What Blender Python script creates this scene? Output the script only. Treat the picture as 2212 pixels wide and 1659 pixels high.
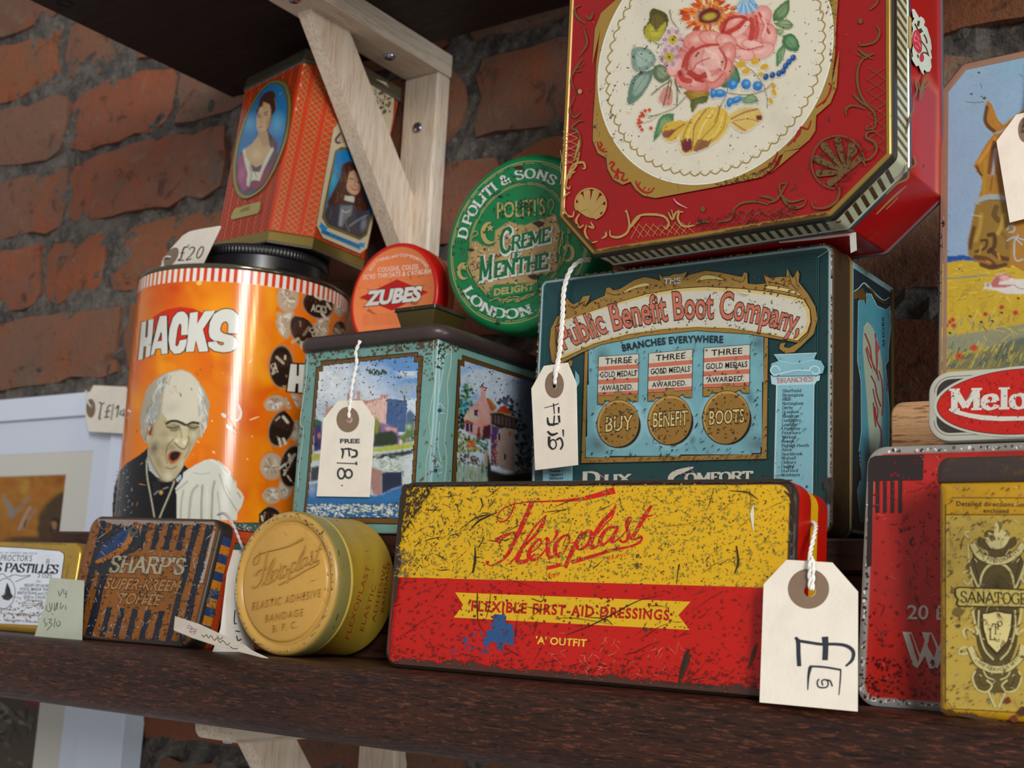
import bpy, math, random
import numpy as np
from mathutils import Vector, Matrix
from mathutils.geometry import tessellate_polygon

# ------------------------------------------------------------------ camera, world, lights, exposure
PI = math.pi
SC = bpy.context.scene
for _o in list(bpy.data.objects):
    bpy.data.objects.remove(_o)
COL = SC.collection
# rows: camera right, camera down, camera forward, in world axes (X along the shelf, Y to the wall, Z up)
RC = np.array([[0.8217322, 0.56766789, 0.05009349], [-0.06096883, 0.17497222, -0.98268384], [-0.56660303, 0.80444881, 0.17839035]])
FPX, CX, CY, CAMH = 2706.6, 1106.0, 829.5, 0.031
CAM = np.array([0.0, 0.0, CAMH])
cd = bpy.data.cameras.new('camera')
cam = bpy.data.objects.new('camera', cd)
COL.objects.link(cam)
cam.matrix_world = Matrix(((RC[0, 0], -RC[1, 0], -RC[2, 0], 0), (RC[0, 1], -RC[1, 1], -RC[2, 1], 0), (RC[0, 2], -RC[1, 2], -RC[2, 2], CAMH), (0, 0, 0, 1)))
cd.sensor_width = 36.0
cd.lens = 36.0 * FPX / 2212.0
cd.clip_start = 0.01
cd.dof.use_dof = True
cd.dof.focus_distance = 0.62
cd.dof.aperture_fstop = 17.0
SC.camera = cam
SC.view_settings.view_transform = 'Standard'
SC.view_settings.look = 'None'
SC.view_settings.exposure = 0.0
SC.view_settings.gamma = 1.0
SC.view_settings.use_curve_mapping = False

w = bpy.data.worlds.new('room_ambient')
SC.world = w
w.use_nodes = True
w.node_tree.nodes['Background'].inputs[0].default_value = (0.95, 0.93, 0.92, 1)
w.node_tree.nodes['Background'].inputs[1].default_value = 0.42

def area(name, loc, target, sx, sy, power, color):
    l = bpy.data.lights.new(name, 'AREA')
    l.shape = 'RECTANGLE'; l.size = sx; l.size_y = sy; l.energy = power; l.color = color
    o = bpy.data.objects.new(name, l)
    COL.objects.link(o)
    o.location = loc
    o.rotation_euler = (Vector(target) - Vector(loc)).to_track_quat('-Z', 'Y').to_euler()
    return o
# two daylight windows of the shop behind the camera, and its ceiling lamp
area('side_window_daylight', (2.5, 0.25, 0.10), (-0.4, 0.6, 0.12), 0.7, 1.1, 30, (0.86, 0.93, 1.0))
area('shop_window_daylight', (2.0, -1.9, 1.1), (-0.4, 0.6, 0.15), 0.55, 1.2, 88, (0.96, 0.97, 1.0))
area('ceiling_lamp', (1.05, -0.42, 0.66), (-0.4, 0.6, 0.2), 0.09, 0.09, 4.0, (1.0, 0.74, 0.45))

# ------------------------------------------------------------------ colour and photo-geometry helpers
def C(h, metal=0.0):
    h = h.lstrip('#'); h = ''.join(x * 2 for x in h) if len(h) == 3 else h
    r = [int(h[i:i + 2], 16) / 255 for i in (0, 2, 4)]
    return np.array([(x / 12.92 if x <= .04045 else ((x + .055) / 1.055) ** 2.4) for x in r] + [metal])
def ray(px, py):
    c = np.array([(px - CX) / FPX, (py - CY) / FPX, 1.0])
    return RC.T @ c
def atY(px, py, Y): d = ray(px, py); return CAM + d * (Y / d[1])
def atX(px, py, X): d = ray(px, py); return CAM + d * (X / d[0])
def atZ(px, py, Z): d = ray(px, py); return CAM + d * ((Z - CAMH) / d[2])
def proj(p):
    c = RC @ (np.asarray(p, float) - CAM)
    return np.array([CX + FPX * c[0] / c[2], CY + FPX * c[1] / c[2]])
def nrm(v): v = np.asarray(v, float); return v / np.linalg.norm(v)

class Plane:
    """a flat face: o origin, u right, v up, n towards the viewer"""
    def __init__(s, o, u, v=(0, 0, 1)):
        s.o = np.asarray(o, float); s.u = nrm(u); v = np.asarray(v, float)
        s.v = nrm(v - s.u * (v @ s.u)); s.n = np.cross(s.u, s.v)
    def uv(s, px, py):
        d = ray(px, py); t = ((s.o - CAM) @ s.n) / (d @ s.n); q = CAM + d * t - s.o
        return np.array([q @ s.u, q @ s.v])
    def p(s, u, v, off=0.0): return s.o + s.u * u + s.v * v + s.n * off
    def map(s, P, off):
        P = np.asarray(P, float).reshape(-1, 2)
        c = np.stack([(P[:, 0] - CX) / FPX, (P[:, 1] - CY) / FPX, np.ones(len(P))], 1) @ RC
        t = ((s.o - CAM) @ s.n + off) / (c @ s.n)
        return CAM + c * t[:, None]
    maxedge = None
    def up(s, px, py):
        a = s.map([(px, py)], 0)[0]; return proj(a + s.v * .002) - proj(a)
class Cyl:
    """a round face: axis point a, unit axis dir k, radius r"""
    def __init__(s, a, k, r): s.a = np.asarray(a, float); s.k = nrm(k); s.r = r; s.maxedge = 9.0
    def map(s, P, off):
        P = np.asarray(P, float).reshape(-1, 2)
        c = np.stack([(P[:, 0] - CX) / FPX, (P[:, 1] - CY) / FPX, np.ones(len(P))], 1) @ RC
        m = CAM - s.a; m = m - s.k * (m @ s.k)
        d = c - np.outer(c @ s.k, s.k)
        A = (d * d).sum(1); B = d @ m; r = s.r + off
        D = np.maximum(B * B - A * (m @ m - r * r), 0)
        return CAM + c * ((-B - np.sqrt(D)) / A)[:, None]
    def up(s, px, py):
        a = s.map([(px, py)], 0)[0]; return proj(a + s.k * .002) - proj(a)

# ------------------------------------------------------------------ mesh building
class MB:
    def __init__(s): s.v = []; s.f = []; s.c = []; s.n = 0
    def add(s, V, F, col=(.5, .5, .5, 0)):
        V = np.asarray(V, float).reshape(-1, 3); k = s.n
        s.v.append(V); s.n += len(V)
        s.f.extend([tuple(i + k for i in f) for f in F])
        col = np.asarray(col, float)
        s.c.append(np.tile(col, (len(V), 1)) if col.ndim == 1 else col)
        return k
    def build(s, name, mat, parent=None, smooth=False, sharp=None):
        V = np.concatenate(s.v) if s.v else np.zeros((0, 3))
        org = np.array(parent_origin(parent)) if parent is not None else np.zeros(3)
        me = bpy.data.meshes.new(name)
        me.from_pydata((V - org).tolist(), [], s.f)
        at = me.color_attributes.new('Col', 'FLOAT_COLOR', 'POINT')
        at.data.foreach_set('color', np.concatenate(s.c).astype(np.float32).ravel())
        if smooth:
            me.polygons.foreach_set('use_smooth', [True] * len(me.polygons))
            if sharp is not None: me.set_sharp_from_angle(angle=math.radians(sharp))
        me.materials.append(mat)
        me.update()
        o = bpy.data.objects.new(name, me)
        COL.objects.link(o)
        if parent is not None: o.parent = parent
        return o
ORG = {}
def parent_origin(p):
    o = np.zeros(3)
    while p is not None:
        o += np.array(p.location); p = p.parent
    return o
def thing(name, label, cat, loc, group=None):
    o = bpy.data.objects.new(name, None)
    o.empty_display_size = .02
    COL.objects.link(o); o.location = tuple(loc)
    o['label'] = label; o['category'] = cat
    if group: o['group'] = group
    return o
def tag(o, label, cat, group=None):
    o['label'] = label; o['category'] = cat
    if group: o['group'] = group
    return o

def box(mb, x0, x1, y0, y1, z0, z1, col, b=0.0):
    mb_box(mb, np.array([(x0 + x1) / 2, (y0 + y1) / 2, (z0 + z1) / 2]), np.eye(3), ((x1 - x0) / 2, (y1 - y0) / 2, (z1 - z0) / 2), col, b)
def mb_box(mb, c, A, h, col, b=0.0):
    """box of half sizes h, axes rows of A, chamfered by b"""
    V = []; F = []
    for sx in (-1, 1):
        for sy in (-1, 1):
            for sz in (-1, 1):
                s = (sx, sy, sz)
                for k in range(3):
                    q = [s[i] * (h[i] - (b if i != k else 0)) for i in range(3)]
                    V.append(c + q[0] * A[0] + q[1] * A[1] + q[2] * A[2])
    def idx(sx, sy, sz, k): return (((sx > 0) * 2 + (sy > 0)) * 2 + (sz > 0)) * 3 + k
    for k in range(3):
        i, j = [(1, 2), (2, 0), (0, 1)][k]
        for sg in (-1, 1):
            q = []
            for a, bb in ((-1, -1), (1, -1), (1, 1), (-1, 1)):
                s = [0, 0, 0]; s[k] = sg; s[i] = a; s[j] = bb
                q.append(idx(*s, k))
            F.append(tuple(q if sg > 0 else q[::-1]))
    if b > 0:
        for k in range(3):
            i, j = [(1, 2), (2, 0), (0, 1)][k]
            for a in (-1, 1):
                for bb in (-1, 1):
                    s0 = [0, 0, 0]; s1 = [0, 0, 0]
                    s0[i] = s1[i] = a; s0[j] = s1[j] = bb; s0[k] = -1; s1[k] = 1
                    q = (idx(*s0, i), idx(*s1, i), idx(*s1, j), idx(*s0, j))
                    F.append(q if a * bb < 0 else q[::-1])
        for sx in (-1, 1):
            for sy in (-1, 1):
                for sz in (-1, 1):
                    q = tuple(idx(sx, sy, sz, k) for k in range(3))
                    F.append(q if sx * sy * sz > 0 else q[::-1])
    mb.add(V, F, col)

def rounded(pts, r, inset=0.0, seg=5):
    """convex CCW outline -> inset outline with rounded corners, constant point count"""
    P = np.asarray(pts, float); n = len(P); out = []
    rr = r if hasattr(r, '__len__') else [r] * n
    L = []
    for i in range(n):
        a, b = P[i], P[(i + 1) % n]; d = nrm(b - a); nn = np.array([-d[1], d[0]])
        L.append((a + nn * inset, d))
    Q = []
    for i in range(n):
        (a, d), (b, e) = L[i - 1], L[i]
        t = np.linalg.solve(np.array([d, -e]).T, b - a)[0]; Q.append(a + d * t)
    for i in range(n):
        d0, d1 = L[i - 1][1], L[i][1]; q = Q[i]
        ang = math.acos(max(-1, min(1, d0 @ d1)))
        R = max(rr[i] - inset, 0.0002)
        t = R * math.tan(ang / 2)
        p0 = q - d0 * t; ctr = p0 + np.array([-d0[1], d0[0]]) * R
        for k in range(seg + 1):
            a = ang * k / seg
            v = p0 - ctr; out.append(ctr + np.array([v[0] * math.cos(a) - v[1] * math.sin(a), v[0] * math.sin(a) + v[1] * math.cos(a)]))
    return np.array(out)
def loft(mb, pl, pts, r, prof, cap0=True, cap1=False, seg=5):
    """prof rows: (inset, height along plane normal, colour)"""
    rings = [rounded(pts, r, ins, seg) for ins, _, _ in prof]
    n = len(rings[0]); V = []; cols = []; F = []
    for R_, (ins, h, col) in zip(rings, prof):
        for q in R_: V.append(pl.p(q[0], q[1], h)); cols.append(col)
    for k in range(len(prof) - 1):
        for i in range(n):
            j = (i + 1) % n
            F.append((k * n + i, (k + 1) * n + i, (k + 1) * n + j, k * n + j))
    if cap0: F.append(tuple(range(n)))
    if cap1: F.append(tuple(reversed([(len(prof) - 1) * n + i for i in range(n)])))
    return mb.add(V, F, np.array(cols))
def lathe(mb, a, k, prof, col=None, seg=72, cap0=True, cap1=True, wob=None):
    """prof rows: (radius, distance along axis, colour)"""
    k = nrm(k); t = nrm(np.cross(k, (0.123, .2, 1) if abs(k[2]) < .9 else (1, .1, 0))); b = np.cross(k, t)
    V = []; cols = []; F = []; n = seg
    for row in prof:
        r, h = row[0], row[1]; c = row[2] if len(row) > 2 else col
        for i in range(n):
            th = 2 * PI * i / n
            rr = r if wob is None else wob(r, h, th)
            V.append(a + k * h + (t * math.cos(th) + b * math.sin(th)) * rr); cols.append(c)
    for j in range(len(prof) - 1):
        for i in range(n):
            i2 = (i + 1) % n
            F.append((j * n + i, (j + 1) * n + i, (j + 1) * n + i2, j * n + i2)[::-1])
    if cap0: F.append(tuple(range(n))[::-1])
    if cap1: F.append(tuple((len(prof) - 1) * n + i for i in range(n)))
    mb.add(V, F, np.array(cols))
def tube(mb, pts, r, col, seg=8, closed=False):
    P = np.asarray(pts, float); n = len(P); V = []; F = []
    prev = None
    for i in range(n):
        d = nrm(P[min(i + 1, n - 1)] - P[max(i - 1, 0)])
        if prev is None: t = nrm(np.cross(d, (0.3, .2, 1)))
        else: t = nrm(prev - d * (prev @ d))
        prev = t; b = np.cross(d, t)
        rr = r[i] if hasattr(r, '__len__') else r
        for k in range(seg):
            a = 2 * PI * k / seg; V.append(P[i] + (t * math.cos(a) + b * math.sin(a)) * rr)
    for i in range(n - 1):
        for k in range(seg):
            k2 = (k + 1) % seg
            F.append((i * seg + k, i * seg + k2, (i + 1) * seg + k2, (i + 1) * seg + k))
    F.append(tuple(range(seg))[::-1]); F.append(tuple((n - 1) * seg + k for k in range(seg)))
    mb.add(V, F, col)
def spline(pts, n=8):
    """Catmull-Rom through points (any dimension)"""
    P = np.asarray(pts, float)
    if len(P) < 3:
        return P
    Q = np.vstack([2 * P[0] - P[1], P, 2 * P[-1] - P[-2]]); out = []
    for i in range(1, len(Q) - 2):
        p0, p1, p2, p3 = Q[i - 1:i + 3]
        for k in range(n):
            t = k / n
            out.append(.5 * (2 * p1 + (p2 - p0) * t + (2 * p0 - 5 * p1 + 4 * p2 - p3) * t * t + (3 * p1 - p0 - 3 * p2 + p3) * t ** 3))
    out.append(P[-1]); return np.array(out)
def twine(name, pts, r, mat, parent, n=10, turns=260, col=None):
    """two-ply twisted string along a smooth 3-D path"""
    P = spline(pts, n); mb = MB(); col = C('#e4e0d8') if col is None else col
    L = np.concatenate([[0], np.cumsum(np.linalg.norm(np.diff(P, axis=0), axis=1))])
    m = max(12, int(L[-1] / (r * 1.1))); s = np.linspace(0, L[-1], m)
    Q = np.stack([np.interp(s, L, P[:, i]) for i in range(3)], 1)
    for ph in (0, PI):
        W = []; prev = None
        for i in range(m):
            d = nrm(Q[min(i + 1, m - 1)] - Q[max(i - 1, 0)])
            t = nrm(np.cross(d, (0.3, .2, 1))) if prev is None else nrm(prev - d * (prev @ d))
            prev = t; b = np.cross(d, t); a = s[i] / r * .75 + ph
            W.append(Q[i] + (t * math.cos(a) + b * math.sin(a)) * r * .55)
        tube(mb, W, r * .62, col, 6)
    return mb.build(name, mat, parent, smooth=True)

# ------------------------------------------------------------------ lettering
_G = {}
_cu = bpy.data.curves.new('lettering', 'FONT'); _cu.resolution_u = 3; _co = bpy.data.objects.new('lettering', _cu)
def _mesh(body, off=0.0):
    _cu.body = body; _cu.offset = off; _cu.size = 1 / .69
    m = _co.to_mesh(); V = np.array([v.co[:2] for v in m.vertices]).reshape(-1, 2); F = [tuple(p.vertices) for p in m.polygons]
    _co.to_mesh_clear(); return V, F
_bw = None
def glyph(ch, off=0.0):
    global _bw
    k = (ch, off)
    if k not in _G:
        if _bw is None:
            a, _ = _mesh('||'); _bw = a[:, 0].max()
        a, _ = _mesh('|' + ch + '|'); adv = a[:, 0].max() - _bw
        V, F = _mesh(ch, off) if ch.strip() else (np.zeros((0, 2)), [])
        _G[k] = (V, F, adv)
    return _G[k]
# skeleton serif letters: strokes on a grid (x 0..10, y 0..10 = cap height); '~' smooth; serifs on steep ends
SK = {
'A': (9, ['0,0 4.5,10', '4.5,10 9,0', '2,3.6 7,3.6']), 'B': (7.5, ['1,0 1,10', '~1,10 5,10 6.8,8.8 6.8,6.6 5,5.3 1,5.3', '~1,5.3 5.4,5.2 7.5,4 7.5,1.6 5.6,0 1,0']),
'C': (8, ['~8,7.6 7,9.4 4.6,10.1 1.8,9 .4,6.6 .4,3.4 1.8,1 4.6,-.1 7,.7 8.1,2.5']), 'D': (8.5, ['1,0 1,10', '~1,10 4.6,10 7.6,8.6 8.6,5 7.6,1.4 4.6,0 1,0']),
'E': (7, ['1,0 1,10', '1,10 6.8,10 6.8,8.3', '1,5.2 5.2,5.2', '1,0 7,0 7,1.9']), 'F': (6.5, ['1,0 1,10', '1,10 6.6,10 6.6,8.3', '1,5.2 5,5.2']),
'G': (8.5, ['~8,7.6 7,9.4 4.6,10.1 1.8,9 .4,6.6 .4,3.4 1.8,1 4.6,-.1 7,.4 8,1.2', '8,0.4 8,4.4', '6,4.4 9,4.4']), 'H': (9, ['1.2,0 1.2,10', '7.8,0 7.8,10', '1.2,5.2 7.8,5.2']),
'I': (3, ['1.5,0 1.5,10']), 'J': (5, ['~4,10 4,2.4 3,.2 1.2,0 .2,1.6']), 'K': (8.5, ['1.2,0 1.2,10', '7.6,10 1.2,4', '3,5.6 8,0']), 'L': (6.5, ['1.2,0 1.2,10', '1.2,0 6.6,0 6.6,2']),
'M': (11, ['1.2,0 1.2,10', '1.2,10 5.5,1', '5.5,1 9.8,10', '9.8,10 9.8,0']), 'N': (9, ['1.2,0 1.2,10', '1.2,10 7.8,0', '7.8,0 7.8,10']),
'O': (9, ['~4.5,10.1 1.6,8.9 .3,5 1.6,1.1 4.5,-.1 7.4,1.1 8.7,5 7.4,8.9 4.5,10.1']), 'P': (7.4, ['1.2,0 1.2,10', '~1.2,10 5.4,10 7.2,8.6 7.2,6.3 5.4,4.8 1.2,4.8']),
'Q': (9, ['~4.5,10.1 1.6,8.9 .3,5 1.6,1.1 4.5,-.1 7.4,1.1 8.7,5 7.4,8.9 4.5,10.1', '5,2.4 8.6,-1.6']), 'R': (8.4, ['1.2,0 1.2,10', '~1.2,10 5.4,10 7.1,8.6 7.1,6.6 5.4,5.2 1.2,5.2', '4.4,5.2 8,0']),
'S': (7, ['~6.3,7.6 5.6,9.4 3.4,10.1 1.2,9.3 .7,7.4 1.7,5.9 4.6,4.6 6.4,3.2 6.4,1.4 5,.1 3,-.1 1.2,.6 .5,2.6']), 'T': (8, ['4,0 4,10', '.2,8.2 .4,10 7.6,10 7.8,8.2']),
'U': (8.6, ['~1.2,10 1.2,3 2.4,.5 4.4,-.1 6.4,.5 7.6,3 7.6,10']), 'V': (9, ['.4,10 4.6,0', '4.6,0 8.6,10']), 'W': (12, ['.4,10 3.4,0', '3.4,0 6,10', '6,10 8.8,0', '8.8,0 11.6,10']),
'X': (8.6, ['.8,10 8,0', '7.8,10 .6,0']), 'Y': (8.6, ['.6,10 4.3,5', '8,10 4.3,5', '4.3,5 4.3,0']), 'Z': (7.6, ['.6,8.2 .6,10 7.2,10 .6,0 7.4,0 7.4,2']),
'&': (9, ['~8.2,5 6,1 3.4,-.1 1,1 .8,3.4 3,5.4 4.8,7.4 4.4,9.4 3,10 1.8,9 2,7 4,4 8.6,0']),
'a': (6, ['~1,5.6 2.4,6.8 4,6.5 4.6,5 4.6,1 5.6,.1', '~4.6,4 2,3.4 .7,2 1.1,.4 2.6,-.1 4.6,1.2']), 'b': (6.2, ['1,10 1,.2', '~1,5 2.6,6.7 4.6,6.2 5.6,4 5.2,1.2 3.4,-.1 1,1']),
'c': (5.4, ['~4.9,5.2 3.6,6.8 1.6,6.2 .5,4 .9,1.4 2.6,-.1 4.6,.6 5,1.6']), 'd': (6.4, ['5.2,10 5.2,0', '~5.2,5 3.8,6.7 1.6,6.2 .5,4 .9,1.2 2.8,-.1 5.2,1.2']),
'e': (5.8, ['.8,3.8 5.2,3.8', '~5.2,3.8 4.6,6.1 2.8,6.8 1.1,5.8 .5,3.4 1.1,1 3,-.1 5,.9 5.4,1.8']), 'f': (4, ['~3.9,9 2.9,10.1 1.6,9 1.6,6.5 1.6,0', '.2,6.6 3.4,6.6']),
'g': (6.2, ['~2.8,6.8 1,6 .8,4.2 2.2,3 4,3.6 4.5,5.2 3.6,6.6 2.8,6.8', '~1.6,3 1.2,1.6 4.2,1.1 5.4,-.6 3.8,-2.6 1.2,-2.4 .6,-1 1.8,.6', '4.2,6.4 5.8,6.9']),
'h': (6.4, ['1,10 1,0', '~1,5 2.8,6.8 4.6,6.2 5.1,4.4 5.1,0']), 'i': (2.8, ['1.3,6.6 1.3,0', '1.2,9.2 1.5,9.2']), 'k': (6.2, ['1,10 1,0', '5,6.6 1,2.8', '2.4,4 5.6,0']), 'l': (2.8, ['1.3,10 1.3,0']),
'm': (9.6, ['1,6.6 1,0', '~1,5 2.6,6.8 4.2,6.2 4.7,4.4 4.7,0', '~4.7,5 6.2,6.8 7.9,6.2 8.4,4.4 8.4,0']), 'n': (6.4, ['1,6.6 1,0', '~1,5 2.8,6.8 4.6,6.2 5.1,4.4 5.1,0']),
'o': (6, ['~3,6.8 1.1,5.9 .4,3.3 1.1,.8 3,-.1 4.9,.8 5.6,3.3 4.9,5.9 3,6.8']), 'p': (6.4, ['1,6.6 1,-3', '~1,5 2.6,6.7 4.6,6.2 5.6,4 5.2,1.2 3.4,-.1 1,1']), 'r': (4.8, ['1,6.6 1,0', '~1,4.4 2.4,6.4 4.4,6.4']),
's': (5, ['~4.4,5.2 3.8,6.6 2,6.8 .8,5.6 1.4,4.2 3.8,2.8 4.5,1.3 3.6,0 1.8,-.1 .6,1.4']), 't': (4, ['~1.6,9 1.6,1.4 2.4,0 3.8,.7', '.2,6.6 3.6,6.6']), 'u': (6.4, ['~1,6.6 1,1.8 2.2,0 4,.4 5.2,2', '5.2,6.6 5.2,0']),
'v': (6, ['.5,6.6 3,0', '3,0 5.6,6.6']), 'w': (8.6, ['.5,6.6 2.6,0', '2.6,0 4.4,6.6', '4.4,6.6 6.2,0', '6.2,0 8.2,6.6']), 'x': (6, ['.7,6.6 5.4,0', '5.2,6.6 .5,0']), 'y': (6, ['.5,6.6 3.1,.4', '~5.6,6.6 3,0 1.8,-2.6 .6,-2.6']), 'z': (5.4, ['.6,6.6 4.8,6.6 .6,0 5,0']),
'0': (6.4, ['~3.2,10.1 1.2,8.9 .5,5 1.2,1.1 3.2,-.1 5.2,1.1 5.9,5 5.2,8.9 3.2,10.1']), '1': (4, ['1,8.2 2.4,10 2.4,0']), '2': (6.2, ['~.7,7.6 1.4,9.5 3.2,10.1 5,9.2 5.3,7 3.6,4 .6,0', '.6,0 5.8,0']),
'4': (6.4, ['4.4,0 4.4,10 .4,3 6.2,3']), '8': (6.4, ['~3.2,10.1 1.3,9 1.3,6.6 3.2,5.4 5.1,6.6 5.1,9 3.2,10.1', '~3.2,5.4 .9,4 .8,1.4 3.2,-.1 5.6,1.4 5.5,4 3.2,5.4']), '6': (6.4, ['~5.4,9.4 3.6,10 1.6,8 .7,4 1.2,1 3.2,-.1 5.2,1 5.6,3.4 4.4,5.4 2.4,5.4 1,4']), '9': (6.4, ['~1,.6 2.8,0 4.8,2 5.7,6 5.2,9 3.2,10.1 1.2,9 .8,6.6 2,4.6 4,4.6 5.4,6']),
'£': (6.6, ['~5.8,7.6 4.8,9.8 3,9.8 2.2,8 2.4,4 2.2,1.4 .8,0 5.8,.1 6.2,1.6', '.8,5 4.8,5']),
'.': (2.4, ['1,.3 1.4,.3']), ',': (2.4, ['1.4,.8 .8,-1.6']), "'": (2.4, ['1.2,10 1,7.4']), '-': (4.4, ['.6,4.4 3.8,4.4']), '|': (2.4, ['1.2,-.6 1.2,10.6']), '/': (4, ['.4,-.6 3.6,10.6']), '"': (3.6, ['1,10 .9,7.6', '2.6,10 2.5,7.6']), '[': (3, ['2.4,10.6 1,10.6 1,-.6 2.4,-.6']), ']': (3, ['.6,10.6 2,10.6 2,-.6 .6,-.6']),
}
def sk_glyph(ch, thick=.19, thin=.06, serif=.30, nib=12, grow=0.0):
    k = ('sk', ch, thick, thin, serif, nib, grow)
    if k in _G: return _G[k]
    if ch not in SK:
        r = (np.zeros((0, 2)), [], .42); _G[k] = r; return r
    wd, st = SK[ch]; V = []; F = []; Z_ = []; kk = -1
    na = math.radians(nib); nd = np.array([math.cos(na), math.sin(na)])
    for ks, s_ in enumerate(st + [None]):
        if s_ is None: break
        sm = s_[0] == '~'
        P = np.array([[float(x) for x in q.split(',')] for q in s_.lstrip('~').split()]) / 10
        if sm: P = spline(P, 5)
        n = len(P); base = len(V)
        for i in range(n):
            d = nrm(P[min(i + 1, n - 1)] - P[max(i - 1, 0)]) if (sm or n == 2) else None
            if d is None:
                continue
            wv = thin + (thick - thin) * abs(d[0] * nd[1] - d[1] * nd[0]) + 2 * grow
            e = np.array([-d[1], d[0]]) * wv / 2
            ext = d * (grow + .005) * (-1 if i == 0 else (1 if i == n - 1 else 0))
            V += [P[i] + e + ext, P[i] - e + ext]
        if sm or n == 2:
            for i in range(n - 1): F.append((base + 2 * i, base + 2 * i + 1, base + 2 * i + 3, base + 2 * i + 2))
            kk += 1; Z_ += [kk] * (len(V) - len(Z_))
        else:
            for i in range(n - 1):
                d = nrm(P[i + 1] - P[i]); wv = thin + (thick - thin) * abs(d[0] * nd[1] - d[1] * nd[0]) + 2 * grow
                e = np.array([-d[1], d[0]]) * wv / 2; x = d * (thin / 2 + grow); b2 = len(V)
                V += [P[i] + e - x, P[i] - e - x, P[i + 1] - e + x, P[i + 1] + e + x]; F.append((b2, b2 + 1, b2 + 2, b2 + 3)); kk += 1; Z_ += [kk] * 4
        if serif > 0:
            for i, j in ((0, 1), (n - 1, n - 2)):
                d = P[i] - P[j]; yy = P[i][1]
                if abs(d[1]) > abs(d[0]) * .9 and min(abs(yy), abs(yy - 1), abs(yy - .66)) < .03 and (n > 1) and abs(d[1]) > .02:
                    b2 = len(V); x = P[i][0]; g = grow + thin / 2; sw = serif / 2 + grow
                    V += [np.array(q) for q in ((x - sw, yy - g), (x + sw, yy - g), (x + sw, yy + g), (x - sw, yy + g))]; F.append((b2, b2 + 1, b2 + 2, b2 + 3)); kk += 1; Z_ += [kk] * 4
    r = (np.array(V).reshape(-1, 2), F, wd / 10 + .12, np.array(Z_)); _G[k] = r; return r

# ------------------------------------------------------------------ flat print laid on a face
def smooth_noise(x, y, seed=0):
    xi = np.floor(x).astype(int); yi = np.floor(y).astype(int); xf = x - xi; yf = y - yi
    def h(a, b):
        n = (a * 374761393 + b * 668265263 + seed * 144665) & 0x7fffffff
        n = ((n ^ (n >> 13)) * 1274126177) & 0x7fffffff
        return ((n ^ (n >> 16)) & 0xffff) / 65535.0
    u = xf * xf * (3 - 2 * xf); v = yf * yf * (3 - 2 * yf)
    return (h(xi, yi) * (1 - u) + h(xi + 1, yi) * u) * (1 - v) + (h(xi, yi + 1) * (1 - u) + h(xi + 1, yi + 1) * u) * v
def fbm(x, y, seed=0, o=4):
    s = 0; a = .5; t = 0
    for i in range(o):
        s = s + a * smooth_noise(x, y, seed + i); t += a; a *= .5; x = x * 2.03; y = y * 2.03
    return s / t
def inside(P, X, Y):
    r = np.zeros(X.shape, bool); n = len(P)
    for i in range(n):
        x0, y0 = P[i]; x1, y1 = P[(i + 1) % n]
        if y0 == y1: continue
        c = ((y0 > Y) != (y1 > Y)) & (X < (x1 - x0) * (Y - y0) / (y1 - y0) + x0); r ^= c
    return r
def blur(a, n):
    for _ in range(n):
        p = np.pad(a, ((1, 1), (1, 1)) + ((0, 0),) * (a.ndim - 2), mode='edge')
        a = (p[:-2, 1:-1] + p[2:, 1:-1] + p[1:-1, :-2] + p[1:-1, 2:] + 2 * p[1:-1, 1:-1]) / 6
    return a
class Canvas:
    """a small painting, kept as colours on the vertices of a fine grid"""
    def __init__(s, x0, y0, x1, y1, step, col):
        s.xs = np.arange(x0, x1 + step * .5, step); s.ys = np.arange(y0, y1 + step * .5, step); s.step = step
        s.X, s.Y = np.meshgrid(s.xs, s.ys); s.I = np.tile(np.asarray(col, float)[:3], s.X.shape + (1,)); s.T = np.zeros(s.X.shape, bool)
    def mix(s, m, col):
        col = np.asarray(col, float)[..., :3]; s.T |= m > .03; s.I = s.I * (1 - m[..., None]) + col * m[..., None]
    def poly(s, P, col, soft=0, a=1.0, sm=False):
        P = spline(list(P) + [P[0]], 5)[:-1] if sm else P
        m = inside(P, s.X, s.Y).astype(float)
        s.mix((blur(m, soft) if soft else m) * a, col); return s
    def blob(s, cx, cy, rx, ry, col, ang=0, soft=.5, a=1.0):
        t = math.radians(ang); dx = s.X - cx; dy = s.Y - cy
        u = (dx * math.cos(t) + dy * math.sin(t)) / rx; v = (-dx * math.sin(t) + dy * math.cos(t)) / ry
        d = np.sqrt(u * u + v * v); s.mix(np.clip((1 - d) / max(soft, 1e-3) + .0, 0, 1) * a, col); return s
    def line(s, P, w, col, a=1.0, soft=.6, sm=True):
        P = spline(P, 5) if sm and len(P) > 2 else np.asarray(P, float); D = np.full(s.X.shape, 1e9)
        for p, q in zip(P[:-1], P[1:]):
            e = q - p; L = e @ e + 1e-9; t = np.clip(((s.X - p[0]) * e[0] + (s.Y - p[1]) * e[1]) / L, 0, 1)
            D = np.minimum(D, np.hypot(s.X - p[0] - t * e[0], s.Y - p[1] - t * e[1]))
        s.mix(np.clip((w / 2 + soft - D) / (2 * soft), 0, 1) * a, col); return s
    def grain(s, sc, amt, seed=1, o=3, mask=None, sx=1, sy=1):
        n = (fbm(s.X / sc * sx, s.Y / sc * sy, seed, o) - .5) * 2 * amt
        if mask is not None: n = n * mask
        s.I = np.clip(s.I * (1 + n[..., None]), 0, 1); return s
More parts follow.
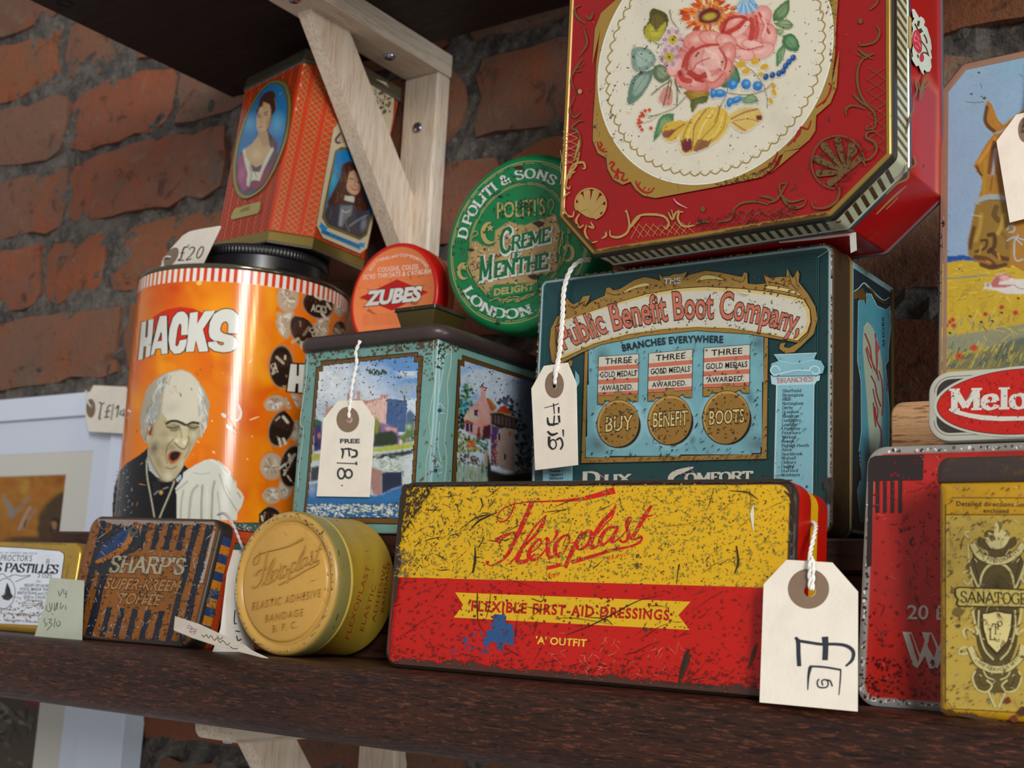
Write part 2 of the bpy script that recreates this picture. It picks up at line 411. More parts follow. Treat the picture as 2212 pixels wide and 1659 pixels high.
class Art:
    def __init__(s, face, step=3e-5, base=4e-5):
        s.f = face; s.mb = MB(); s.base = base; s.step = max(step, 6e-5); s.k = 0; s.B = np.zeros((0, 5)); s.cur = []
    def nx(s):
        if s.cur: s.B = np.vstack([s.B, s.cur]); s.cur = []
    def level(s, V2):
        """ink only builds up where it overlaps earlier ink"""
        x0, y0 = V2.min(0); x1, y1 = V2.max(0); B = s.B
        m = (B[:, 0] < x1) & (B[:, 2] > x0) & (B[:, 1] < y1) & (B[:, 3] > y0)
        L = B[m, 4].max() + 1 if m.any() else 0
        s.cur.append((x0, y0, x1, y1, L)); s.k = (s.k + 1) % 5; s.last = s.base + L * s.step + s.k * 5e-6
        return s.last
    def _put(s, V2, F, col, grad=None, extra=0.0, micro=None):
        V2 = np.asarray(V2, float).reshape(-1, 2)
        if not len(V2): return
        o = s.level(V2) + extra
        if micro is not None and not s.f.maxedge: o = o - s.k * 5e-6 + np.asarray(micro) % 14 * 4e-6
        if s.f.maxedge:
            V2, F = subdivide(V2, F, s.f.maxedge)
        c = col
        if grad is not None: c = grad(V2)
        s.mb.add(s.f.map(V2, o), F, c)
    def poly(s, P, col, sm=0, grad=None, nx=True, holes=None):
        if sm: P = spline(list(P) + [P[0]], sm)[:-1]
        P = np.asarray(P, float)
        loops = [[Vector((p[0], p[1], 0)) for p in P]] + [[Vector((p[0], p[1], 0)) for p in h] for h in (holes or [])]
        allp = np.vstack([P] + [np.asarray(h, float) for h in (holes or [])])
        s._put(allp, [tuple(t) for t in tessellate_polygon(loops)], col, grad=grad)
        if nx: s.nx()
    def rect(s, x0, y0, x1, y1, col, nx=True): s.poly([(x0, y0), (x1, y0), (x1, y1), (x0, y1)], col, nx=nx)
    def ell(s, cx, cy, rx, ry, col, ang=0, n=40, nx=True):
        s.poly(ellipse(cx, cy, rx, ry, ang, n), col, nx=nx)
    def ring(s, cx, cy, rx, ry, w, col, ang=0, n=60, nx=True):
        s.line(list(ellipse(cx, cy, rx, ry, ang, n)) + [ellipse(cx, cy, rx, ry, ang, n)[0]], w, col, sm=0, nx=nx)
    def line(s, P, w, col, sm=5, nx=True, taper=None):
        P = spline(P, sm) if sm and len(P) > 2 else np.asarray(P, float); n = len(P)
        if hasattr(w, '__len__'):
            w = np.interp(np.linspace(0, 1, n), np.linspace(0, 1, len(w)), w)
        else: w = np.full(n, float(w))
        if taper: w = w * np.interp(np.linspace(0, 1, n), [0, taper, 1 - taper, 1], [.25, 1, 1, .25])
        T = np.gradient(P, axis=0); T = T / (np.linalg.norm(T, axis=1)[:, None] + 1e-9); N = np.stack([-T[:, 1], T[:, 0]], 1) * w[:, None] / 2
        V = np.empty((2 * n, 2)); V[0::2] = P + N; V[1::2] = P - N
        s._put(V, [(2 * i, 2 * i + 1, 2 * i + 3, 2 * i + 2) for i in range(n - 1)], col)
        if nx: s.nx()
    def text(s, t, p0, p1, h, col, font='sans', bold=0.0, up=None, sp=0.0, shear=0.0, raised=0.0, nx=True, outline=None, **kw):
        """t on the baseline p0-p1 (pixels), cap height h"""
        p0 = np.array(p0, float); p1 = np.array(p1, float)
        G = [(sk_glyph(c, **kw) if font == 'serif' else glyph(c, bold)) for c in t]
        tot = sum(g[2] + sp for g in G) - sp
        ax = (p1 - p0) / tot
        if up is None: u = nrm(s.f.up(*p0)) * h
        elif isinstance(up, str): d = nrm(p1 - p0); u = np.array([d[1], -d[0]]) * h
        else: u = nrm(up) * h
        if outline:
            oc, ow = outline
            o2 = dict(kw)
            if font == 'serif': o2['grow'] = ow
            s.text(t, p0, p1, h, oc, font, bold + ow if font != 'serif' else 0, up if up is not None else u, sp, shear, 0, True, None, **o2)
            if raised: s.nx()
        x = 0
        for g in G:
            if len(g[0]):
                V = p0 + np.outer(x + g[0][:, 0] + shear * g[0][:, 1], ax) + np.outer(g[0][:, 1], u)
                s._put(V, g[1], col, extra=raised, micro=g[3] if len(g) > 3 else None)
                if raised: s._walls(V, g[1], col, raised)
            x += g[2] + sp
        if nx: s.nx()
    def _walls(s, V, F, col, raised):
        E = {}
        for f in F:
            for i in range(len(f)):
                e = (f[i], f[(i + 1) % len(f)]); k = (min(e), max(e)); E[k] = None if k in E else e
        lo = s.f.map(V, s.last - .00002); hi = s.f.map(V, s.last + raised)
        L = [e for e in E.values() if e]
        s.mb.add(np.vstack([lo, hi]), [(a, b, b + len(V), a + len(V)) for a, b in L], col)
    def arctext(s, t, path, h, col, font='sans', bold=0.0, sp=0.0, sm=10, shear=0.0, squash=1.0, nx=True, outline=None, fit=True, **kw):
        """letters standing on a smooth pixel path, stretched to fill it"""
        P = spline(path, sm) if sm else np.asarray(path, float)
        L = np.concatenate([[0], np.cumsum(np.linalg.norm(np.diff(P, axis=0), axis=1))])
        if outline:
            k2 = dict(kw)
            if font == 'serif': k2['grow'] = outline[1]
            s.arctext(t, path, h, outline[0], font, bold + (outline[1] if font != 'serif' else 0), sp, sm, shear, squash, **k2)
        G = [(sk_glyph(c, **kw) if font == 'serif' else glyph(c, bold)) for c in t]
        tot = sum(g[2] + sp for g in G) - sp; k = L[-1] / tot; x = 0
        hh = h if hasattr(h, '__call__') else (lambda q: h)
        for g in G:
            if len(g[0]):
                m = (x + g[2] / 2) * k
                c = np.array([np.interp(m, L, P[:, i]) for i in (0, 1)]); c2 = np.array([np.interp(min(m + 2, L[-1]), L, P[:, i]) for i in (0, 1)]); c1 = np.array([np.interp(max(m - 2, 0), L, P[:, i]) for i in (0, 1)])
                d = nrm(c2 - c1); u = np.array([d[1], -d[0]]) * hh(m / L[-1])
                V = c + np.outer(g[0][:, 0] - g[2] / 2 + shear * g[0][:, 1], d * k) + np.outer(g[0][:, 1], u)
                s._put(V, g[1], col, micro=g[3] if len(g) > 3 else None)
            x += g[2] + sp
        if nx: s.nx()
    def paint(s, cv, clip=None, metal=0.0, nx=True):
        H, W = cv.X.shape; P = np.stack([cv.X.ravel(), cv.Y.ravel()], 1)
        col = np.concatenate([cv.I.reshape(-1, 3), np.full((H * W, 1), metal)], 1)
        if clip is None: keep = cv.T[:-1, :-1] | cv.T[1:, 1:] | cv.T[:-1, 1:] | cv.T[1:, :-1]
        else:
            Xc = cv.X[:-1, :-1] + cv.step / 2; Yc = cv.Y[:-1, :-1] + cv.step / 2; keep = inside(clip, Xc, Yc)
        jj, ii = np.nonzero(keep); a = jj * W + ii
        used = np.unique(np.concatenate([a, a + 1, a + W, a + W + 1])); rm = np.full(H * W, -1); rm[used] = np.arange(len(used))
        F = np.stack([rm[a], rm[a + 1], rm[a + W + 1], rm[a + W]], 1).tolist()
        s.mb.add(s.f.map(P[used], s.level(P[used])), F, col[used])
        if nx: s.nx()
    def build(s, name, mat, parent): return s.mb.build(name, mat, parent)
def ellipse(cx, cy, rx, ry, ang=0, n=40, a0=0, a1=360):
    t = np.radians(np.linspace(a0, a1, n, endpoint=(a1 - a0) < 360)); c, s_ = math.cos(math.radians(ang)), math.sin(math.radians(ang))
    x = rx * np.cos(t); y = ry * np.sin(t)
    return np.stack([cx + x * c - y * s_, cy + x * s_ + y * c], 1)
def subdivide(V, F, m):
    V = [tuple(v) for v in V]; T = []
    for f in F:
        for i in range(1, len(f) - 1): T.append((f[0], f[i], f[i + 1]))
    mid = {}
    def mp(a, b):
        k = (min(a, b), max(a, b))
        if k not in mid: V.append(((V[a][0] + V[b][0]) / 2, (V[a][1] + V[b][1]) / 2)); mid[k] = len(V) - 1
        return mid[k]
    out = []
    while T:
        t = T.pop(); a, b, c = t
        # only the horizontal extent bends round a drum
        L = [abs(V[p][0] - V[q][0]) + .35 * abs(V[p][1] - V[q][1]) for p, q in ((a, b), (b, c), (c, a))]
        k = int(np.argmax(L))
        if L[k] <= m: out.append(t); continue
        if k == 0: x = mp(a, b); T += [(a, x, c), (x, b, c)]
        elif k == 1: x = mp(b, c); T += [(a, b, x), (a, x, c)]
        else: x = mp(c, a); T += [(a, b, x), (x, b, c)]
    return np.array(V), out
class Homog:
    """maps flat drawing coordinates into a quad of the photo (for slanted small print)"""
    def __init__(s, q, W=1.0, H=1.0):
        src = [(0, 0), (W, 0), (W, H), (0, H)]; A = []; b = []
        for (x, y), (X, Y) in zip(src, q):
            A += [[x, y, 1, 0, 0, 0, -X * x, -X * y], [0, 0, 0, x, y, 1, -Y * x, -Y * y]]; b += [X, Y]
        h = np.linalg.solve(np.array(A, float), np.array(b, float)); s.h = np.append(h, 1).reshape(3, 3)
    def __call__(s, P):
        P = np.asarray(P, float).reshape(-1, 2); q = np.c_[P, np.ones(len(P))] @ s.h.T; return q[:, :2] / q[:, 2:]

# ------------------------------------------------------------------ materials
def new_mat(name):
    m = bpy.data.materials.new(name); m.use_nodes = True; nt = m.node_tree; nt.nodes.clear()
    out = nt.nodes.new('ShaderNodeOutputMaterial'); b = nt.nodes.new('ShaderNodeBsdfPrincipled'); nt.links.new(b.outputs[0], out.inputs[0])
    return m, nt, b
class N:
    def __init__(s, nt): s.t = nt
    def n(s, ty, **kw):
        x = s.t.nodes.new('ShaderNode' + ty)
        for k, v in kw.items():
            if k.startswith('_'): setattr(x, k[1:], v)
        return x
    def l(s, a, b): s.t.links.new(a, b)
    def coord(s, scale=(1, 1, 1), rot=(0, 0, 0), out='Object'):
        tc = s.n('TexCoord'); mp = s.n('Mapping'); mp.inputs['Scale'].default_value = scale; mp.inputs['Rotation'].default_value = rot
        s.l(tc.outputs[out], mp.inputs[0]); return mp.outputs[0]
    def noise(s, vec, scale, detail=4, rough=.6, dist=0, w=None):
        x = s.n('TexNoise'); x.inputs['Scale'].default_value = scale; x.inputs['Detail'].default_value = detail; x.inputs['Roughness'].default_value = rough; x.inputs['Distortion'].default_value = dist
        s.l(vec, x.inputs['Vector']); return x.outputs[0]
    def step(s, v, a, b, o0=0.0, o1=1.0):
        x = s.n('MapRange'); x.interpolation_type = 'SMOOTHSTEP'; s.l(v, x.inputs[0])
        for i, q in zip((1, 2, 3, 4), (a, b, o0, o1)): x.inputs[i].default_value = q
        return x.outputs[0]
    def math(s, op, a, b):
        x = s.n('Math'); x.operation = op
        for i, q in enumerate((a, b)):
            if isinstance(q, (int, float)): x.inputs[i].default_value = q
            else: s.l(q, x.inputs[i])
        return x.outputs[0]
    def mix(s, f, a, b):
        x = s.n('Mix'); x.data_type = 'RGBA'
        for i, q in ((0, f), (6, a), (7, b)):
            if isinstance(q, (int, float)): x.inputs[i].default_value = q
            elif isinstance(q, (tuple, list, np.ndarray)): x.inputs[i].default_value = tuple(q[:3]) + (1,)
            else: s.l(q, x.inputs[i])
        return x.outputs[2]
    def bump(s, h, b, strength, dist):
        x = s.n('Bump'); x.inputs['Strength'].default_value = strength; x.inputs['Distance'].default_value = dist
        s.l(h, x.inputs['Height']); s.l(x.outputs[0], b.inputs['Normal']); return x
def tin_mat(name, spots=.5, spot_scale=260, spot_col='#2a1d12', blotch=.5, blotch_scale=40, blotch_col='#4a2f1c', scratch=.5, scratch_scale=55, scratch_col='#2a2018', fleck=0, fleck_col='#8d8a3a', rough=.34, spec=.5, bump=.15, grime=.25, seed=0.0, coat=0.0):
    m, nt, b = new_mat(name); n = N(nt)
    at = n.n('Attribute'); at.attribute_name = 'Col'; col = at.outputs['Color']
    base = n.coord(); add = n.n('VectorMath'); add.operation = 'ADD'; n.l(base, add.inputs[0]); add.inputs[1].default_value = (seed, seed * 1.7, seed * .6); v = add.outputs[0]
    big = n.noise(v, blotch_scale * .35, 3, .6)
    if grime > 0:
        g = n.noise(v, 22, 5, .65); col = n.mix(n.step(g, .45, .8, 0, grime), col, C('#3a2a1a'))
    masks = []
    if fleck > 0:
        f1 = n.noise(v, 420, 5, .72, .6); f2 = n.noise(v, 60, 3, .6)
        fm = n.step(n.math('ADD', f1, n.math('MULTIPLY', f2, .35)), .74 - fleck * .08, .80 - fleck * .08)
        col = n.mix(n.math('MULTIPLY', fm, .85), col, C(fleck_col))
    if spots > 0:
        s1 = n.noise(v, spot_scale, 4, .7, .4); s2 = n.math('MULTIPLY', big, .5)
        sm = n.step(n.math('ADD', s1, s2), .98 - spots * .16, 1.03 - spots * .16); masks.append(sm)
        col = n.mix(n.math('MULTIPLY', sm, .9), col, C(spot_col))
    if blotch > 0:
        b1 = n.noise(v, blotch_scale, 7, .72, .8); bm = n.step(b1, .80 - blotch * .22, .86 - blotch * .22); masks.append(bm)
        col = n.mix(n.math('MULTIPLY', bm, .8), col, C(blotch_col))
    if scratch > 0:
        wv = n.n('VectorMath'); wv.operation = 'ADD'; ns = n.n('TexNoise'); ns.inputs['Scale'].default_value = 30; n.l(v, ns.inputs['Vector'])
        sc_ = n.n('VectorMath'); sc_.operation = 'SCALE'; n.l(ns.outputs['Color'], sc_.inputs[0]); sc_.inputs['Scale'].default_value = .02
        n.l(v, wv.inputs[0]); n.l(sc_.outputs[0], wv.inputs[1])
        vo = n.n('TexVoronoi'); vo.feature = 'DISTANCE_TO_EDGE'; vo.inputs['Scale'].default_value = scratch_scale; n.l(wv.outputs[0], vo.inputs['Vector'])
        ln = n.step(vo.outputs['Distance'], .004, .018, 1, 0); mk = n.step(n.noise(v, 48, 3, .5), .70 - scratch * .12, .76 - scratch * .12)
        sm = n.math('MULTIPLY', ln, mk); masks.append(sm)
        col = n.mix(n.math('MULTIPLY', sm, .85), col, C(scratch_col))
        vo2 = n.n('TexVoronoi'); vo2.feature = 'DISTANCE_TO_EDGE'; vo2.inputs['Scale'].default_value = scratch_scale * 2.7; n.l(wv.outputs[0], vo2.inputs['Vector'])
        ln2 = n.step(vo2.outputs['Distance'], .004, .03, 1, 0); mk2 = n.step(n.noise(v, 95, 3, .5), .70 - scratch * .1, .74 - scratch * .1)
        sm2 = n.math('MULTIPLY', ln2, mk2); masks.append(sm2)
        col = n.mix(n.math('MULTIPLY', sm2, .6), col, C(scratch_col))
    n.l(col, b.inputs['Base Color'])
    tot = 0.0
    for q in masks: tot = q if isinstance(tot, float) else n.math('MAXIMUM', tot, q)
    met = at.outputs['Alpha']
    if not isinstance(tot, float):
        met = n.math('MULTIPLY', met, n.math('SUBTRACT', 1.0, n.math('MULTIPLY', tot, .8)))
        rg = n.math('ADD', rough, n.math('MULTIPLY', tot, .3))
        n.l(rg, b.inputs['Roughness'])
        n.bump(n.math('SUBTRACT', 1.0, tot), b, bump, .0006)
    else: b.inputs['Roughness'].default_value = rough
    n.l(met, b.inputs['Metallic'])
    b.inputs['Specular IOR Level'].default_value = spec * .8
    b.inputs['Coat Weight'].default_value = coat; b.inputs['Coat Roughness'].default_value = .22
    return m
def plain_mat(name, rough=.6, spec=.4, noise=0.0, nscale=80, bump=0.0, bscale=300):
    m, nt, b = new_mat(name); n = N(nt); at = n.n('Attribute'); at.attribute_name = 'Col'; col = at.outputs['Color']
    if noise > 0:
        v = n.coord(); g = n.noise(v, nscale, 5, .65); col = n.mix(n.step(g, .3, .75, 0, noise), col, C('#2a2420'))
    n.l(col, b.inputs['Base Color']); n.l(at.outputs['Alpha'], b.inputs['Metallic'])
    if bump > 0: n.bump(n.noise(n.coord(), bscale, 4, .6), b, bump, .0004)
    b.inputs['Roughness'].default_value = rough; b.inputs['Specular IOR Level'].default_value = spec
    return m
def wood_mat(name, c0, c1, c2, axis='x', scale=1.0, rough=.45, spec=.4, stretch=14, bump=.2):
    m, nt, b = new_mat(name); n = N(nt)
    sc = {'x': (1, stretch, stretch), 'y': (stretch, 1, stretch), 'z': (stretch, stretch, 1)}[axis]
    v = n.coord(sc); g1 = n.noise(v, 9 * scale, 6, .62, .6); g2 = n.noise(v, 42 * scale, 5, .7, .2); g3 = n.noise(n.coord(), 9, 3, .5)
    col = n.mix(n.step(g1, .32, .68), C(c0), C(c1)); col = n.mix(n.step(g2, .50, .62), col, C(c2)); col = n.mix(n.step(g3, .4, .75, 0, .35), col, C(c0))
    n.l(col, b.inputs['Base Color']); b.inputs['Roughness'].default_value = rough; b.inputs['Specular IOR Level'].default_value = spec
    n.bump(g2, b, bump, .0006); return m

# ------------------------------------------------------------------ the room: brick wall, shelves
WY = 0.744                                   # front of the brick wall
SHF, SHB, SHT = 0.485, 0.718, 0.0396         # shelf front, back, thickness
UPZ = 0.472                                  # underside of the upper shelf
rnd = random.Random(5)

def brick_mat():
    m, nt, b = new_mat('old_brick'); n = N(nt)
    oi = n.n('ObjectInfo'); v0 = n.coord(out='Object')
    ad = n.n('VectorMath'); ad.operation = 'ADD'; mu = n.n('VectorMath'); mu.operation = 'SCALE'
    cx = n.n('CombineXYZ'); n.l(oi.outputs['Random'], cx.inputs[0]); n.l(oi.outputs['Random'], cx.inputs[1]); n.l(cx.outputs[0], mu.inputs[0]); mu.inputs['Scale'].default_value = 37
    n.l(v0, ad.inputs[0]); n.l(mu.outputs[0], ad.inputs[1]); v = ad.outputs[0]
    rp = n.n('ValToRGB'); rp.color_ramp.elements[0].color = tuple(C('#7c503a')[:3]) + (1,); rp.color_ramp.elements[1].color = tuple(C('#84705a')[:3]) + (1,)
    for pos, c in ((.2, '#8a4c34'), (.4, '#70584a'), (.6, '#8a5538'), (.8, '#665046')):
        e = rp.color_ramp.elements.new(pos); e.color = tuple(C(c)[:3]) + (1,)
    n.l(oi.outputs['Random'], rp.inputs[0])
    a1 = n.noise(v, 11, 5, .65, .5); a2 = n.noise(v, 38, 6, .7, .6); a3 = n.noise(v, 170, 5, .7)
    col = n.mix(n.step(a1, .50, .72, 0, .8), rp.outputs[0], C('#94502f')); col = n.mix(n.step(a1, .48, .30, 0, .8), col, C('#6a5a4c'))
    col = n.mix(n.step(a2, .55, .72, 0, .7), col, C('#7c6c5a')); col = n.mix(n.step(a2, .44, .32, 0, .75), col, C('#43322b')); col = n.mix(n.step(n.noise(v, 24, 6, .75, 1.2), .56, .66, 0, .6), col, C('#5e5852'))
    col = n.mix(n.step(a3, .60, .72, 0, .55), col, C('#33261f')); n.l(col, b.inputs['Base Color'])
    b.inputs['Roughness'].default_value = .85; b.inputs['Specular IOR Level'].default_value = .25
    h = n.math('ADD', n.math('MULTIPLY', a2, .7), n.math('MULTIPLY', a3, .5)); n.bump(h, b, .7, .005); return m
def mortar_mat():
    m, nt, b = new_mat('old_mortar'); n = N(nt); v = n.coord()
    a1 = n.noise(v, 30, 6, .7, .5); a2 = n.noise(v, 150, 6, .75)
    col = n.mix(n.step(a1, .4, .62), C('#474340'), C('#6c645c')); col = n.mix(n.step(a2, .52, .66, 0, .7), col, C('#857a6c')); col = n.mix(n.step(a2, .45, .34, 0, .8), col, C('#24211f'))
    n.l(col, b.inputs['Base Color']); b.inputs['Roughness'].default_value = .92
    n.bump(n.math('ADD', a1, n.math('MULTIPLY', a2, .6)), b, .9, .006); return m
M_brick = brick_mat(); M_mortar = mortar_mat()
X0W, X1W, Z0W, Z1W = -1.75, 0.45, -0.42, 0.98
mb = MB()
nx_, nz_ = 300, 190
gx = np.linspace(X0W, X1W, nx_); gz = np.linspace(Z0W, Z1W, nz_); GX, GZ = np.meshgrid(gx, gz)
GY = WY + .0050 - (fbm(GX * 28, GZ * 28, 3, 4) - .5) * .016 - (fbm(GX * 110, GZ * 110, 9, 2) - .5) * .009
V = np.stack([GX.ravel(), GY.ravel(), GZ.ravel()], 1)
mb.add(V, [(j * nx_ + i, j * nx_ + i + 1, (j + 1) * nx_ + i + 1, (j + 1) * nx_ + i) for j in range(nz_ - 1) for i in range(nx_ - 1)], C('#555'))
box(mb, X0W, X1W, WY + .03, WY + .12, Z0W, Z1W, C('#555'))
wall = mb.build('wall_back', M_mortar); wall['kind'] = 'structure'
JX = lambda px, py: atY(px, py, WY)[0]
BEDS = [0.554 + .0817 * k for k in range(5, -13, -1)]
fixed = {0.554: [JX(277, 120)], 0.4723: [JX(146, 270), JX(375, 200)], 0.3906: [JX(139, 430), JX(484, 400), -.5858], 0.3089: [JX(86, 600), JX(226, 590), JX(1085, 390)], 0.2272: [JX(268, 720)]}
def brick(x0, x1, z0, z1):
    j = lambda a: rnd.uniform(-a, a)
    y = WY - rnd.uniform(-.001, .003) + j(.001); mx = max(4, int((x1 - x0) / .022)); mz = 4
    V = []; F = []; sd = rnd.random() * 90
    tilt = j(.012); wy = j(.010)
    for b_ in range(mz + 1):
        for a_ in range(mx + 1):
            u = a_ / mx; q = b_ / mz
            x = x0 + (x1 - x0) * u; z = z0 + (z1 - z0) * q
            e = min(u * (x1 - x0), (1 - u) * (x1 - x0), q * (z1 - z0), (1 - q) * (z1 - z0))
            ed = (a_ in (0, mx)) + (b_ in (0, mz))
            n1 = float(fbm(np.array(x * 40 + sd), np.array(z * 40), 4, 3)) - .5
            n2 = float(fbm(np.array(x * 40 + 50 + sd), np.array(z * 40 + 9), 7, 3)) - .5
            dx = n1 * .022 * (1 if a_ in (0, mx) else .3); dz = n2 * .017 * (1 if b_ in (0, mz) else .3)
            if ed == 2: dx += (.004 if a_ == 0 else -.004); dz += (.004 if b_ == 0 else -.004)
            V.append((x + dx, y + (.0035 if ed else 0) + n1 * .003 + (u - .5) * wy * (x1 - x0) * .2, z + dz + (u - .5) * tilt * (x1 - x0)))
    w_ = mx + 1
    for b_ in range(mz):
        for a_ in range(mx): F.append((b_ * w_ + a_, b_ * w_ + a_ + 1, (b_ + 1) * w_ + a_ + 1, (b_ + 1) * w_ + a_))
    rim = [a_ for a_ in range(w_)] + [b_ * w_ + mx for b_ in range(1, mz + 1)] + [mz * w_ + a_ for a_ in range(mx - 1, -1, -1)] + [b_ * w_ for b_ in range(mz - 1, 0, -1)]
    k = len(V)
    for r_ in rim: V.append((V[r_][0], WY + .026, V[r_][2]))
    for i in range(len(rim)):
        i2 = (i + 1) % len(rim); F.append((rim[i], k + i, k + i2, rim[i2]))
    m2 = MB(); c = np.array([(x0 + x1) / 2, WY, (z0 + z1) / 2])
    m2.add(np.array(V) - c, F, C('#855')); o = m2.build('brick', M_brick, None, smooth=True, sharp=50)
    o.location = tuple(c); o.parent = wall
for k, zt in enumerate(BEDS):
    zb = zt - .0817; top = zt + .0817
    # zt is the bed joint under this row
    J = sorted(next((v_ for kk, v_ in fixed.items() if abs(kk - zt) < .01), []))
    if not J: J = [-.9 + (.118 if k % 2 else 0) + rnd.uniform(-.02, .02)]
    xs = list(J)
    while xs[0] > X0W: xs.insert(0, xs[0] - rnd.choice([.232, .238, .242, .118]))
    while xs[-1] < X1W:
        xs.append(xs[-1] + rnd.choice([.232, .238, .242, .118]))
    ys = []
    for a_, b_ in zip(xs[:-1], xs[1:]):
        ys.append(a_)
        if b_ - a_ > .30:
            nn = max(2, round((b_ - a_) / .236))
            ys += [a_ + (b_ - a_) * i / nn for i in range(1, nn)]
    ys.append(xs[-1])
    for a_, b_ in zip(ys[:-1], ys[1:]):
        x0 = max(a_ + .006, X0W); x1 = min(b_ - .007, X1W)
        if x1 - x0 > .03 and zt + .0817 < Z1W + .02 and zt > Z0W: brick(x0, x1, zt + .007, zt + .0817 - .007)

def shelf_mat():
    m, nt, b = new_mat('dark_shelf_wood'); n = N(nt); v1 = n.coord((1, 9, 9)); v2 = n.coord((1, 7, 7))
    g1 = n.noise(v1, 7, 5, .6, .4); g2 = n.noise(v2, 125, 5, .72, .5); g3 = n.noise(n.coord((1, 10, 10)), 90, 4, .6, .3); g4 = n.noise(n.coord(), 10, 3, .5)
    col = n.mix(n.step(g1, .35, .65), C('#2b1610'), C('#3d2015')); col = n.mix(n.step(g2, .53, .62, 0, .8), col, C('#6a3b22')); col = n.mix(n.step(g3, .53, .62, 0, .9), col, C('#150b08')); col = n.mix(n.step(g4, .4, .7, 0, .45), col, C('#1c0f0b'))
    n.l(col, b.inputs['Base Color']); b.inputs['Roughness'].default_value = .45; b.inputs['Specular IOR Level'].default_value = .3; n.bump(n.math('SUBTRACT', g2, g3), b, .3, .0005); return m
M_shelf = shelf_mat()
M_shelf_up = wood_mat('dark_upper_shelf_wood', '#241510', '#30201a', '#120b09', 'x', 1.0, .6, .25, 12, .2)
def shelf(name, z_top, x0, x1, mat, label):
    m2 = MB(); prof = []
    zt, zb = z_top, z_top - SHT
    prof.append((SHB, zt))
    for k in range(0, 13):
        a = PI / 2 + PI * k / 12
        prof.append((SHF + .0125 + .0125 * math.cos(a), (zt + zb) / 2 + (SHT / 2) * (math.copysign(abs(math.sin(a)) ** .8, math.sin(a)))))
    prof.append((SHB, zb))
    n = len(prof); nseg = 40; V = []; F = []
    for s_ in range(nseg + 1):
        x = x0 + (x1 - x0) * s_ / nseg
        for i, (y, z) in enumerate(prof): V.append((x, y + (rnd.uniform(-.0002, .0002) if 0 < i < n - 1 else 0), z))
    for s_ in range(nseg):
        for i in range(n):
            i2 = (i + 1) % n; F.append((s_ * n + i, s_ * n + i2, (s_ + 1) * n + i2, (s_ + 1) * n + i))
    F.append(tuple(range(n))[::-1]); F.append(tuple(nseg * n + i for i in range(n)))
    m2.add(V, F, C('#432')); o = m2.build(name, mat, None, smooth=True, sharp=40); tag(o, label, 'shelf'); return o
shelf('shelf_board', 0.0, -1.5, 0.42, M_shelf, 'dark brown wooden shelf with rounded front edge carrying all the tins')
up = shelf('shelf_board', UPZ + SHT, -0.828, 0.42, M_shelf_up, 'dark stained wooden shelf overhead, seen from underneath, above the tins')
# bored holes near the end of the upper shelf
M_hole = plain_mat('dark_hole', .9)
for px, py, r in ((141, 7, .006), (515, 192, .0045)):
    q = atZ(px, py, UPZ); mb = MB()
    lathe(mb, q + np.array([0, 0, .0008]), (0, 0, -1), [(r, 0), (r, .0012), (r * .8, .0012), (r * .7, .0004)], C('#050404'), 20)
    mb.build('bored_hole', M_hole, up)

M_pine = wood_mat('pale_pine', '#d0bda6', '#ddceb9', '#bfa58a', 'z', .9, .62, .3, 16, .12)
M_pineY = wood_mat('pale_pine_arm', '#d0bda6', '#ddceb9', '#bfa58a', 'y', .9, .62, .3, 16, .12)
M_steel = plain_mat('screw_steel', .25)
PXL, PXR = -.635, -.5995
def bracket(dz, label):
    """pine shelf bracket: wall post, arm under the shelf, diagonal brace, screws; dz lowers the upper one"""
    H = CAMH; t = thing('shelf_bracket', label, 'bracket', (-.617, WY, UPZ + dz), 'pine shelf brackets')
    YF = .7277; zu = UPZ + dz; zl = zu - .0195
    m2 = MB(); box(m2, PXL, PXR, YF, WY, zl - .27, zl, C('#fff'), .0018); m2.build('post', M_pine, t)
    m2 = MB(); pl = Plane((PXL, 0, 0), (0, 1, 0), (0, 0, 1))
    pts = [(.569, zl), (WY, zl), (WY, zu - .0005), (.569, zu - .0005)]
    P = rounded(pts, [.008, .001, .001, .004], 0, 5); n = len(P)
    V = [(PXL, p[0], p[1]) for p in P] + [(PXR, p[0], p[1]) for p in P]
    F = [(i, (i + 1) % n, n + (i + 1) % n, n + i)[::-1] for i in range(n)] + [tuple(range(n)), tuple(range(2 * n - 1, n - 1, -1))]
    m2.add(V, F, C('#fff')); m2.build('arm', M_pineY, t)
    m2 = MB(); xa, xb = -.6305, -.6166
    P = [(.599, zl + .0005), (.6405, zl + .0005), (YF + .0004, zu + CAMH * 0 - (UPZ - .349)), (YF + .0004, zu - (UPZ - .291))]
    V = [(xa, p[0], p[1]) for p in P] + [(xb, p[0], p[1]) for p in P]
    m2.add(V, [(0, 1, 2, 3), (7, 6, 5, 4), (0, 4, 5, 1), (1, 5, 6, 2), (2, 6, 7, 3), (3, 7, 4, 0)], C('#fff')); m2.build('brace', M_pine, t)
    for loc, ax in (((-.6175, .6885, zl), (0, 0, -1)), ((-.6175, .583, zl), (0, 0, -1)), ((-.6175, YF, zl - .045), (0, -1, 0)), ((-.6175, YF, zl - .22), (0, -1, 0))):
        m2 = MB(); a = np.array(loc); lathe(m2, a, ax, [(.0046, -.0005), (.0046, .0006), (.0038, .0018), (.002, .0024), (.0001, .0025)], C('#aab', 1), 20, True, False)
        k = nrm(ax); u_ = nrm(np.cross(k, (.4, .5, .3))); w_ = np.cross(k, u_)
        for d_ in (u_, w_): mb_box(m2, a + k * .0024, np.array([d_, np.cross(k, d_), k]), (.0022, .0004, .0003), C('#112', .5))
        m2.build('screw', M_steel, t, smooth=True, sharp=35)
    return t
bracket(0.0, 'pale pine shelf bracket under the upper shelf, its brace before the portrait tin')
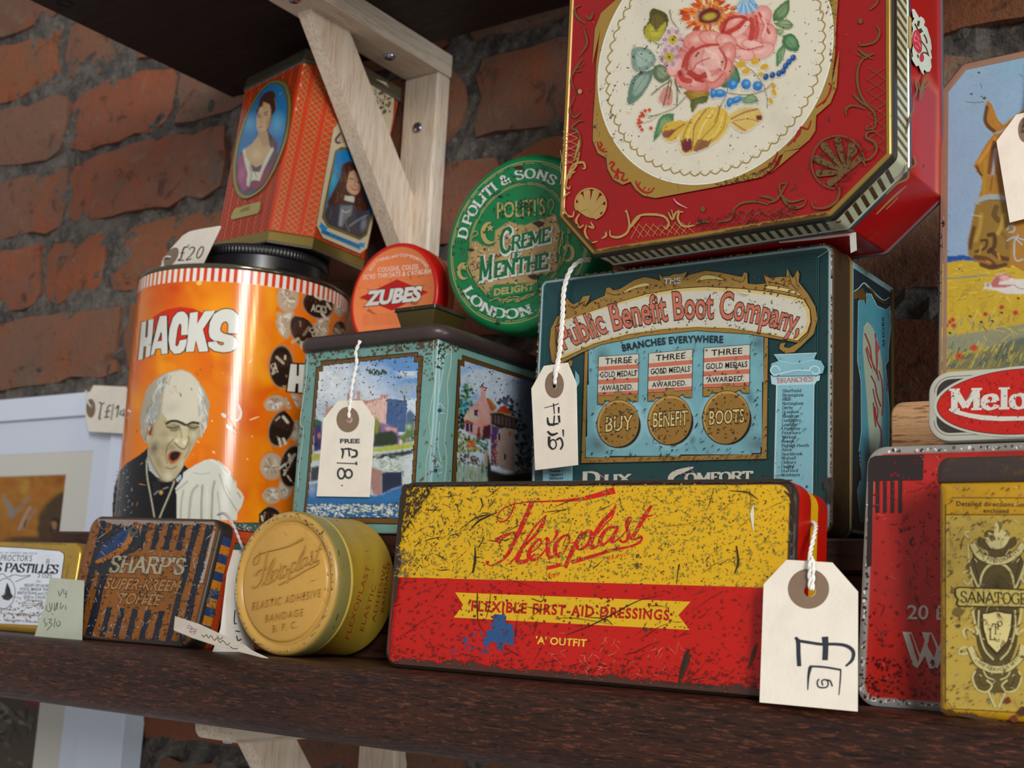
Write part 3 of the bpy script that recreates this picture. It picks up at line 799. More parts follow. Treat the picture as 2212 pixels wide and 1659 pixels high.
bracket(-SHT - UPZ, 'pale pine shelf bracket under the lower shelf, mostly hidden below its edge')

# raised back step the second row of tins stands on
RZ = 0.0717; RYF = 0.562
mb = MB(); box(mb, -.80, .18, RYF, .718, RZ - .016, RZ, C('#fff'), .0015)
M_step = wood_mat('dark_step_wood', '#3a2116', '#4e3020', '#1d110c', 'x', 1, .5, .35, 12, .2)
st = thing('step_board', 'dark brown wooden step at the back of the shelf, behind the front row of tins', 'riser', (-.3, .65, 0))
mb.build('top_board', M_step, st)
mb = MB(); box(mb, -.80, .18, RYF + .004, RYF + .020, 0, RZ - .016, C('#fff'), .001); mb.build('front_board', M_step, st)
for x in (-.797, .163):
    mb = MB(); box(mb, x, x + .015, RYF + .02, .716, 0, RZ - .016, C('#fff'), .001); mb.build('end_board', M_step, st)


# ------------------------------------------------------------------ tin bodies
def tin_block(parent, pl, corners, r, depth, mat, col, rimcol=None, rim=.0012, bevel=.0025, name='body', edgecol=None, d0=0.0, seg=6, back=True, recess=0.0):
    """rounded box tin in front plane pl: face at height 0, going back by depth"""
    m2 = MB(); e = edgecol if edgecol is not None else col
    rc = rimcol if rimcol is not None else e
    prof = []
    if recess > 0:
        prof += [(bevel + rim * 1.6, -d0 - recess, col), (bevel + rim, -d0 - recess, rc), (bevel + rim * .4, -d0 - recess * .2, rc)]
    prof += [(bevel, -d0, rc if recess > 0 else col), (bevel * .45, -d0 - bevel * .12, rc), (bevel * .12, -d0 - bevel * .5, rc), (0, -d0 - bevel, rc), (0, -d0 - bevel - .0002, e), (0, -depth + .001, e), (.001, -depth, e)]
    loft(m2, pl, corners, r, prof, True, back, seg)
    return m2.build(name, mat, parent, smooth=True, sharp=38)
def px_rect(pl, tl, tr, br, bl):
    q = [pl.uv(*p) for p in (bl, br, tr, tl)]; return q
def rect_uv(x0, x1, z0, z1): return [(x0, z0), (x1, z0), (x1, z1), (x0, z1)]
def lean_plane(Y, lean_deg=0, yaw_deg=0, z0=0.0, X=0.0):
    a = math.radians(lean_deg); y = math.radians(yaw_deg)
    u = np.array([math.cos(y), math.sin(y), 0]); f = np.array([-math.sin(y), math.cos(y), 0])
    return Plane((X, Y, z0), u, f * math.sin(a) + np.array([0, 0, 1]) * math.cos(a))

# ------------------------------------------------------------------ drawing helpers (coordinates read off enlarged crops)
def ZM(x0, y0, s):
    def f(t):
        if isinstance(t, str): return [(x0 + float(a) / s, y0 + float(b) / s) for a, b in (q.split(',') for q in t.split())]
        return (x0 + t[0] / s, y0 + t[1] / s)
    return f
def scratches(A, poly, n, seed, col, L=(8, 40), w=(.6, 1.8), ang=None, bend=.5):
    r = random.Random(seed); P = np.array(poly, float); x0, y0 = P.min(0); x1, y1 = P.max(0); k = 0; tries = 0
    while k < n and tries < n * 20:
        tries += 1
        x, y = r.uniform(x0, x1), r.uniform(y0, y1)
        a = r.uniform(0, PI) if ang is None else math.radians(r.gauss(*ang)); l = r.uniform(*L) * r.uniform(.4, 1)
        pts = [(x, y)]
        for i in range(3):
            a += r.uniform(-bend, bend); x += math.cos(a) * l / 3; y += math.sin(a) * l / 3; pts.append((x, y))
        q = np.array(pts)
        if not inside(P, q[:, 0], q[:, 1]).all(): continue
        ww = r.uniform(*w); A.line(pts, [ww * .3, ww, ww * .6, ww * .2], col, sm=3, nx=False); k += 1
    A.nx()
def flecks(A, poly, n, seed, col, s=(1, 4), dens=None, el=1.6):
    r = random.Random(seed); P = np.array(poly, float); x0, y0 = P.min(0); x1, y1 = P.max(0); V = []; F = []; k = 0; tries = 0
    while k < n and tries < n * 30:
        tries += 1
        x, y = r.uniform(x0, x1), r.uniform(y0, y1)
        if dens is not None and r.random() > dens(x, y): continue
        if not inside(P, np.array([x]), np.array([y]))[0]: continue
        m = r.randint(5, 7); ss = r.uniform(*s); th = r.uniform(0, PI); e = r.uniform(.6, el); b = len(V)
        for i in range(m):
            t = 2 * PI * i / m; q = ss * r.uniform(.45, 1.15); dx, dy = q * e * math.cos(t), q / e * math.sin(t)
            V.append((x + dx * math.cos(th) - dy * math.sin(th), y + dx * math.sin(th) + dy * math.cos(th)))
        F.append(tuple(range(b, b + m))); k += 1
    A._put(V, F, col, micro=np.repeat(np.arange(len(F)), [len(f) for f in F]) if F else None); A.nx()
def edge_wear(A, path, width, seed, col, inward, jag=.8, n=None, sm=6):
    """ragged band of bare metal or rust that follows an edge; inward: pixel vector into the face"""
    P = spline(path, sm) if sm and len(path) > 2 else np.asarray(path, float); L = np.concatenate([[0], np.cumsum(np.linalg.norm(np.diff(P, axis=0), axis=1))])
    m = int(L[-1] / 1.6) if n is None else n; s = np.linspace(0, L[-1], m); Q = np.stack([np.interp(s, L, P[:, i]) for i in (0, 1)], 1)
    nz = smooth_noise(s / 12 + seed * 7, s * 0, seed) * .5 + smooth_noise(s / 3.6, s * 0 + 4, seed) * .25 + smooth_noise(s / 1.5, s * 0 + 4, seed + 2) * .25; lw = smooth_noise(s / 60 + seed, s * 0, seed + 5)
    iw = np.asarray(inward, float); iw = iw / np.linalg.norm(iw)
    w = width * (1 - jag + jag * 1.6 * nz) * (.35 + 1.1 * lw); V = np.empty((2 * m, 2)); V[0::2] = Q; V[1::2] = Q + np.outer(w, iw)
    A._put(V, [(2 * i, 2 * i + 1, 2 * i + 3, 2 * i + 2) for i in range(m - 1)], col); A.nx()
def strokes(A, Z, spec, col, k=1.0, raised=0.0):
    """spec rows: 'pts' , widths"""
    for pts, w in spec:
        P = Z(pts) if isinstance(pts, str) else pts
        ww = [q * k for q in w] if hasattr(w, '__len__') else w * k
        if raised:
            S = spline(P, 5); n = len(S); W = np.interp(np.linspace(0, 1, n), np.linspace(0, 1, len(ww)), ww) if hasattr(ww, '__len__') else np.full(n, float(ww))
            T = np.gradient(S, axis=0); T /= np.linalg.norm(T, axis=1)[:, None] + 1e-9; Nn = np.stack([-T[:, 1], T[:, 0]], 1) * W[:, None] / 2
            V = np.empty((2 * n, 2)); V[0::2] = S + Nn; V[1::2] = S - Nn; F = [(2 * i, 2 * i + 1, 2 * i + 3, 2 * i + 2) for i in range(n - 1)]
            A._put(V, F, col, extra=raised); A._walls(V, F, col, raised)
        else: A.line(P, ww, col, nx=False)
    A.nx()
FLEX = [('400,268 560,245 800,238 1000,228 1200,208 1400,160 1592,105', [2.5, 3, 3.5, 5.5, 8, 11, 15]),
 ('400,200 395,270 370,350 320,440 250,482 200,465 195,410 240,340 320,295 400,268', [1.5, 3, 3.5, 3.5, 3, 3, 3, 3, 2.5]),
 ('602,250 540,400 470,560 400,700 320,860 220,960 120,1005 75,985 72,948', [10, 10.5, 10, 9.5, 8, 5, 3.5, 5, 8]),
 ('186,726 240,672 330,628 430,612 505,625 530,585', [16, 10, 6, 5, 4, 2]),
 ('325,990 430,880 520,720 640,540 760,418', [3, 5, 5, 5, 4]),
 ('768,412 735,500 640,640 520,760 445,870 435,955 520,955 600,900 640,860', [3, 9, 7, 6, 10, 11, 9, 5, 3]),
 ('590,850 680,785 715,715 680,695 600,780 565,870 585,930 660,925 730,860 780,790', [3, 3.5, 4, 6, 7, 10, 9, 6, 4, 3]),
 ('752,692 790,685 792,780 798,870 830,905 890,880 950,840', [3, 8, 10, 10, 7, 4, 3]), ('888,572 905,615 868,690 800,760', [2, 8, 4, 2]),
 ('985,648 915,710 880,800 892,880 950,880 1020,780 1052,690 1030,640 975,655', [5, 8, 10, 9, 5, 4, 4, 5, 5]), ('1050,650 1035,700 1065,735 1120,722 1170,690', [3, 3, 3, 3, 3]),
 ('1212,598 1150,710 1090,820 1040,930 1000,1030', [8, 10, 10, 9, 9]), ('1130,720 1215,625 1290,595 1318,650 1270,750 1195,810 1140,800 1165,765', [3, 5, 8, 10, 8, 5, 5, 4]),
 ('1612,270 1560,370 1450,480 1370,600 1310,720 1312,792 1370,780 1450,730', [2, 9, 9, 9, 10, 9, 5, 3]), ('1385,630 1480,510 1560,430 1608,300', [3, 3, 3, 2]),
 ('1610,540 1515,560 1445,640 1415,725 1445,760 1520,705 1590,610 1635,540', [5, 7, 9, 10, 6, 4, 5, 5]), ('1638,530 1585,640 1553,710 1585,722 1660,668', [6, 9, 8, 5, 3]),
 ('1640,692 1720,600 1772,490 1788,432 1752,440 1730,520 1758,620 1738,700 1690,725 1652,700', [3, 3, 4, 4, 5, 7, 9, 7, 5, 6]),
 ('2032,288 1960,400 1890,520 1820,640 1788,680 1850,692', [6, 10, 9, 9, 7, 4]), ('1862,440 1950,425 2048,402', [3, 5, 3]),
 ('1850,692 1900,655 1915,690 1870,740 1760,780 1600,812 1400,870 1220,925 1075,965', [4, 5, 5, 5, 5, 6, 7, 8, 9]), ('772,1036 870,1015 965,988', [8, 8, 8])]
def paper_tag(name, label, pl, pts, mat, hole=None, ring=None, thick=.0004, col='#efe6d4', group=None, cat='tag', curl=0.0):
    """card label: flat outline in pixels on plane pl, brown reinforcing ring round the string hole (hole/ring: cx,cy,rx,ry px)"""
    P = np.array([pl.uv(*p) for p in pts]); c = P.mean(0); base = pl.p(P[:, 0].mean(), P[:, 1].min())
    t = thing(name, label, cat, base, group); m2 = MB()
    hp = [pl.uv(*q) for q in ellipse(hole[0], hole[1], hole[2], hole[3], 0, 16)] if hole else None
    loops = [[Vector((q[0], q[1], 0)) for q in P]] + ([[Vector((q[0], q[1], 0)) for q in hp]] if hp else [])
    A_ = list(P) + (hp or []); n = len(A_)
    bend = (lambda q: -curl * ((q[0] - c[0]) ** 2)) if curl else (lambda q: 0)
    T = [tuple(f) for f in tessellate_polygon(loops)]
    V = [pl.p(q[0], q[1], thick) for q in A_] + [pl.p(q[0], q[1], 0) for q in A_]
    F = T + [tuple(i + n for i in f[::-1]) for f in T]
    k = len(P); F += [(i, (i + 1) % k, n + (i + 1) % k, n + i) for i in range(k)]
    if hp:
        h_ = len(hp); F += [(k + i, n + k + i, n + k + (i + 1) % h_, k + (i + 1) % h_) for i in range(h_)]
    m2.add(V, F, C(col)); m2.build('card', mat, t)
    if ring:
        a2 = Art(Plane(pl.o, pl.u, pl.v), base=thick + .0001)
        a2.poly(ellipse(ring[0], ring[1], ring[2], ring[3], 0, 40), C('#86705c'), holes=[ellipse(hole[0], hole[1], hole[2], hole[3], 0, 16)[::-1]])
        a2.build('reinforcing_ring', mat, t)
    return t
M_card = plain_mat('tag_card', .75, .2, .10, 60, .25, 500)
M_twine = plain_mat('cotton_twine', .85, .2)
M_ink = plain_mat('ink', .6, .3)
def at(pl, px, py, off=0.0): return pl.map([(px, py)], off)[0]

# ------------------------------------------------------------------ picture frame hung on the wall, passing behind the shelf
FY = .7215
def frame_thing():
    t = thing('picture_frame', 'white picture frame on the wall behind the left end of the shelf', 'picture frame', (-1.06, WY, -.05))
    Mw = plain_mat('white_frame_paint', .45, .4); 
    xr = atY(270, 1540, FY)[0]; zt = atY(180, 847, FY)[2]; xf = atY(222, 1100, FY)[0]; zf = atY(0, 911, FY)[2]
    xm = atY(187.5, 1100, FY + .008)[0]; zm = atY(100, 978, FY + .008)[2]; xp = atY(135, 1100, FY + .009)[0]; zp = atY(70, 1026, FY + .009)[2]
    W = -1.30; ZB = -.34
    dx = xr - xf; dxm = xr - xm; dxp = xr - xp
    def ringq(xo, zo, xi, zi, yo, yi, bot=1.0):
        # four mitred bars, returned as separate quads lists
        A = [(W + (xr - xo), yo, zo), (xo, yo, zo), (xo, yo, ZB + (zt - zo)), (W + (xr - xo), yo, ZB + (zt - zo))]
        B = [(W + (xr - xi), yi, zi), (xi, yi, zi), (xi, yi, ZB + (zt - zi)), (W + (xr - xi), yi, ZB + (zt - zi))]
        return A, B
    wht = C('#d9e2f0')
    levels = [(xr, zt, WY - .001), (xr, zt, FY + .001), (xr - .0008, zt - .0008, FY), (xf + .0006, zf + .0006, FY), (xf, zf, FY + .001), (xf, zf, FY + .004), (xm, zm, FY + .0082), (xm, zm, FY + .012)]
    names = ['top_bar', 'side_bar', 'bottom_bar', 'side_bar']
    for i in range(4):
        m2 = MB()
        for (a, b_) in zip(levels[:-1], levels[1:]):
            A, B = ringq(a[0], a[1], b_[0], b_[1], a[2], b_[2]); j = (i + 1) % 4
            m2.add([A[i], A[j], B[j], B[i]], [(3, 2, 1, 0)], wht)
        m2.build(names[i], Mw, t)
    m2 = MB(); A, B = ringq(xm + .002, zm + .002, xp, zp, FY + .0085, FY + .0085)
    for i in range(4):
        j = (i + 1) % 4; m2.add([A[i], A[j], B[j], B[i]], [(3, 2, 1, 0)], C('#cfcdc2'))
    A, B = ringq(xp, zp, xp - .001, zp - .001, FY + .0085, FY + .0095)
    for i in range(4):
        j = (i + 1) % 4; m2.add([A[i], A[j], B[j], B[i]], [(3, 2, 1, 0)], C('#efeee6'))
    m2.build('mat_board', plain_mat('mat_card', .8), t)
    
    A = Art(Plane((0, FY + .0097, 0), (1, 0, 0)), base=.0001); Z = ZM(0, 820, 4.607); Zl = ZM(0, 1340, 2.458); r_ = random.Random(4)
    P3 = lambda x, z: proj((x, FY + .0095, z)); q = [P3(-1.19, zp - .0003), P3(xp - .0003, zp - .0003), P3(xp - .0003, -.25), P3(-1.19, -.25)]
    A.poly(q, C('#4c4234'))
    cv = Canvas(-150, 1020, 152, 1420, 3, C('#a8741f')); n = fbm(cv.X / 50, cv.Y / 60, 3, 3)[..., None]; cv.I = C('#a87a2c')[:3] * n + C('#9c5a1c')[:3] * (1 - n); cv.T[:] = True
    for p, a, b, c in (((90, 1030), 22, 16, '#9c5524'), ((600, 990), 26, 22, '#8a4014'), ((250, 1080), 14, 26, '#b08c3c'), ((400, 1150), 30, 18, '#a86420')): cv.blob(*Z(p), a, b, C(c), 0, .9, .8)
    cv.poly(Z('370,1500 380,1350 430,1280 520,1180 600,1120 670,1110 640,1600 400,1650'), C('#4c3a24'), 3); cv.poly(Z('0,1620 150,1560 600,1560 600,2200 0,2200 -600,1800'), C('#4a3420'), 4)
    cv.poly(Z('20,1120 50,1160 110,1240 130,1290 190,1270 250,1200 310,1140 300,1180 230,1250 170,1330 110,1400 80,1370 85,1310 50,1240'), C('#8a8078'), 1); cv.line(Z('190,1490 230,1400 270,1320 300,1270'), 6, C('#a89488')); cv.line(Z('240,1480 290,1380 350,1300'), 5, C('#96806c')); cv.line(Z('240,1480 260,1400'), 3, C('#3a2418'))
    cv.poly(Z('500,1420 540,1370 600,1390 610,1560 540,1590 500,1480'), C('#2a1c14'), 1); cv.poly(Z('510,1430 550,1400 570,1440 550,1500 515,1480'), C('#96704a'), 1); cv.grain(10, .2, 4)
    A.paint(cv, [(-160, 1024), (146, 1025.5), (96, 1430), (-160, 1430)])
    A.poly(Zl('0,430 50,470 150,560 110,560 60,500 30,600 0,640'), C('#77726a')); A.poly(Zl('130,425 220,435 215,455 140,450'), C('#7c2c34')); A.ell(*Zl((50, 545)), 5, 10, C('#8a6e54')); A.ell(*Zl((10, 620)), 6, 10, C('#2c2018'))
    for k in range(40): A.ell(*Zl((r_.uniform(0, 180), r_.uniform(470, 900))), r_.uniform(4, 14), r_.uniform(3, 10), C(r_.choice(['#4a4236', '#5a5142', '#3c342a', '#625844'])), r_.uniform(0, 90), 9)
    A.build('picture', plain_mat('picture_print', .6, .3), t)
frame_thing()

# ------------------------------------------------------------------ FRONT ROW
# --- yellow and red first-aid dressings tin
def first_aid_tin():
    pl = lean_plane(.50, 3, 0); M = tin_mat('first_aid_tin_paint', .30, 240, '#3a2e14', .12, 34, '#33241a', .3, 60, '#2a2012', 0, '#8f8130', .36, .5, .15, .08, 3.1)
    q = px_rect(pl, (862, 1040), (1722, 1031), (1705, 1518), (826, 1441))
    t = thing('first_aid_tin', 'long yellow and red first-aid dressings tin leaning back at the shelf front', 'tin', pl.p((q[0][0] + q[1][0]) / 2, 0))
    Y, Rd, Dk = C('#d6a612'), C('#bb1408'), C('#30221a')
    m2 = MB(); b = .0028
    loft(m2, pl, q, .009, [(b + .0006, 0, Y), (b, 0, Dk), (b * .45, -b * .12, Dk), (b * .12, -b * .5, Dk), (0, -b, Dk), (0, -b * 1.5, Rd), (0, -.0165, Rd), (.0002, -.0172, Dk), (.0014, -.0174, Dk)], True, True, 7)
    m2.build('lid', M, t, smooth=True, sharp=38)
    m2 = MB(); loft(m2, pl, q, .009, [(.0014, -.0172, Y), (.0014, -.0285, Y), (.0014, -.0286, Rd), (.0014, -.040, Rd), (.0016, -.0402, Dk), (.003, -.042, Dk)], False, True, 7)
    m2.build('body', M, t, smooth=True, sharp=38)
    A = Art(pl); Z3 = ZM(800, 1000, 3.16); Z5 = ZM(1040, 1040, 5.53); Z = ZM(960, 1260, 3.95); Z4 = ZM(1400, 1000, 2.517)
    # red lower half (outline follows the rounded corners)
    o = rounded(q, .009, b * .95, 7); k = pl.uv(1180, 1252.5)[1]
    L = [pl.uv(835, 1246), pl.uv(1718, 1271)]
    def lineZ(u): return L[0][1] + (L[1][1] - L[0][1]) * (u - L[0][0]) / (L[1][0] - L[0][0])
    low = [p for p in o if p[1] < lineZ(p[0])]
    low = sorted(low, key=lambda p: math.atan2(p[1] - .03, p[0] - (q[0][0] + q[1][0]) / 2))
    e0, e1 = o[:, 0].min(), o[:, 0].max()
    ring = [(e0 + .0004, lineZ(e0))] + [tuple(p) for p in o[:8] if p[1] < lineZ(p[0])] + [tuple(p) for p in o[8:16] if p[1] < lineZ(p[0])] + [(e1, lineZ(e1))]
    px = [proj(pl.p(u, v)) for u, v in ring]
    A.poly(px, Rd)
    face = [proj(pl.p(*p)) for p in o]
    A.poly(Z('92,78 2100,157 1995,272 2092,398 80,292 160,185'), C('#d6aa18'))
    A.text('FLEXIBLE FIRST-AID DRESSINGS', Z((222, 233)), Z((1915, 314)), 21.5, C('#b01608'), bold=.05, sp=.12)
    A.text("'A' OUTFIT", Z((775, 514)), Z((1212, 541)), 15.5, C('#e6c23c'), bold=.03, sp=.02)
    strokes(A, Z5, FLEX, C('#c4190d'))
    A.text('BRAND', Z5((1497, 950)), Z5((1742, 885)), 8, C('#c4190d'), sp=.25, shear=.2, up=(.15, -1))
    A.text('Regd', Z5((780, 1143)), Z5((925, 1130)), 9, C('#c4190d'), shear=.3, up=(.1, -1))
    blue = C('#28507f')
    A.poly(Z('400,290 430,262 480,268 515,262 528,300 520,340 590,350 575,390 600,420 585,480 600,520 560,530 520,500 495,560 480,575 440,555 450,515 430,495 390,500 345,505 330,480 365,450 350,430 360,400 410,395 395,370 390,340 430,330'), blue, sm=0)
    A.poly(Z('160,480 190,455 200,490 180,505 155,500'), blue); A.poly(Z('340,470 370,480 380,540 340,545 330,510'), blue)
    flecks(A, [Z((150, 430)), Z((640, 380)), Z((620, 600)), Z((20, 600))], 90, 4, blue, (.8, 3))
    flecks(A, face, 2300, 12, C('#8d8232'), (.8, 3.6), lambda x, y: (1.0 if x < 1180 or (y < 1240) else .5) if y < lineY(x) else .0)
    flecks(A, face, 1300, 13, C('#4a3a1c'), (.6, 2.4), lambda x, y: (1.0 if x < 1000 else .45) if y < lineY(x) else .06)
    flecks(A, face, 800, 14, C('#7a1510'), (.9, 4.2), lambda x, y: 0 if y < lineY(x) + 6 else (1 if x < 1130 or y > 1400 else .5))
    flecks(A, [Z3(p) for p in ((850, 220), (1950, 180), (1950, 640), (800, 720))], 150, 15, C('#6e2a12'), (.6, 1.8))
    up_ = [p for p in Z3('170,170 1100,140 1000,740 140,760')]
    scratches(A, up_, 80, 3, C('#3a2f1a'), (8, 46), (.7, 2.4))
    scratches(A, face, 150, 4, C('#46391d'), (6, 36), (.5, 1.6))
    scratches(A, [p for p in face if True], 60, 5, C('#4a120c'), (20, 110), (.6, 2.2), (-35, 25), .25)
    scratches(A, Z3('1100,1150 2212,1200 2212,1560 1300,1480'), 60, 6, C('#d79a7a'), (8, 40), (.4, .9))
    for s_, w_ in (('2110,1500 2130,1400 2160,1300 2180,1270', [5, 9, 7, 3]), ('1330,1175 1500,1110 1640,1040 1830,940 2000,900', [1, 2.2, 3, 1.6, .6]), ('730,890 730,1000 740,1100 795,1170', [2, 3, 1.5, .5]), ('820,890 810,980 790,1060', [1, 2, 1]), ('700,750 715,660 715,575', [4, 5, 2]), ('735,580 765,530 775,490', [2, 2, 1]), ('610,455 700,385 760,362 820,350', [1, 2, 3, 1]), ('690,445 740,395 800,365 870,335', [2, 4, 3, 1]), ('755,240 765,290 745,330', [3, 2, 1]), ('1100,925 1170,945 1190,890', [1.5, 2, 1]), ('1460,1050 1600,1065 1655,1105', [1, 2, 1]), ('1260,1060 1400,1060 1650,1100', [.6, 1.2, .6]), ('2110,690 2100,740 2090,830', [3, 2, 1])):
        A.line(Z3(s_), w_, C('#2c2013'), nx=False)
    for s_, w_ in (('180,1180 205,1100 230,1040', [4, 10, 6]), ('545,1120 570,1040 590,980', [3, 8, 3]), ('400,700 330,740 250,800', [.8, 1.2, .6]), ('440,150 540,160 600,200', [1, 3, 1]), ('740,150 790,210 800,330', [2, 7, 3]), ('480,450 490,540 470,600', [3, 5, 2])):
        A.line(Z4(s_), w_, C('#3a2618'), nx=False)
    A.line(Z4('572,232 566,280 572,370'), [1.5, 9, 1.5], C('#d8d0b4'), nx=False); A.nx()
    dk = C('#33261d')
    edge_wear(A, [(852, 1434), (1250, 1469), (1690, 1508)], 13, 3, dk, (.02, -1), .5); edge_wear(A, [(860, 1434), (1690, 1506)], 17, 31, C('#4a2a20'), (.02, -1), .9)
    flecks(A, [(845, 1400), (1250, 1430), (1690, 1460), (1695, 1500), (1250, 1462), (850, 1430)], 380, 33, C('#4a2018'), (.8, 3.4)); flecks(A, [(845, 1405), (1250, 1440), (1690, 1470), (1695, 1506), (1250, 1466), (850, 1432)], 160, 34, C('#a8583c'), (.5, 1.6))
    edge_wear(A, [(872, 1046), (1250, 1040), (1712, 1036)], 6, 5, dk, (0, 1), .9)
    edge_wear(A, [(868, 1050), (856, 1200), (839, 1420)], 8, 7, dk, (1, 0), .9)
    edge_wear(A, [(1717, 1045), (1712, 1240), (1703, 1500)], 4, 8, dk, (-1, 0), .9)
    flecks(A, [(866, 1046), (940, 1043), (900, 1110), (858, 1180)], 200, 17, dk, (1, 4))
    flecks(A, [(858, 1180), (900, 1190), (880, 1245), (850, 1245)], 60, 18, C('#7a6248'), (1, 4))
    A.build('printed_lid_design', M, t)
    return pl, q
def lineY(x): return 1246 + (x - 835) * 25 / 883
first_aid_tin()

# --- round mustard bandage tin lying on its side
def bandage_tin():
    ctr = np.array([-.5073, .508, .0404]); M = tin_mat('bandage_tin_paint', .25, 200, '#4a3a20', .42, 60, '#6a5a3c', .25, 60, '#4a3c22', 0, '#888', .34, .5, .15, .3, 5.3)
    t = thing('bandage_tin', 'round mustard yellow adhesive bandage tin lying on its side, embossed lid facing front', 'tin', ctr - np.array([0, 0, .0404]))
    c0, c1, c2 = C('#c59748'), C('#be9446'), C('#857d46')
    m2 = MB(); R = .0402
    lathe(m2, ctr, (0, 1, 0), [(.0001, .0012, c0), (.0312, .0012, c0), (.0322, .0016, c0), (.0327, .0026, c1), (.0339, .0028, c1), (.0349, .0016, c1), (.0372, .0008, c1), (.0389, .0016, c1), (.0399, .0034, c2), (R, .0055, c2), (R, .0122, c2), (.0396, .0126, C('#333')), (.0390, .0127, C('#333'))], None, 96, False, True)
    m2.build('lid', M, t, smooth=True, sharp=50)
    m2 = MB(); y0, y1 = C('#b3942f'), C('#a98a2b')
    lathe(m2, ctr, (0, 1, 0), [(.0385, .0124, y0), (.0396, .0130, C('#c9b04a')), (.0399, .0142, C('#c9b04a')), (.0395, .0154, y0), (.0391, .0162, y0), (.0391, .048, y1), (.0397, .049, y1), (.0395, .050, y1), (.03, .050, y1)], None, 96, False, True)
    m2.build('body', M, t, smooth=True, sharp=50)
    pl = Plane(ctr + np.array([0, .0012, 0]), (1, 0, 0)); A = Art(pl, base=.00001); Z = ZM(500, 1140, 6.38)
    # embossed script, fitted from the flat tin's lettering
    src = np.array([[400, 268, 1], [1590, 105, 1], [75, 985, 1]], float); dst = np.array([[385, 362], [985, 145], [285, 822]], float); T = np.linalg.solve(src, dst)
    def ZT(s_):
        p = np.array([[float(v) for v in q.split(',')] + [1] for q in s_.split()]) @ T
        return [Z((a, b)) for a, b in p]
    emb = C('#ab823c')
    strokes(A, ZT, FLEX, emb, .36, .0008)
    for s_, a, b, h in (('ELASTIC ADHESIVE', (270, 1135), (1230, 945), 17), ('BANDAGE', (450, 1300), (985, 1208), 16), ('B. P. C.', (550, 1440), (905, 1375), 15.5)):
        A.text(s_, Z(a), Z(b), h, emb, bold=-.015, sp=.14, raised=.0008)
    A.build('embossed_lettering', M, t)
    A = Art(Cyl(ctr, (0, 1, 0), .0391), base=.00005, step=.00002); Z2 = ZM(120, 1080, 2.989)
    for s_, a, b, h in (('FLEXOPLAST', (1893, 908), (2034, 428), 9.5), ('ELASTIC', (1985, 855), (2072, 548), 8.5), ('ADHESIVE', (2062, 790), (2142, 412), 8), ('BANDAGE', (2120, 730), (2162, 395), 7)):
        A.text(s_, Z2(a), Z2(b), h, C('#9a3618'), up='perp', sp=.08)
    A.build('side_lettering', M, t)
    for P_ in ([(731, 1189), (733, 1200)], [(726, 1340), (731, 1326)]): A = Art(Cyl(ctr, (0, 1, 0), .0402), base=.00005); A.line(P_, 1.5, C('#1c1810'), sm=0); A.build('ink_mark', M, t)
    # worn paint round the rim
    pr = Plane(ctr + np.array([0, .0007, 0]), (1, 0, 0)); A = Art(pr); rr = random.Random(3)
    cc = proj(ctr)
    for k in range(150):
        a = rr.uniform(0, 2 * PI); u = .0372 + rr.uniform(-.0006, .0006); p = pr.p(u * math.cos(a), u * math.sin(a)); q = pr.p(u * math.cos(a + rr.uniform(.01, .05)), u * math.sin(a + .03))
        A.line([proj(p), proj(q)], rr.uniform(.6, 2.2), C(rr.choice(['#8a7448', '#c9c2ae', '#5e4c2c'])), sm=0, nx=False)
    A.build('worn_rim', M, t)
bandage_tin()

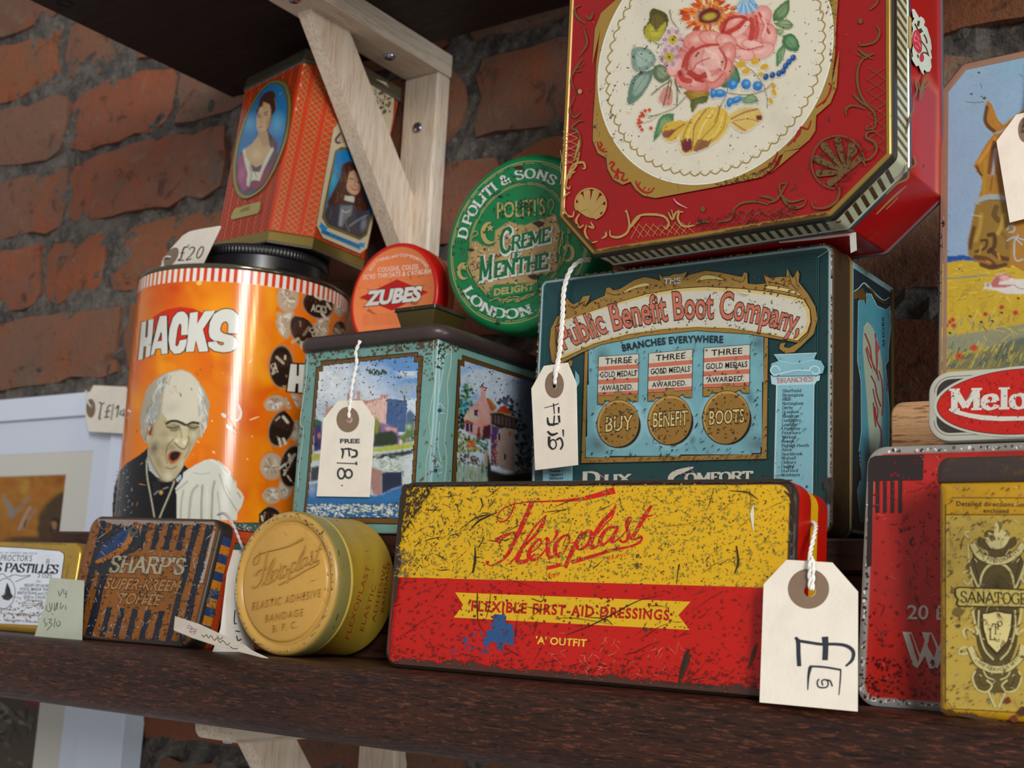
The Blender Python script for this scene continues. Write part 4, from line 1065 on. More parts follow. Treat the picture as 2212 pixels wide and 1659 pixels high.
# --- striped toffee tin
def toffee_tin():
    pl = lean_plane(.51, 10.5, 0); M = tin_mat('toffee_tin_paint', .7, 260, '#241a14', .55, 60, '#3a2a1e', .55, 70, '#2a2018', 0, '#888', .42, .45, .25, .55, 8.1)
    q = px_rect(pl, (199, 1113), (481, 1120), (413, 1402), (131, 1378)); z0 = min(p[1] for p in q)
    t = thing('toffee_tin', 'square toffee tin with worn orange and navy stripes, leaning back', 'tin', pl.p((q[0][0] + q[1][0]) / 2, 0)); O, Nv, Dk, Or = C('#87501a'), C('#18202e'), C('#2c241f'), C('#b2401a')
    m2 = MB(); loft(m2, pl, q, .009, [(.003, 0, O), (.0012, -.0004, Dk), (.0003, -.0014, Dk), (0, -.003, Dk), (0, -.011, Dk), (.0006, -.0116, Dk)], True, True, 7); m2.build('lid', M, t, smooth=True, sharp=38)
    m2 = MB(); loft(m2, pl, q, .009, [(.0012, -.0114, Or), (.0010, -.0175, Or), (.0012, -.0180, Dk), (.003, -.0200, Dk)], False, True, 7); m2.build('body', M, t, smooth=True, sharp=38)
    A = Art(pl); Z = ZM(120, 1080, 2.989); Z0 = ZM(0, 1120, 3.95)
    H = Homog([(199, 1113), (481, 1120), (413, 1402), (131, 1378)])
    def Hq(x0, y0, x1, y1): return H([(x0, y0), (x1, y0), (x1, y1), (x0, y1)])
    face = H([(.05, .03), (.95, .03), (.97, .08), (.97, .92), (.93, .97), (.06, .97), (.03, .93), (.03, .07)])
    for i, (x0, x1, a, b) in enumerate([(.085, .135, .03, .97), (.185, .245, .03, .965), (.30, .34, .03, .10), (.42, .465, .03, .26), (.52, .565, .03, .26), (.615, .66, .03, .26), (.71, .755, .03, .26), (.80, .845, .03, .965), (.895, .945, .05, .95), (.30, .345, .73, .965), (.40, .445, .73, .965), (.50, .545, .73, .965), (.60, .645, .73, .965), (.70, .745, .73, .965)]):
        P = [H([(x0, a + (b - a) * k / 8)])[0] for k in range(9)] + [H([(x1 + .006 * math.sin(k * 2 + i), a + (b - a) * k / 8)])[0] for k in range(8, -1, -1)]
        A.poly(P, Nv, nx=False)
    A.nx()
    A.poly(Hq(.245, .27, .80, .72), O)
    # long-billed bird
    A.poly(Z('240,400 262,300 330,215 410,180 480,175 540,190 560,250 520,330 450,360 400,440 330,480 280,470 245,430'), C('#20242a'), sm=4)
    A.poly(Z('262,390 300,300 370,240 450,190 475,215 440,290 360,350 300,390'), C('#1f3a66'), sm=4)
    A.poly(Z('255,395 340,350 430,290 480,210 500,230 460,320 350,380 270,410'), C('#a3601c'), sm=3)
    A.ell(*Z((500, 200)), 11, 10, C('#4a4c44')); A.ell(*Z((505, 195)), 4, 4, C('#15171a'))
    A.line(Z('535,205 640,180 700,170'), [5, 3, 1.5], C('#3c3426')); A.line(Z('290,440 270,520 255,570'), 2, C('#20242a')); A.line(Z('330,450 315,520 300,560'), 2, C('#20242a'))
    A.text("SHARP'S", Z((345, 462)), Z((828, 478)), 34, C('#a3977a'), 'serif', thick=.24, thin=.11, serif=.34, sp=.02, outline=(C('#1d1a1a'), .035))
    A.text('SUPER-KREEM', Z((308, 572)), Z((792, 590)), 24, C('#a8743a'), bold=.03, outline=(C('#141212'), .06), shear=.2)
    A.text('TOFFEE', Z((390, 668)), Z((665, 680)), 24, C('#a8743a'), bold=.03, outline=(C('#141212'), .06), shear=.2)
    flecks(A, face, 420, 2, C('#3a2a20'), (.8, 3.5)); flecks(A, face, 170, 3, C('#b9b0a4'), (.5, 1.8), lambda x, y: .35 + .65 * (y < 1150) + .5 * (y > 1370))
    scratches(A, face, 130, 4, C('#aaa196'), (5, 30), (.5, 1.8)); scratches(A, face, 70, 5, C('#2a201b'), (8, 40), (.6, 2))
    edge_wear(A, [H([(.05, .03)])[0], H([(.95, .03)])[0]], 14, 3, C('#8a8078'), (0, 1), 1.0); edge_wear(A, [H([(.97, .1)])[0], H([(.97, .5)])[0]], 8, 5, C('#9a928a'), (-1, 0), 1.0)
    edge_wear(A, [H([(.06, .985)])[0], H([(.93, .985)])[0]], 8, 6, Dk, (0, -1), .9)
    A.build('printed_lid_design', M, t)
    # striped rim of the lid on the right side
    e_ = pl.p(*q[2]) - pl.p(*q[1]); ps = Plane(pl.p(*q[1]), -pl.n, e_); A = Art(ps, base=.0001)
    zz = np.linspace(.010, np.linalg.norm(e_) - .010, 12)
    for k in range(11):
        P = [ps.p(.0036, zz[k]), ps.p(.0110, zz[k]), ps.p(.0110, zz[k + 1]), ps.p(.0036, zz[k + 1])]
        A.poly([proj(p) for p in P], C('#c07a1c') if k % 2 else C('#20406c'), nx=False)
    A.nx(); Q = [proj(ps.p(a, b)) for a, b in ((.0036, zz[0]), (.0110, zz[0]), (.0110, zz[-1]), (.0036, zz[-1]))]
    flecks(A, Q, 60, 6, C('#4a4a4a'), (.6, 2)); flecks(A, [proj(ps.p(a, b)) for a, b in ((.0036, zz[2]), (.0110, zz[2]), (.0110, zz[5]), (.0036, zz[5]))], 30, 7, C('#5a5f60'), (2, 5))
    A.build('striped_rim', M, t)
toffee_tin()
# small dark tin hidden behind the toffee tin
def back_toffee():
    M = tin_mat('red_banded_tin_paint', .6, 220, '#241a14', .5, 60, '#3a2a1e', .5, 70, '#8a8078', 0, '#888', .4, .45, .2, .4, 2.2)
    pl = lean_plane(.5335, 3, 0); q = [pl.uv(*p) for p in ((470, 1400), (640, 1400), (640, 1131), (476, 1124))]
    q = [(q[0][0], 0.0), (q[1][0], 0.0), (q[1][0], (q[2][1] + q[3][1]) / 2), (q[0][0], (q[2][1] + q[3][1]) / 2)]
    t = thing('banded_tin', 'small red tin with green bands between the toffee tin and the round bandage tin', 'tin', pl.p((q[0][0] + q[1][0]) / 2, 0))
    tin_block(t, pl, q, .005, .018, M, C('#a8401c'), C('#2a2320'), edgecol=C('#a8401c'))
    A = Art(pl); Z = ZM(0, 1120, 3.95)
    for a in ((1990, 30, 2212, 90, '#33564f'), (1960, 100, 2130, 150, '#b5461c'), (1960, 210, 2110, 265, '#33564f'), (1950, 265, 2110, 330, '#a8401c')):
        A.poly([Z((a[0], a[1])), Z((a[2], a[1] + 20)), Z((a[2], a[3] + 20)), Z((a[0], a[3]))], C(a[4]))
    flecks(A, Z('1990,40 2200,60 2200,120 1990,90'), 40, 2, C('#b9b49a'), (.6, 2)); A.line(Z('1985,98 2200,118'), 2, C('#20201c'), sm=0); A.line(Z('1965,205 2110,222'), 2, C('#20201c'), sm=0)
    A.build('printed_bands', M, t)
back_toffee()

# --- pastilles tin, cut by the left edge
def pastille_tin():
    pl = lean_plane(.527, 4, 0); M = tin_mat('pastille_tin_paint', .3, 200, '#4a3418', .35, 60, '#6a4a20', .2, 70, '#5a4020', 0, '#888', .3, .5, .12, .25, 1.4)
    q = px_rect(pl, (-230, 1131), (176, 1172), (141, 1385), (-250, 1372)); q[0] = np.array([q[0][0], 0.0]); q[1] = np.array([q[1][0], 0.0]); q[3] = np.array([q[0][0] + .001, q[2][1]]); q[0][0] = q[3][0]
    t = thing('pastille_tin', 'white and gold cough pastilles tin cut off at the left edge', 'tin', pl.p((q[0][0] + q[1][0]) / 2, 0)); G = C('#c29c44', .55)
    m2 = MB(); loft(m2, pl, q, .009, [(.004, 0, G), (.0016, -.0002, G), (.0005, -.001, G), (0, -.0026, G), (0, -.009, G), (.0006, -.0094, C('#443311'))], True, True, 7); m2.build('lid', M, t, smooth=True, sharp=38)
    m2 = MB(); loft(m2, pl, q, .009, [(.001, -.0092, G), (.001, -.0150, G), (.0025, -.0160, G)], False, True, 7); m2.build('body', M, t, smooth=True, sharp=38)
    A = Art(pl); Z = ZM(0, 1120, 3.95)
    A.poly(Z('-600,215 -100,235 200,250 510,275 545,300 548,330 470,890 440,915 0,895 -500,880'), C('#dfe6ee'))
    A.line(Z('-600,215 -100,235 200,250 510,275 545,300 548,330 470,890'), 1.6, C('#3a3020'), sm=0)
    A.text('UNDER THE SUPERVISION OF SKILLED CRAFTS', Z((-40, 196)), Z((555, 226)), 5.5, C('#6a4a14'), sp=.1)
    A.text('MADE IN GREAT BRITAIN', Z((-60, 298)), Z((315, 306)), 3.8, C('#33363c'), sp=.2)
    A.text("PROCTOR'S", Z((0, 360)), Z((270, 366)), 13, C('#26282c'), sp=.06); A.text('EUCALYPTUS PASTILLES', Z((-560, 430)), Z((495, 470)), 18.5, C('#23262b'), 'serif', thick=.27, thin=.07)
    A.text('2 OZS.', Z((318, 502)), Z((450, 510)), 8, C('#26282c')); A.text('For', Z((310, 543)), Z((350, 545)), 4.5, C('#33363c'))
    for k, (s_, a, b) in enumerate((('RELIEF OF HUSK', 205, 420), ('VOICE, MINOR THR', 165, 415), ('IRRITATIONS and CO', 145, 412), ('DUE to COLDS', 200, 385))): A.text(s_, Z((a, 580 + k * 33)), Z((b, 586 + k * 33)), 6.2, C('#2a2d33'), bold=.01)
    A.text('REGISTERED', Z((228, 705)), Z((362, 709)), 3.2, C('#2a2d33'))
    for y, a, b in ((722, 180, 370), (740, 180, 372)): A.line([Z((a, y)), Z((b, y + 6))], .8, C('#55585e'), sm=0)
    A.text('PREPARED BY', Z((0, 780)), Z((130, 786)), 3.4, C('#3a3d43')); A.text('IN THE MERRY PEPIN', Z((0, 815)), Z((330, 835)), 3.6, C('#3a3d43')); A.text('LEEDS, NORTH ENGLAND', Z((40, 875)), Z((330, 892)), 3.8, C('#3a3d43'))
    A.ring(*Z((40, 640)), 22, 33, 1.2, C('#44474d'), 8); A.poly(Z('60,545 85,600 95,650 110,670 70,700 30,690 10,660 40,650 45,600'), C('#33363c'))
    A.poly(Z('20,670 110,660 95,640 65,560 62,640'), C('#1d2024')); A.line(Z('-40,500 20,470 60,500 120,480 180,490 260,485 200,510 130,540'), 1.2, C('#44474d')); A.text('II', Z((388, 385)), Z((420, 386)), 11, C('#44474d'))
    r_ = random.Random(4)
    for k in range(26):
        x = r_.uniform(0, 460); y = 880 - abs(r_.gauss(0, 70)); A.ell(*Z((x, y)), r_.uniform(1, 4), r_.uniform(1, 3), C(r_.choice(['#8a6a34', '#6b5024', '#a98a50'])), n=7, nx=False)
    A.nx(); flecks(A, Z('120,680 460,700 430,880 0,880'), 80, 5, C('#8a6f42'), (.7, 2.6)); scratches(A, Z('100,650 460,700 430,880 0,880'), 30, 6, C('#8a6f42'), (8, 30), (.6, 1.8)); flecks(A, Z('0,150 560,170 560,190 0,170'), 30, 7, C('#3a2a14'), (.7, 2.4))
    A.text('INGREDIENTS', Z((568, 520)), Z((592, 400)), 4, C('#7a5a1c'), up='perp')
    A.build('printed_lid_design', M, t)
pastille_tin()

# --- red tin with black top band
def red_tin():
    pl = lean_plane(.522, 7.5, 0); M = tin_mat('red_tin_paint', .45, 230, '#3a1410', .6, 30, '#5a1c16', .4, 50, '#3a1712', 0, '#888', .38, .5, .15, .35, 6.6)
    q = px_rect(pl, (1883, 968), (2460, 930), (2460, 1590), (1857, 1524)); q[0][1] = q[1][1] = 0.0; q[3][1] = q[2][1] = pl.uv(2050, 958)[1]; q[1][0] = q[2][0]; q[0][0] = q[3][0] = (pl.uv(1869, 1000)[0] + pl.uv(1850, 1500)[0]) / 2
    t = thing('red_tin', 'red tin with chipped silver rim and black stripes, behind the mustard powder tin', 'tin', pl.p((q[0][0] + q[1][0]) / 2, 0)); Rd, Wh, Bk = C('#a81c14'), C('#8e8d86'), C('#2b2020')
    m2 = MB(); loft(m2, pl, q, .0085, [(.0042, -.0003, Rd), (.0034, 0, Wh), (.0014, -.0001, Wh), (.0004, -.0007, Wh), (0, -.002, Wh), (0, -.008, Rd), (.0006, -.0083, Bk)], True, True, 7); m2.build('lid', M, t, smooth=True, sharp=38)
    m2 = MB(); loft(m2, pl, q, .0085, [(.001, -.0082, Rd), (.001, -.030, Rd), (.002, -.0305, Wh)], False, True, 7); m2.build('body', M, t, smooth=True, sharp=38)
    A = Art(pl, base=.0001); Z = ZM(1400, 1000, 2.517); Z5 = ZM(1700, 480, 2.676)
    A.poly(Z5('470,1400 480,1365 510,1350 790,1342 785,1490 545,1492 468,1500'), Bk); A.poly(Z('1200,0 1228,-10 1214,560 1190,565 1188,560'), Bk)
    for x0, x1 in ((515, 530), (558, 572), (600, 618), (645, 664)): A.poly([Z5((x0 + 3, 1490)), Z5((x1 + 3, 1490)), Z5((x1 - 2, 1655 + 25)), Z5((x0 - 2, 1652 + 25))], Bk, nx=False)
    for x0, x1 in ((1240, 1258), (1280, 1297), (1320, 1338), (1362, 1380)): A.poly([Z((x0, 95)), Z((x1, 95)), Z((x1, 265)), Z((x0, 268))], Bk, nx=False)
    A.nx()
    A.text('20 EMBASSY', Z((1405, 848)), Z((1405 + 640, 862)), 30, C('#b4aea6'), bold=.02); A.poly(Z('1383,918 1432,920 1470,1020 1480,1040 1505,965 1488,920 1545,923 1580,1000 1610,925 1660,925 1575,1115 1530,1118 1505,1050 1465,1117 1440,1100'), C('#b4aea6'))
    A.poly(Z('1420,930 1430,930 1475,1060 1466,1085'), Rd, nx=False); A.poly(Z('1530,932 1538,930 1568,1010 1555,1060 1520,1000'), Rd); 
    face = [(1892, 985), (2212, 975), (2212, 1530), (1870, 1510)]
    flecks(A, face, 260, 4, C('#78150f'), (1, 5)); flecks(A, [(1870, 1420), (2040, 1430), (2040, 1530), (1868, 1512)], 160, 5, C('#4a1410'), (1, 5)); scratches(A, face, 90, 6, C('#6a1a14'), (8, 50), (.5, 2)); scratches(A, face, 40, 7, C('#c8887a'), (6, 30), (.4, .9)); A.build('printed_lid_design', M, t)
    A = Art(pl, base=.00005); o0 = rounded(q, .0085, .0024, 7); P = [proj(pl.p(*p)) for p in o0]
    r_ = random.Random(2)
    for i in range(len(P)):
        a, b = P[i], P[(i + 1) % len(P)]; L = np.linalg.norm(b - a)
        for k in range(int(L / 7)):
            c = a + (b - a) * r_.random(); 
            if 1840 < c[0] < 2212 and 940 < c[1] < 1560: A.ell(c[0] + r_.uniform(-3, 3), c[1] + r_.uniform(-3, 3), r_.uniform(1, 5), r_.uniform(1, 4), C(r_.choice(['#3a2c26', '#5a4a40', '#c8c6be', '#d8d6ce'])), r_.uniform(0, 180), 7, nx=False)
    A.build('chipped_rim', M, t)
    return pl, q
RED = red_tin()

# --- mustard tonic powder tin on the right
def tonic_tin():
    pl = lean_plane(.498, 1.2, 0); M = tin_mat('tonic_tin_paint', .5, 240, '#4a3416', .45, 40, '#5a4018', .5, 60, '#4a3a18', 0, '#888', .3, .55, .15, .4, 9.9)
    x0 = (pl.uv(2028, 1040)[0] + pl.uv(2029, 1520)[0]) / 2; zt = pl.uv(2040, 987)[1]; W = 2 * (pl.uv(2153, 1300)[0] - x0)
    q = rect_uv(x0, x0 + W, 0, zt); t = thing('tonic_powder_tin', 'yellow tonic powder tin with ornate crest and dark lid, right end of shelf', 'tin', pl.p(x0 + W / 2, 0)); Y, Y2 = C('#b88a10'), C('#b59a40')
    zl = pl.uv(2100, 1042)[1]
    m2 = MB(); qb = rect_uv(x0, x0 + W, 0, zl + .0005); loft(m2, pl, qb, [.003, .003, .001, .001], [(.0035, 0, Y), (.0012, -.0003, Y), (.0003, -.0013, Y), (0, -.003, Y), (0, -.024, Y), (.002, -.026, Y)], True, True, 6); m2.build('body', M, t, smooth=True, sharp=45)
    m2 = MB(); Bn = C('#3a302c'); ql = rect_uv(x0 - .0006, x0 + W + .0006, zl - .0002, zt); loft(m2, pl, ql, [.0006, .0006, .005, .005], [(.003, .0007, Bn), (.001, .0004, Bn), (.0002, -.0006, Bn), (0, -.0025, Bn), (0, -.0245, Bn), (.002, -.0266, Bn)], True, True, 6); m2.build('lid', M, t, smooth=True, sharp=45)
    A = Art(pl); Z = ZM(1400, 1000, 2.517); k = C('#3a2c14'); g1, g2 = C('#8b7a3e'), C('#c4b05c')
    A.poly(Z('1640,290 2176,290 2176,1358 1660,1335 1618,1310 1618,292'), Y2)
    for y in range(300, 1330, 12): A.line([Z((1622, y)), Z((2172, y + 6))], .5, C('#a08a3c'), sm=0, nx=False)
    A.nx()
    A.line(Z('2142,190 1652,188 1650,205 1635,222 1618,226 1618,1300 1640,1310 1650,1335 2142,1366 2146,1342 2176,1326 2176,226 2160,222 2144,206 2142,190'), 1.3, k, sm=0); A.line(Z('1620,280 2176,280'), 1.3, k, sm=0)
    A.text('Detailed directions for', Z((1674, 233)), Z((2052, 238)), 10, k, bold=.012, sp=.06); A.text('enclosed', Z((1822, 270)), Z((1962, 272)), 9.5, k, bold=.012, sp=.06)
    cx_ = 1897
    def both(pts, w_, c): 
        A.line(Z(pts), w_, c, nx=False); P = [(2 * cx_ - float(a), float(b)) for a, b in (s.split(',') for s in pts.split())]; A.line([Z(p) for p in P], w_, c, nx=False)
    def bpoly(pts, c, sm=3):
        A.poly(Z(pts), c, sm=sm, nx=False); P = [(2 * cx_ - float(a), float(b)) for a, b in (s.split(',') for s in pts.split())]; A.poly([Z(p) for p in P][::-1], c, sm=sm); 
    dk = C('#4e421f'); pale = C('#bfb478')
    bpoly('1895,480 1780,500 1748,560 1765,640 1790,690 1895,700', dk); bpoly('1895,790 1780,790 1785,950 1800,1020 1840,1100 1897,1110', dk); bpoly('1897,1090 1830,1090 1770,1140 1775,1210 1830,1240 1897,1250', C('#5a4c24'))
    bpoly('1897,320 1880,345 1885,370 1850,365 1828,385 1840,420 1800,400 1790,440 1830,470 1897,480', dk)
    A.poly(Z('1895,315 1910,350 1905,380 1925,362 1950,380 1935,400 1965,400 1950,440 1920,465 1870,465 1845,440 1830,405 1855,400 1848,375 1880,385 1880,345'), pale, sm=3)
    # shell fan in an arch
    both('1897,545 1850,560 1815,610 1800,690', 5, pale); both('1897,548 1853,563 1818,612 1803,690', 1.2, k)
    for a in range(-70, 71, 14):
        t_ = math.radians(a); A.line([Z((cx_, 690)), Z((cx_ + 72 * math.sin(t_), 690 - 95 * math.cos(t_) * (1 - abs(a) / 260)))], [1.5, 6, 1], C('#2e2610'), nx=False)
    A.nx()
    both('1745,370 1720,380 1735,400 1760,420', 4, pale); both('1740,440 1745,540 1770,620 1800,690', 4, pale); both('1765,430 1770,520 1790,600 1812,690', 1.5, k); both('1710,600 1740,590 1765,620 1740,660 1715,640', 4, pale); both('1700,470 1705,430 1720,400', 2, k)
    both('1760,770 1775,860 1790,930 1740,900 1712,915 1725,950', 5, pale); both('1800,800 1800,900 1830,1010 1880,1070', 5, pale); both('1804,800 1804,900 1834,1008 1882,1068', 1.2, k)
    both('1735,1000 1700,1010 1695,1040 1740,1035', 5, pale); both('1780,1130 1765,1170 1790,1230 1840,1245 1870,1210 1840,1180', 4, pale); both('1820,1120 1840,1160 1880,1180', 3, pale); both('1797,1160 1820,1210 1850,1200', 1.3, k); both('1850,1240 1870,1290 1890,1330', 5, pale)
    for pts in ('1790,480 1800,520', '1775,520 1790,540', '1830,470 1850,500', '1810,950 1830,960', '1850,1110 1870,1150', '1800,1150 1815,1160', '1840,390 1860,410', '1870,1250 1880,1290'): both(pts, 2, pale)
    A.nx()
    # ribbons and shield
    A.line(Z('1762,440 1800,500 1860,530 1897,534 1950,524 2010,485 2040,440'), [15, 17, 18, 18, 18, 17, 15], k); A.line(Z('1762,440 1800,500 1860,530 1897,534 1950,524 2010,485 2040,440'), [12, 14.5, 15.5, 15.5, 15.5, 14.5, 12], pale)
    A.arctext('THE RESTORATIVE', Z('1785,478 1830,520 1897,541 1960,524 2020,474'), 8, k, sp=.08)
    A.line(Z('1750,1000 1790,1080 1850,1115 1897,1124 1960,1112 2020,1060 2040,990'), [15, 17, 18, 18, 18, 17, 15], k); A.line(Z('1750,1000 1790,1080 1850,1115 1897,1124 1960,1112 2020,1060 2040,990'), [12, 14.5, 15.5, 15.5, 15.5, 14.5, 12], pale)
    A.arctext('OF THE NERVOUS SYSTEM', Z('1770,1030 1805,1092 1850,1124 1897,1132 1955,1120 2005,1075 2026,1020'), 7, k, sp=.04)
    A.poly(Z('1812,815 1845,812 1897,800 1950,812 1985,815 1978,900 1960,975 1897,1045 1840,985 1818,900'), k, sm=0); A.poly(Z('1820,822 1850,820 1897,809 1945,820 1976,822 1970,900 1952,968 1897,1030 1848,980 1826,900'), C('#cdbf7e'))
    A.text('T', Z((1872, 930)), Z((1912, 932)), 22, k, 'serif', thick=.14, thin=.07); A.text('P', Z((1898, 905)), Z((1930, 906)), 17, k, 'serif', thick=.14, thin=.07); A.text('L', Z((1856, 960)), Z((1890, 962)), 24, k, 'serif', thick=.14, thin=.07); A.text('td', Z((1888, 972)), Z((1912, 973)), 8, k)
    A.poly(Z('1665,680 1690,672 2130,688 2146,740 2130,790 1690,782 1672,770 1680,740 1664,720'), k); A.poly(Z('1676,686 1695,680 2124,696 2138,740 2124,782 1695,775 1684,768 1690,740 1676,718'), C('#b9a652'))
    A.poly(Z('1690,782 1665,790 1655,820 1690,835 1720,810 1700,790'), C('#6a5826'), sm=3); A.text('SANATOGEN', Z((1700, 757)), Z((2112, 770)), 23, C('#2c2310'), 'serif', thick=.17, thin=.09, serif=.2); A.text('TRADE MARK', Z((1828, 774)), Z((1930, 778)), 3, k)
    face = [(2034, 1048), (2212, 1046), (2212, 1575), (2034, 1540)]
    flecks(A, face, 190, 8, C('#6a5018'), (.8, 4)); flecks(A, face, 60, 9, C('#5a6a80'), (.8, 3)); scratches(A, face, 80, 3, C('#5a4a24'), (6, 40), (.5, 2)); scratches(A, face, 30, 4, C('#d8cc9c'), (6, 26), (.5, 1.2))
    for p, r_ in (((2035, 1350), 10), ((1955, 1290), 7), ((1990, 1390), 8)): A.poly(spline([(Z(p)[0] + r_ * math.cos(a) * (1 + .4 * math.sin(3 * a)), Z(p)[1] + r_ * math.sin(a)) for a in np.linspace(0, 6.0, 9)], 3), C('#6e2a1c' if p[0] < 2000 else '#4a2a14'), nx=False)
    edge_wear(A, [(2032, 1537), (2100, 1552), (2212, 1573)], 9, 4, C('#4a3014'), (0, -1), .9); edge_wear(A, [(2031, 1060), (2032, 1300), (2032, 1530)], 6, 5, C('#6a4c14'), (1, 0), .9); A.build('printed_front', M, t)
tonic_tin()

# ------------------------------------------------------------------ SECOND ROW, LEFT
def cough_sweets_tin():
    ctr = np.array([-.704, .6407, RZ + .0006]); R = .078; HT = .1868; M = tin_mat('sweets_tin_paint', .12, 160, '#5a3a18', .12, 40, '#8a4a14', .25, 40, '#c86a1c', 0, '#888', .15, .4, .05, .12, 4.4)
    t = thing('cough_sweets_tin', 'large round orange cough sweets tin with yawning old man and wrapped sweets', 'tin', ctr)
    Or = C('#e0720c'); Md = C('#6a6250', .8)
    m2 = MB(); lathe(m2, ctr, (0, 0, 1), [(.070, .0), (.0775, .0002), (.0786, .0012), (.0786, .0026), (R, .0034), (R, HT - .002)], Or, 128, True, False); m2.build('body', M, t, smooth=True, sharp=50)
    m2 = MB(); lathe(m2, ctr, (0, 0, 1), [(R, HT - .0021), (.0790, HT - .0014), (.0792, HT), (.0786, HT + .0012), (.0765, HT + .0012), (.0740, HT - .0008), (.060, HT - .0008)], Md, 128, False, False); m2.build('top_rim', M, t, smooth=True, sharp=60)
    A = Art(Cyl(ctr, (0, 0, 1), R), step=4e-5, base=5e-5)
    ZH = ZM(230, 480, 2.476); Zm = ZM(240, 760, 4.609); Zt = ZM(280, 600, 7.9); Zc = ZM(560, 580, 3.018); Zu = ZM(500, 500, 6.144)
    sil = [(x0 + (850 - y) * .108 + 5, y) for x0, y in ((275, 610), (275, 800), (275, 1000), (275, 1148))]
    vis = [(306, 630), (330, 604), (380, 592), (450, 586), (535, 588), (620, 602), (700, 632), (747, 664), (730, 900), (712, 1130), (706, 1158), (600, 1172), (300, 1156), (248, 1136), (275, 880)]
    # mottled orange ground
    cv = Canvas(240, 560, 765, 1185, 6, Or); n1 = fbm(cv.X / 90, cv.Y / 90, 4, 3)[..., None]; n2 = fbm(cv.X / 60 + 9, cv.Y / 80, 7, 3)[..., None]
    cv.I = C('#e37a0c')[:3] * (1 - np.clip((n1 - .5) * 4, 0, 1)) + C('#d8590a')[:3] * np.clip((n1 - .5) * 4, 0, 1); k = np.clip((n2 - .55) * 4, 0, 1); cv.I = cv.I * (1 - k) + C('#ee9410')[:3] * k
    cv.blob(*Zt((760, 180)), 22, 16, C('#cf4106'), 0, .9, .8); cv.blob(*Zt((650, 1370)), 18, 14, C('#cf4a08'), 0, .9, .6); A.paint(cv, vis)
    # candy-striped band under the rim
    mb3 = MB(); nst = 92
    for i in range(nst):
        for (a0, a1, c, z0, off) in ((0, 1, '#cf3a1c', HT - .0112, .00016), (0, .52, '#e2ddd2', HT - .0118, .0002)):
            V = []
            for j in range(4):
                th = 2 * PI * (i + a0 + (a1 - a0) * j / 3) / nst
                for z in (z0, HT - .0022): V.append(ctr + np.array([(R + off) * math.cos(th), (R + off) * math.sin(th), z]))
            cc = C(c)
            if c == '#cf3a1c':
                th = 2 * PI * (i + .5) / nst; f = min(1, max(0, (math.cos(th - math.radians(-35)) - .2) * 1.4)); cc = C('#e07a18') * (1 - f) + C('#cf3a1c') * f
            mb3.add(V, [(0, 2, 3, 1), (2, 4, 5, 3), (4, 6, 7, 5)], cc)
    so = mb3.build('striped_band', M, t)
    # lettering
    red = C('#cc2a10'); wt = C('#d6d5ca'); bk = C('#241c16')
    A.poly(Zt('400,670 520,590 640,540 870,497 1100,530 1250,600 1500,700 1420,1090 1150,1160 800,1180 560,1190 430,1000'), red)
    H_ = '205,760 285,740 265,1020 305,1015 320,720 410,705 385,1000 360,1200 345,1340 268,1365 285,1165 240,1175 222,1390 145,1410 180,1040'
    A_ = '515,655 640,645 645,900 655,1290 545,1305 535,1205 440,1215 415,1305 350,1330 375,1180 430,960'; Ah = '540,930 485,1085 545,1075'
    C_ = '880,575 930,580 985,640 1000,700 990,970 880,980 885,830 870,775 840,800 815,880 790,1060 780,1150 810,1175 840,1130 855,1070 985,1045 975,1130 940,1230 860,1290 760,1300 690,1220 665,1060 680,880 740,680 820,590'
    K_ = '1030,600 1165,580 1150,790 1280,570 1465,560 1250,880 1300,1070 1345,1255 1185,1265 1130,1060 1095,1260 960,1265 985,1020'
    S_ = '1560,545 1660,530 1760,550 1840,620 1870,720 1868,840 1850,950 1680,945 1685,800 1665,755 1640,745 1600,755 1570,790 1545,870 1555,915 1600,950 1680,970 1760,990 1830,1060 1845,1130 1810,1210 1720,1260 1600,1275 1450,1250 1350,1180 1325,1100 1480,1085 1510,1130 1570,1155 1615,1135 1600,1100 1500,1080 1440,1075 1370,1020 1350,920 1370,760 1440,620'
    for s_ in (H_, A_, C_, K_, S_): A.line(Zt(s_) + [Zt(s_)[0]], 4.2, bk, sm=0, nx=False)
    A.nx(); A.poly(Zt(H_), wt, nx=False); A.poly(Zt(A_), wt, holes=[Zt(Ah)], nx=False)
    for s_ in (C_, K_, S_): A.poly(Zt(s_), wt, nx=False)
    A.nx(); A.line(Zt(Ah) + [Zt(Ah)[0]], 1.8, bk, sm=0)
    for s_ in ('500,655 430,960 375,1180 350,1330', '655,1290 645,900 640,645', '985,1045 975,1130 940,1230', '990,970 985,1030', '1345,1255 1330,1100'): A.line(Zt(s_), 1.8, bk, sm=0, nx=False)
    A.nx()
    # the old man, painted
    cv = Canvas(243, 792, 535, 1125, 1.7, Or)
    head = '500,230 600,190 700,175 780,200 860,280 930,380 980,500 975,620 960,720 900,850 860,860 830,930 780,1020 740,1100 690,1190 640,1260 560,1300 500,1280 430,1200 360,1060 370,910 330,905 290,780 285,640 320,480 350,370 430,280'
    coat = '370,950 290,1020 150,1110 75,1200 30,1350 0,1560 0,1700 660,1700 720,1300 780,1170 720,1120 640,1260 560,1300 430,1200'
    hank = '720,1200 830,1130 930,1080 1000,1065 1080,1090 1150,1150 1200,1210 1190,1230 1250,1290 1245,1340 1300,1400 1325,1450 1300,1540 1260,1600 1255,1700 650,1700 655,1460 640,1360 690,1290 715,1250'
    cv.poly(Zm(coat), C('#15171b')); cv.blob(*Zm((80, 1300)), 14, 40, C('#39434e'), 10, .9, .7)
    cv.poly(Zm('355,1050 380,1180 470,1260 480,1240 430,1150'), C('#aab8be')); cv.poly(Zm('640,1270 690,1220 690,1180 700,1260 660,1300'), C('#aab8be'))
    cv.poly(Zm(head), C('#a89f88'), 0)
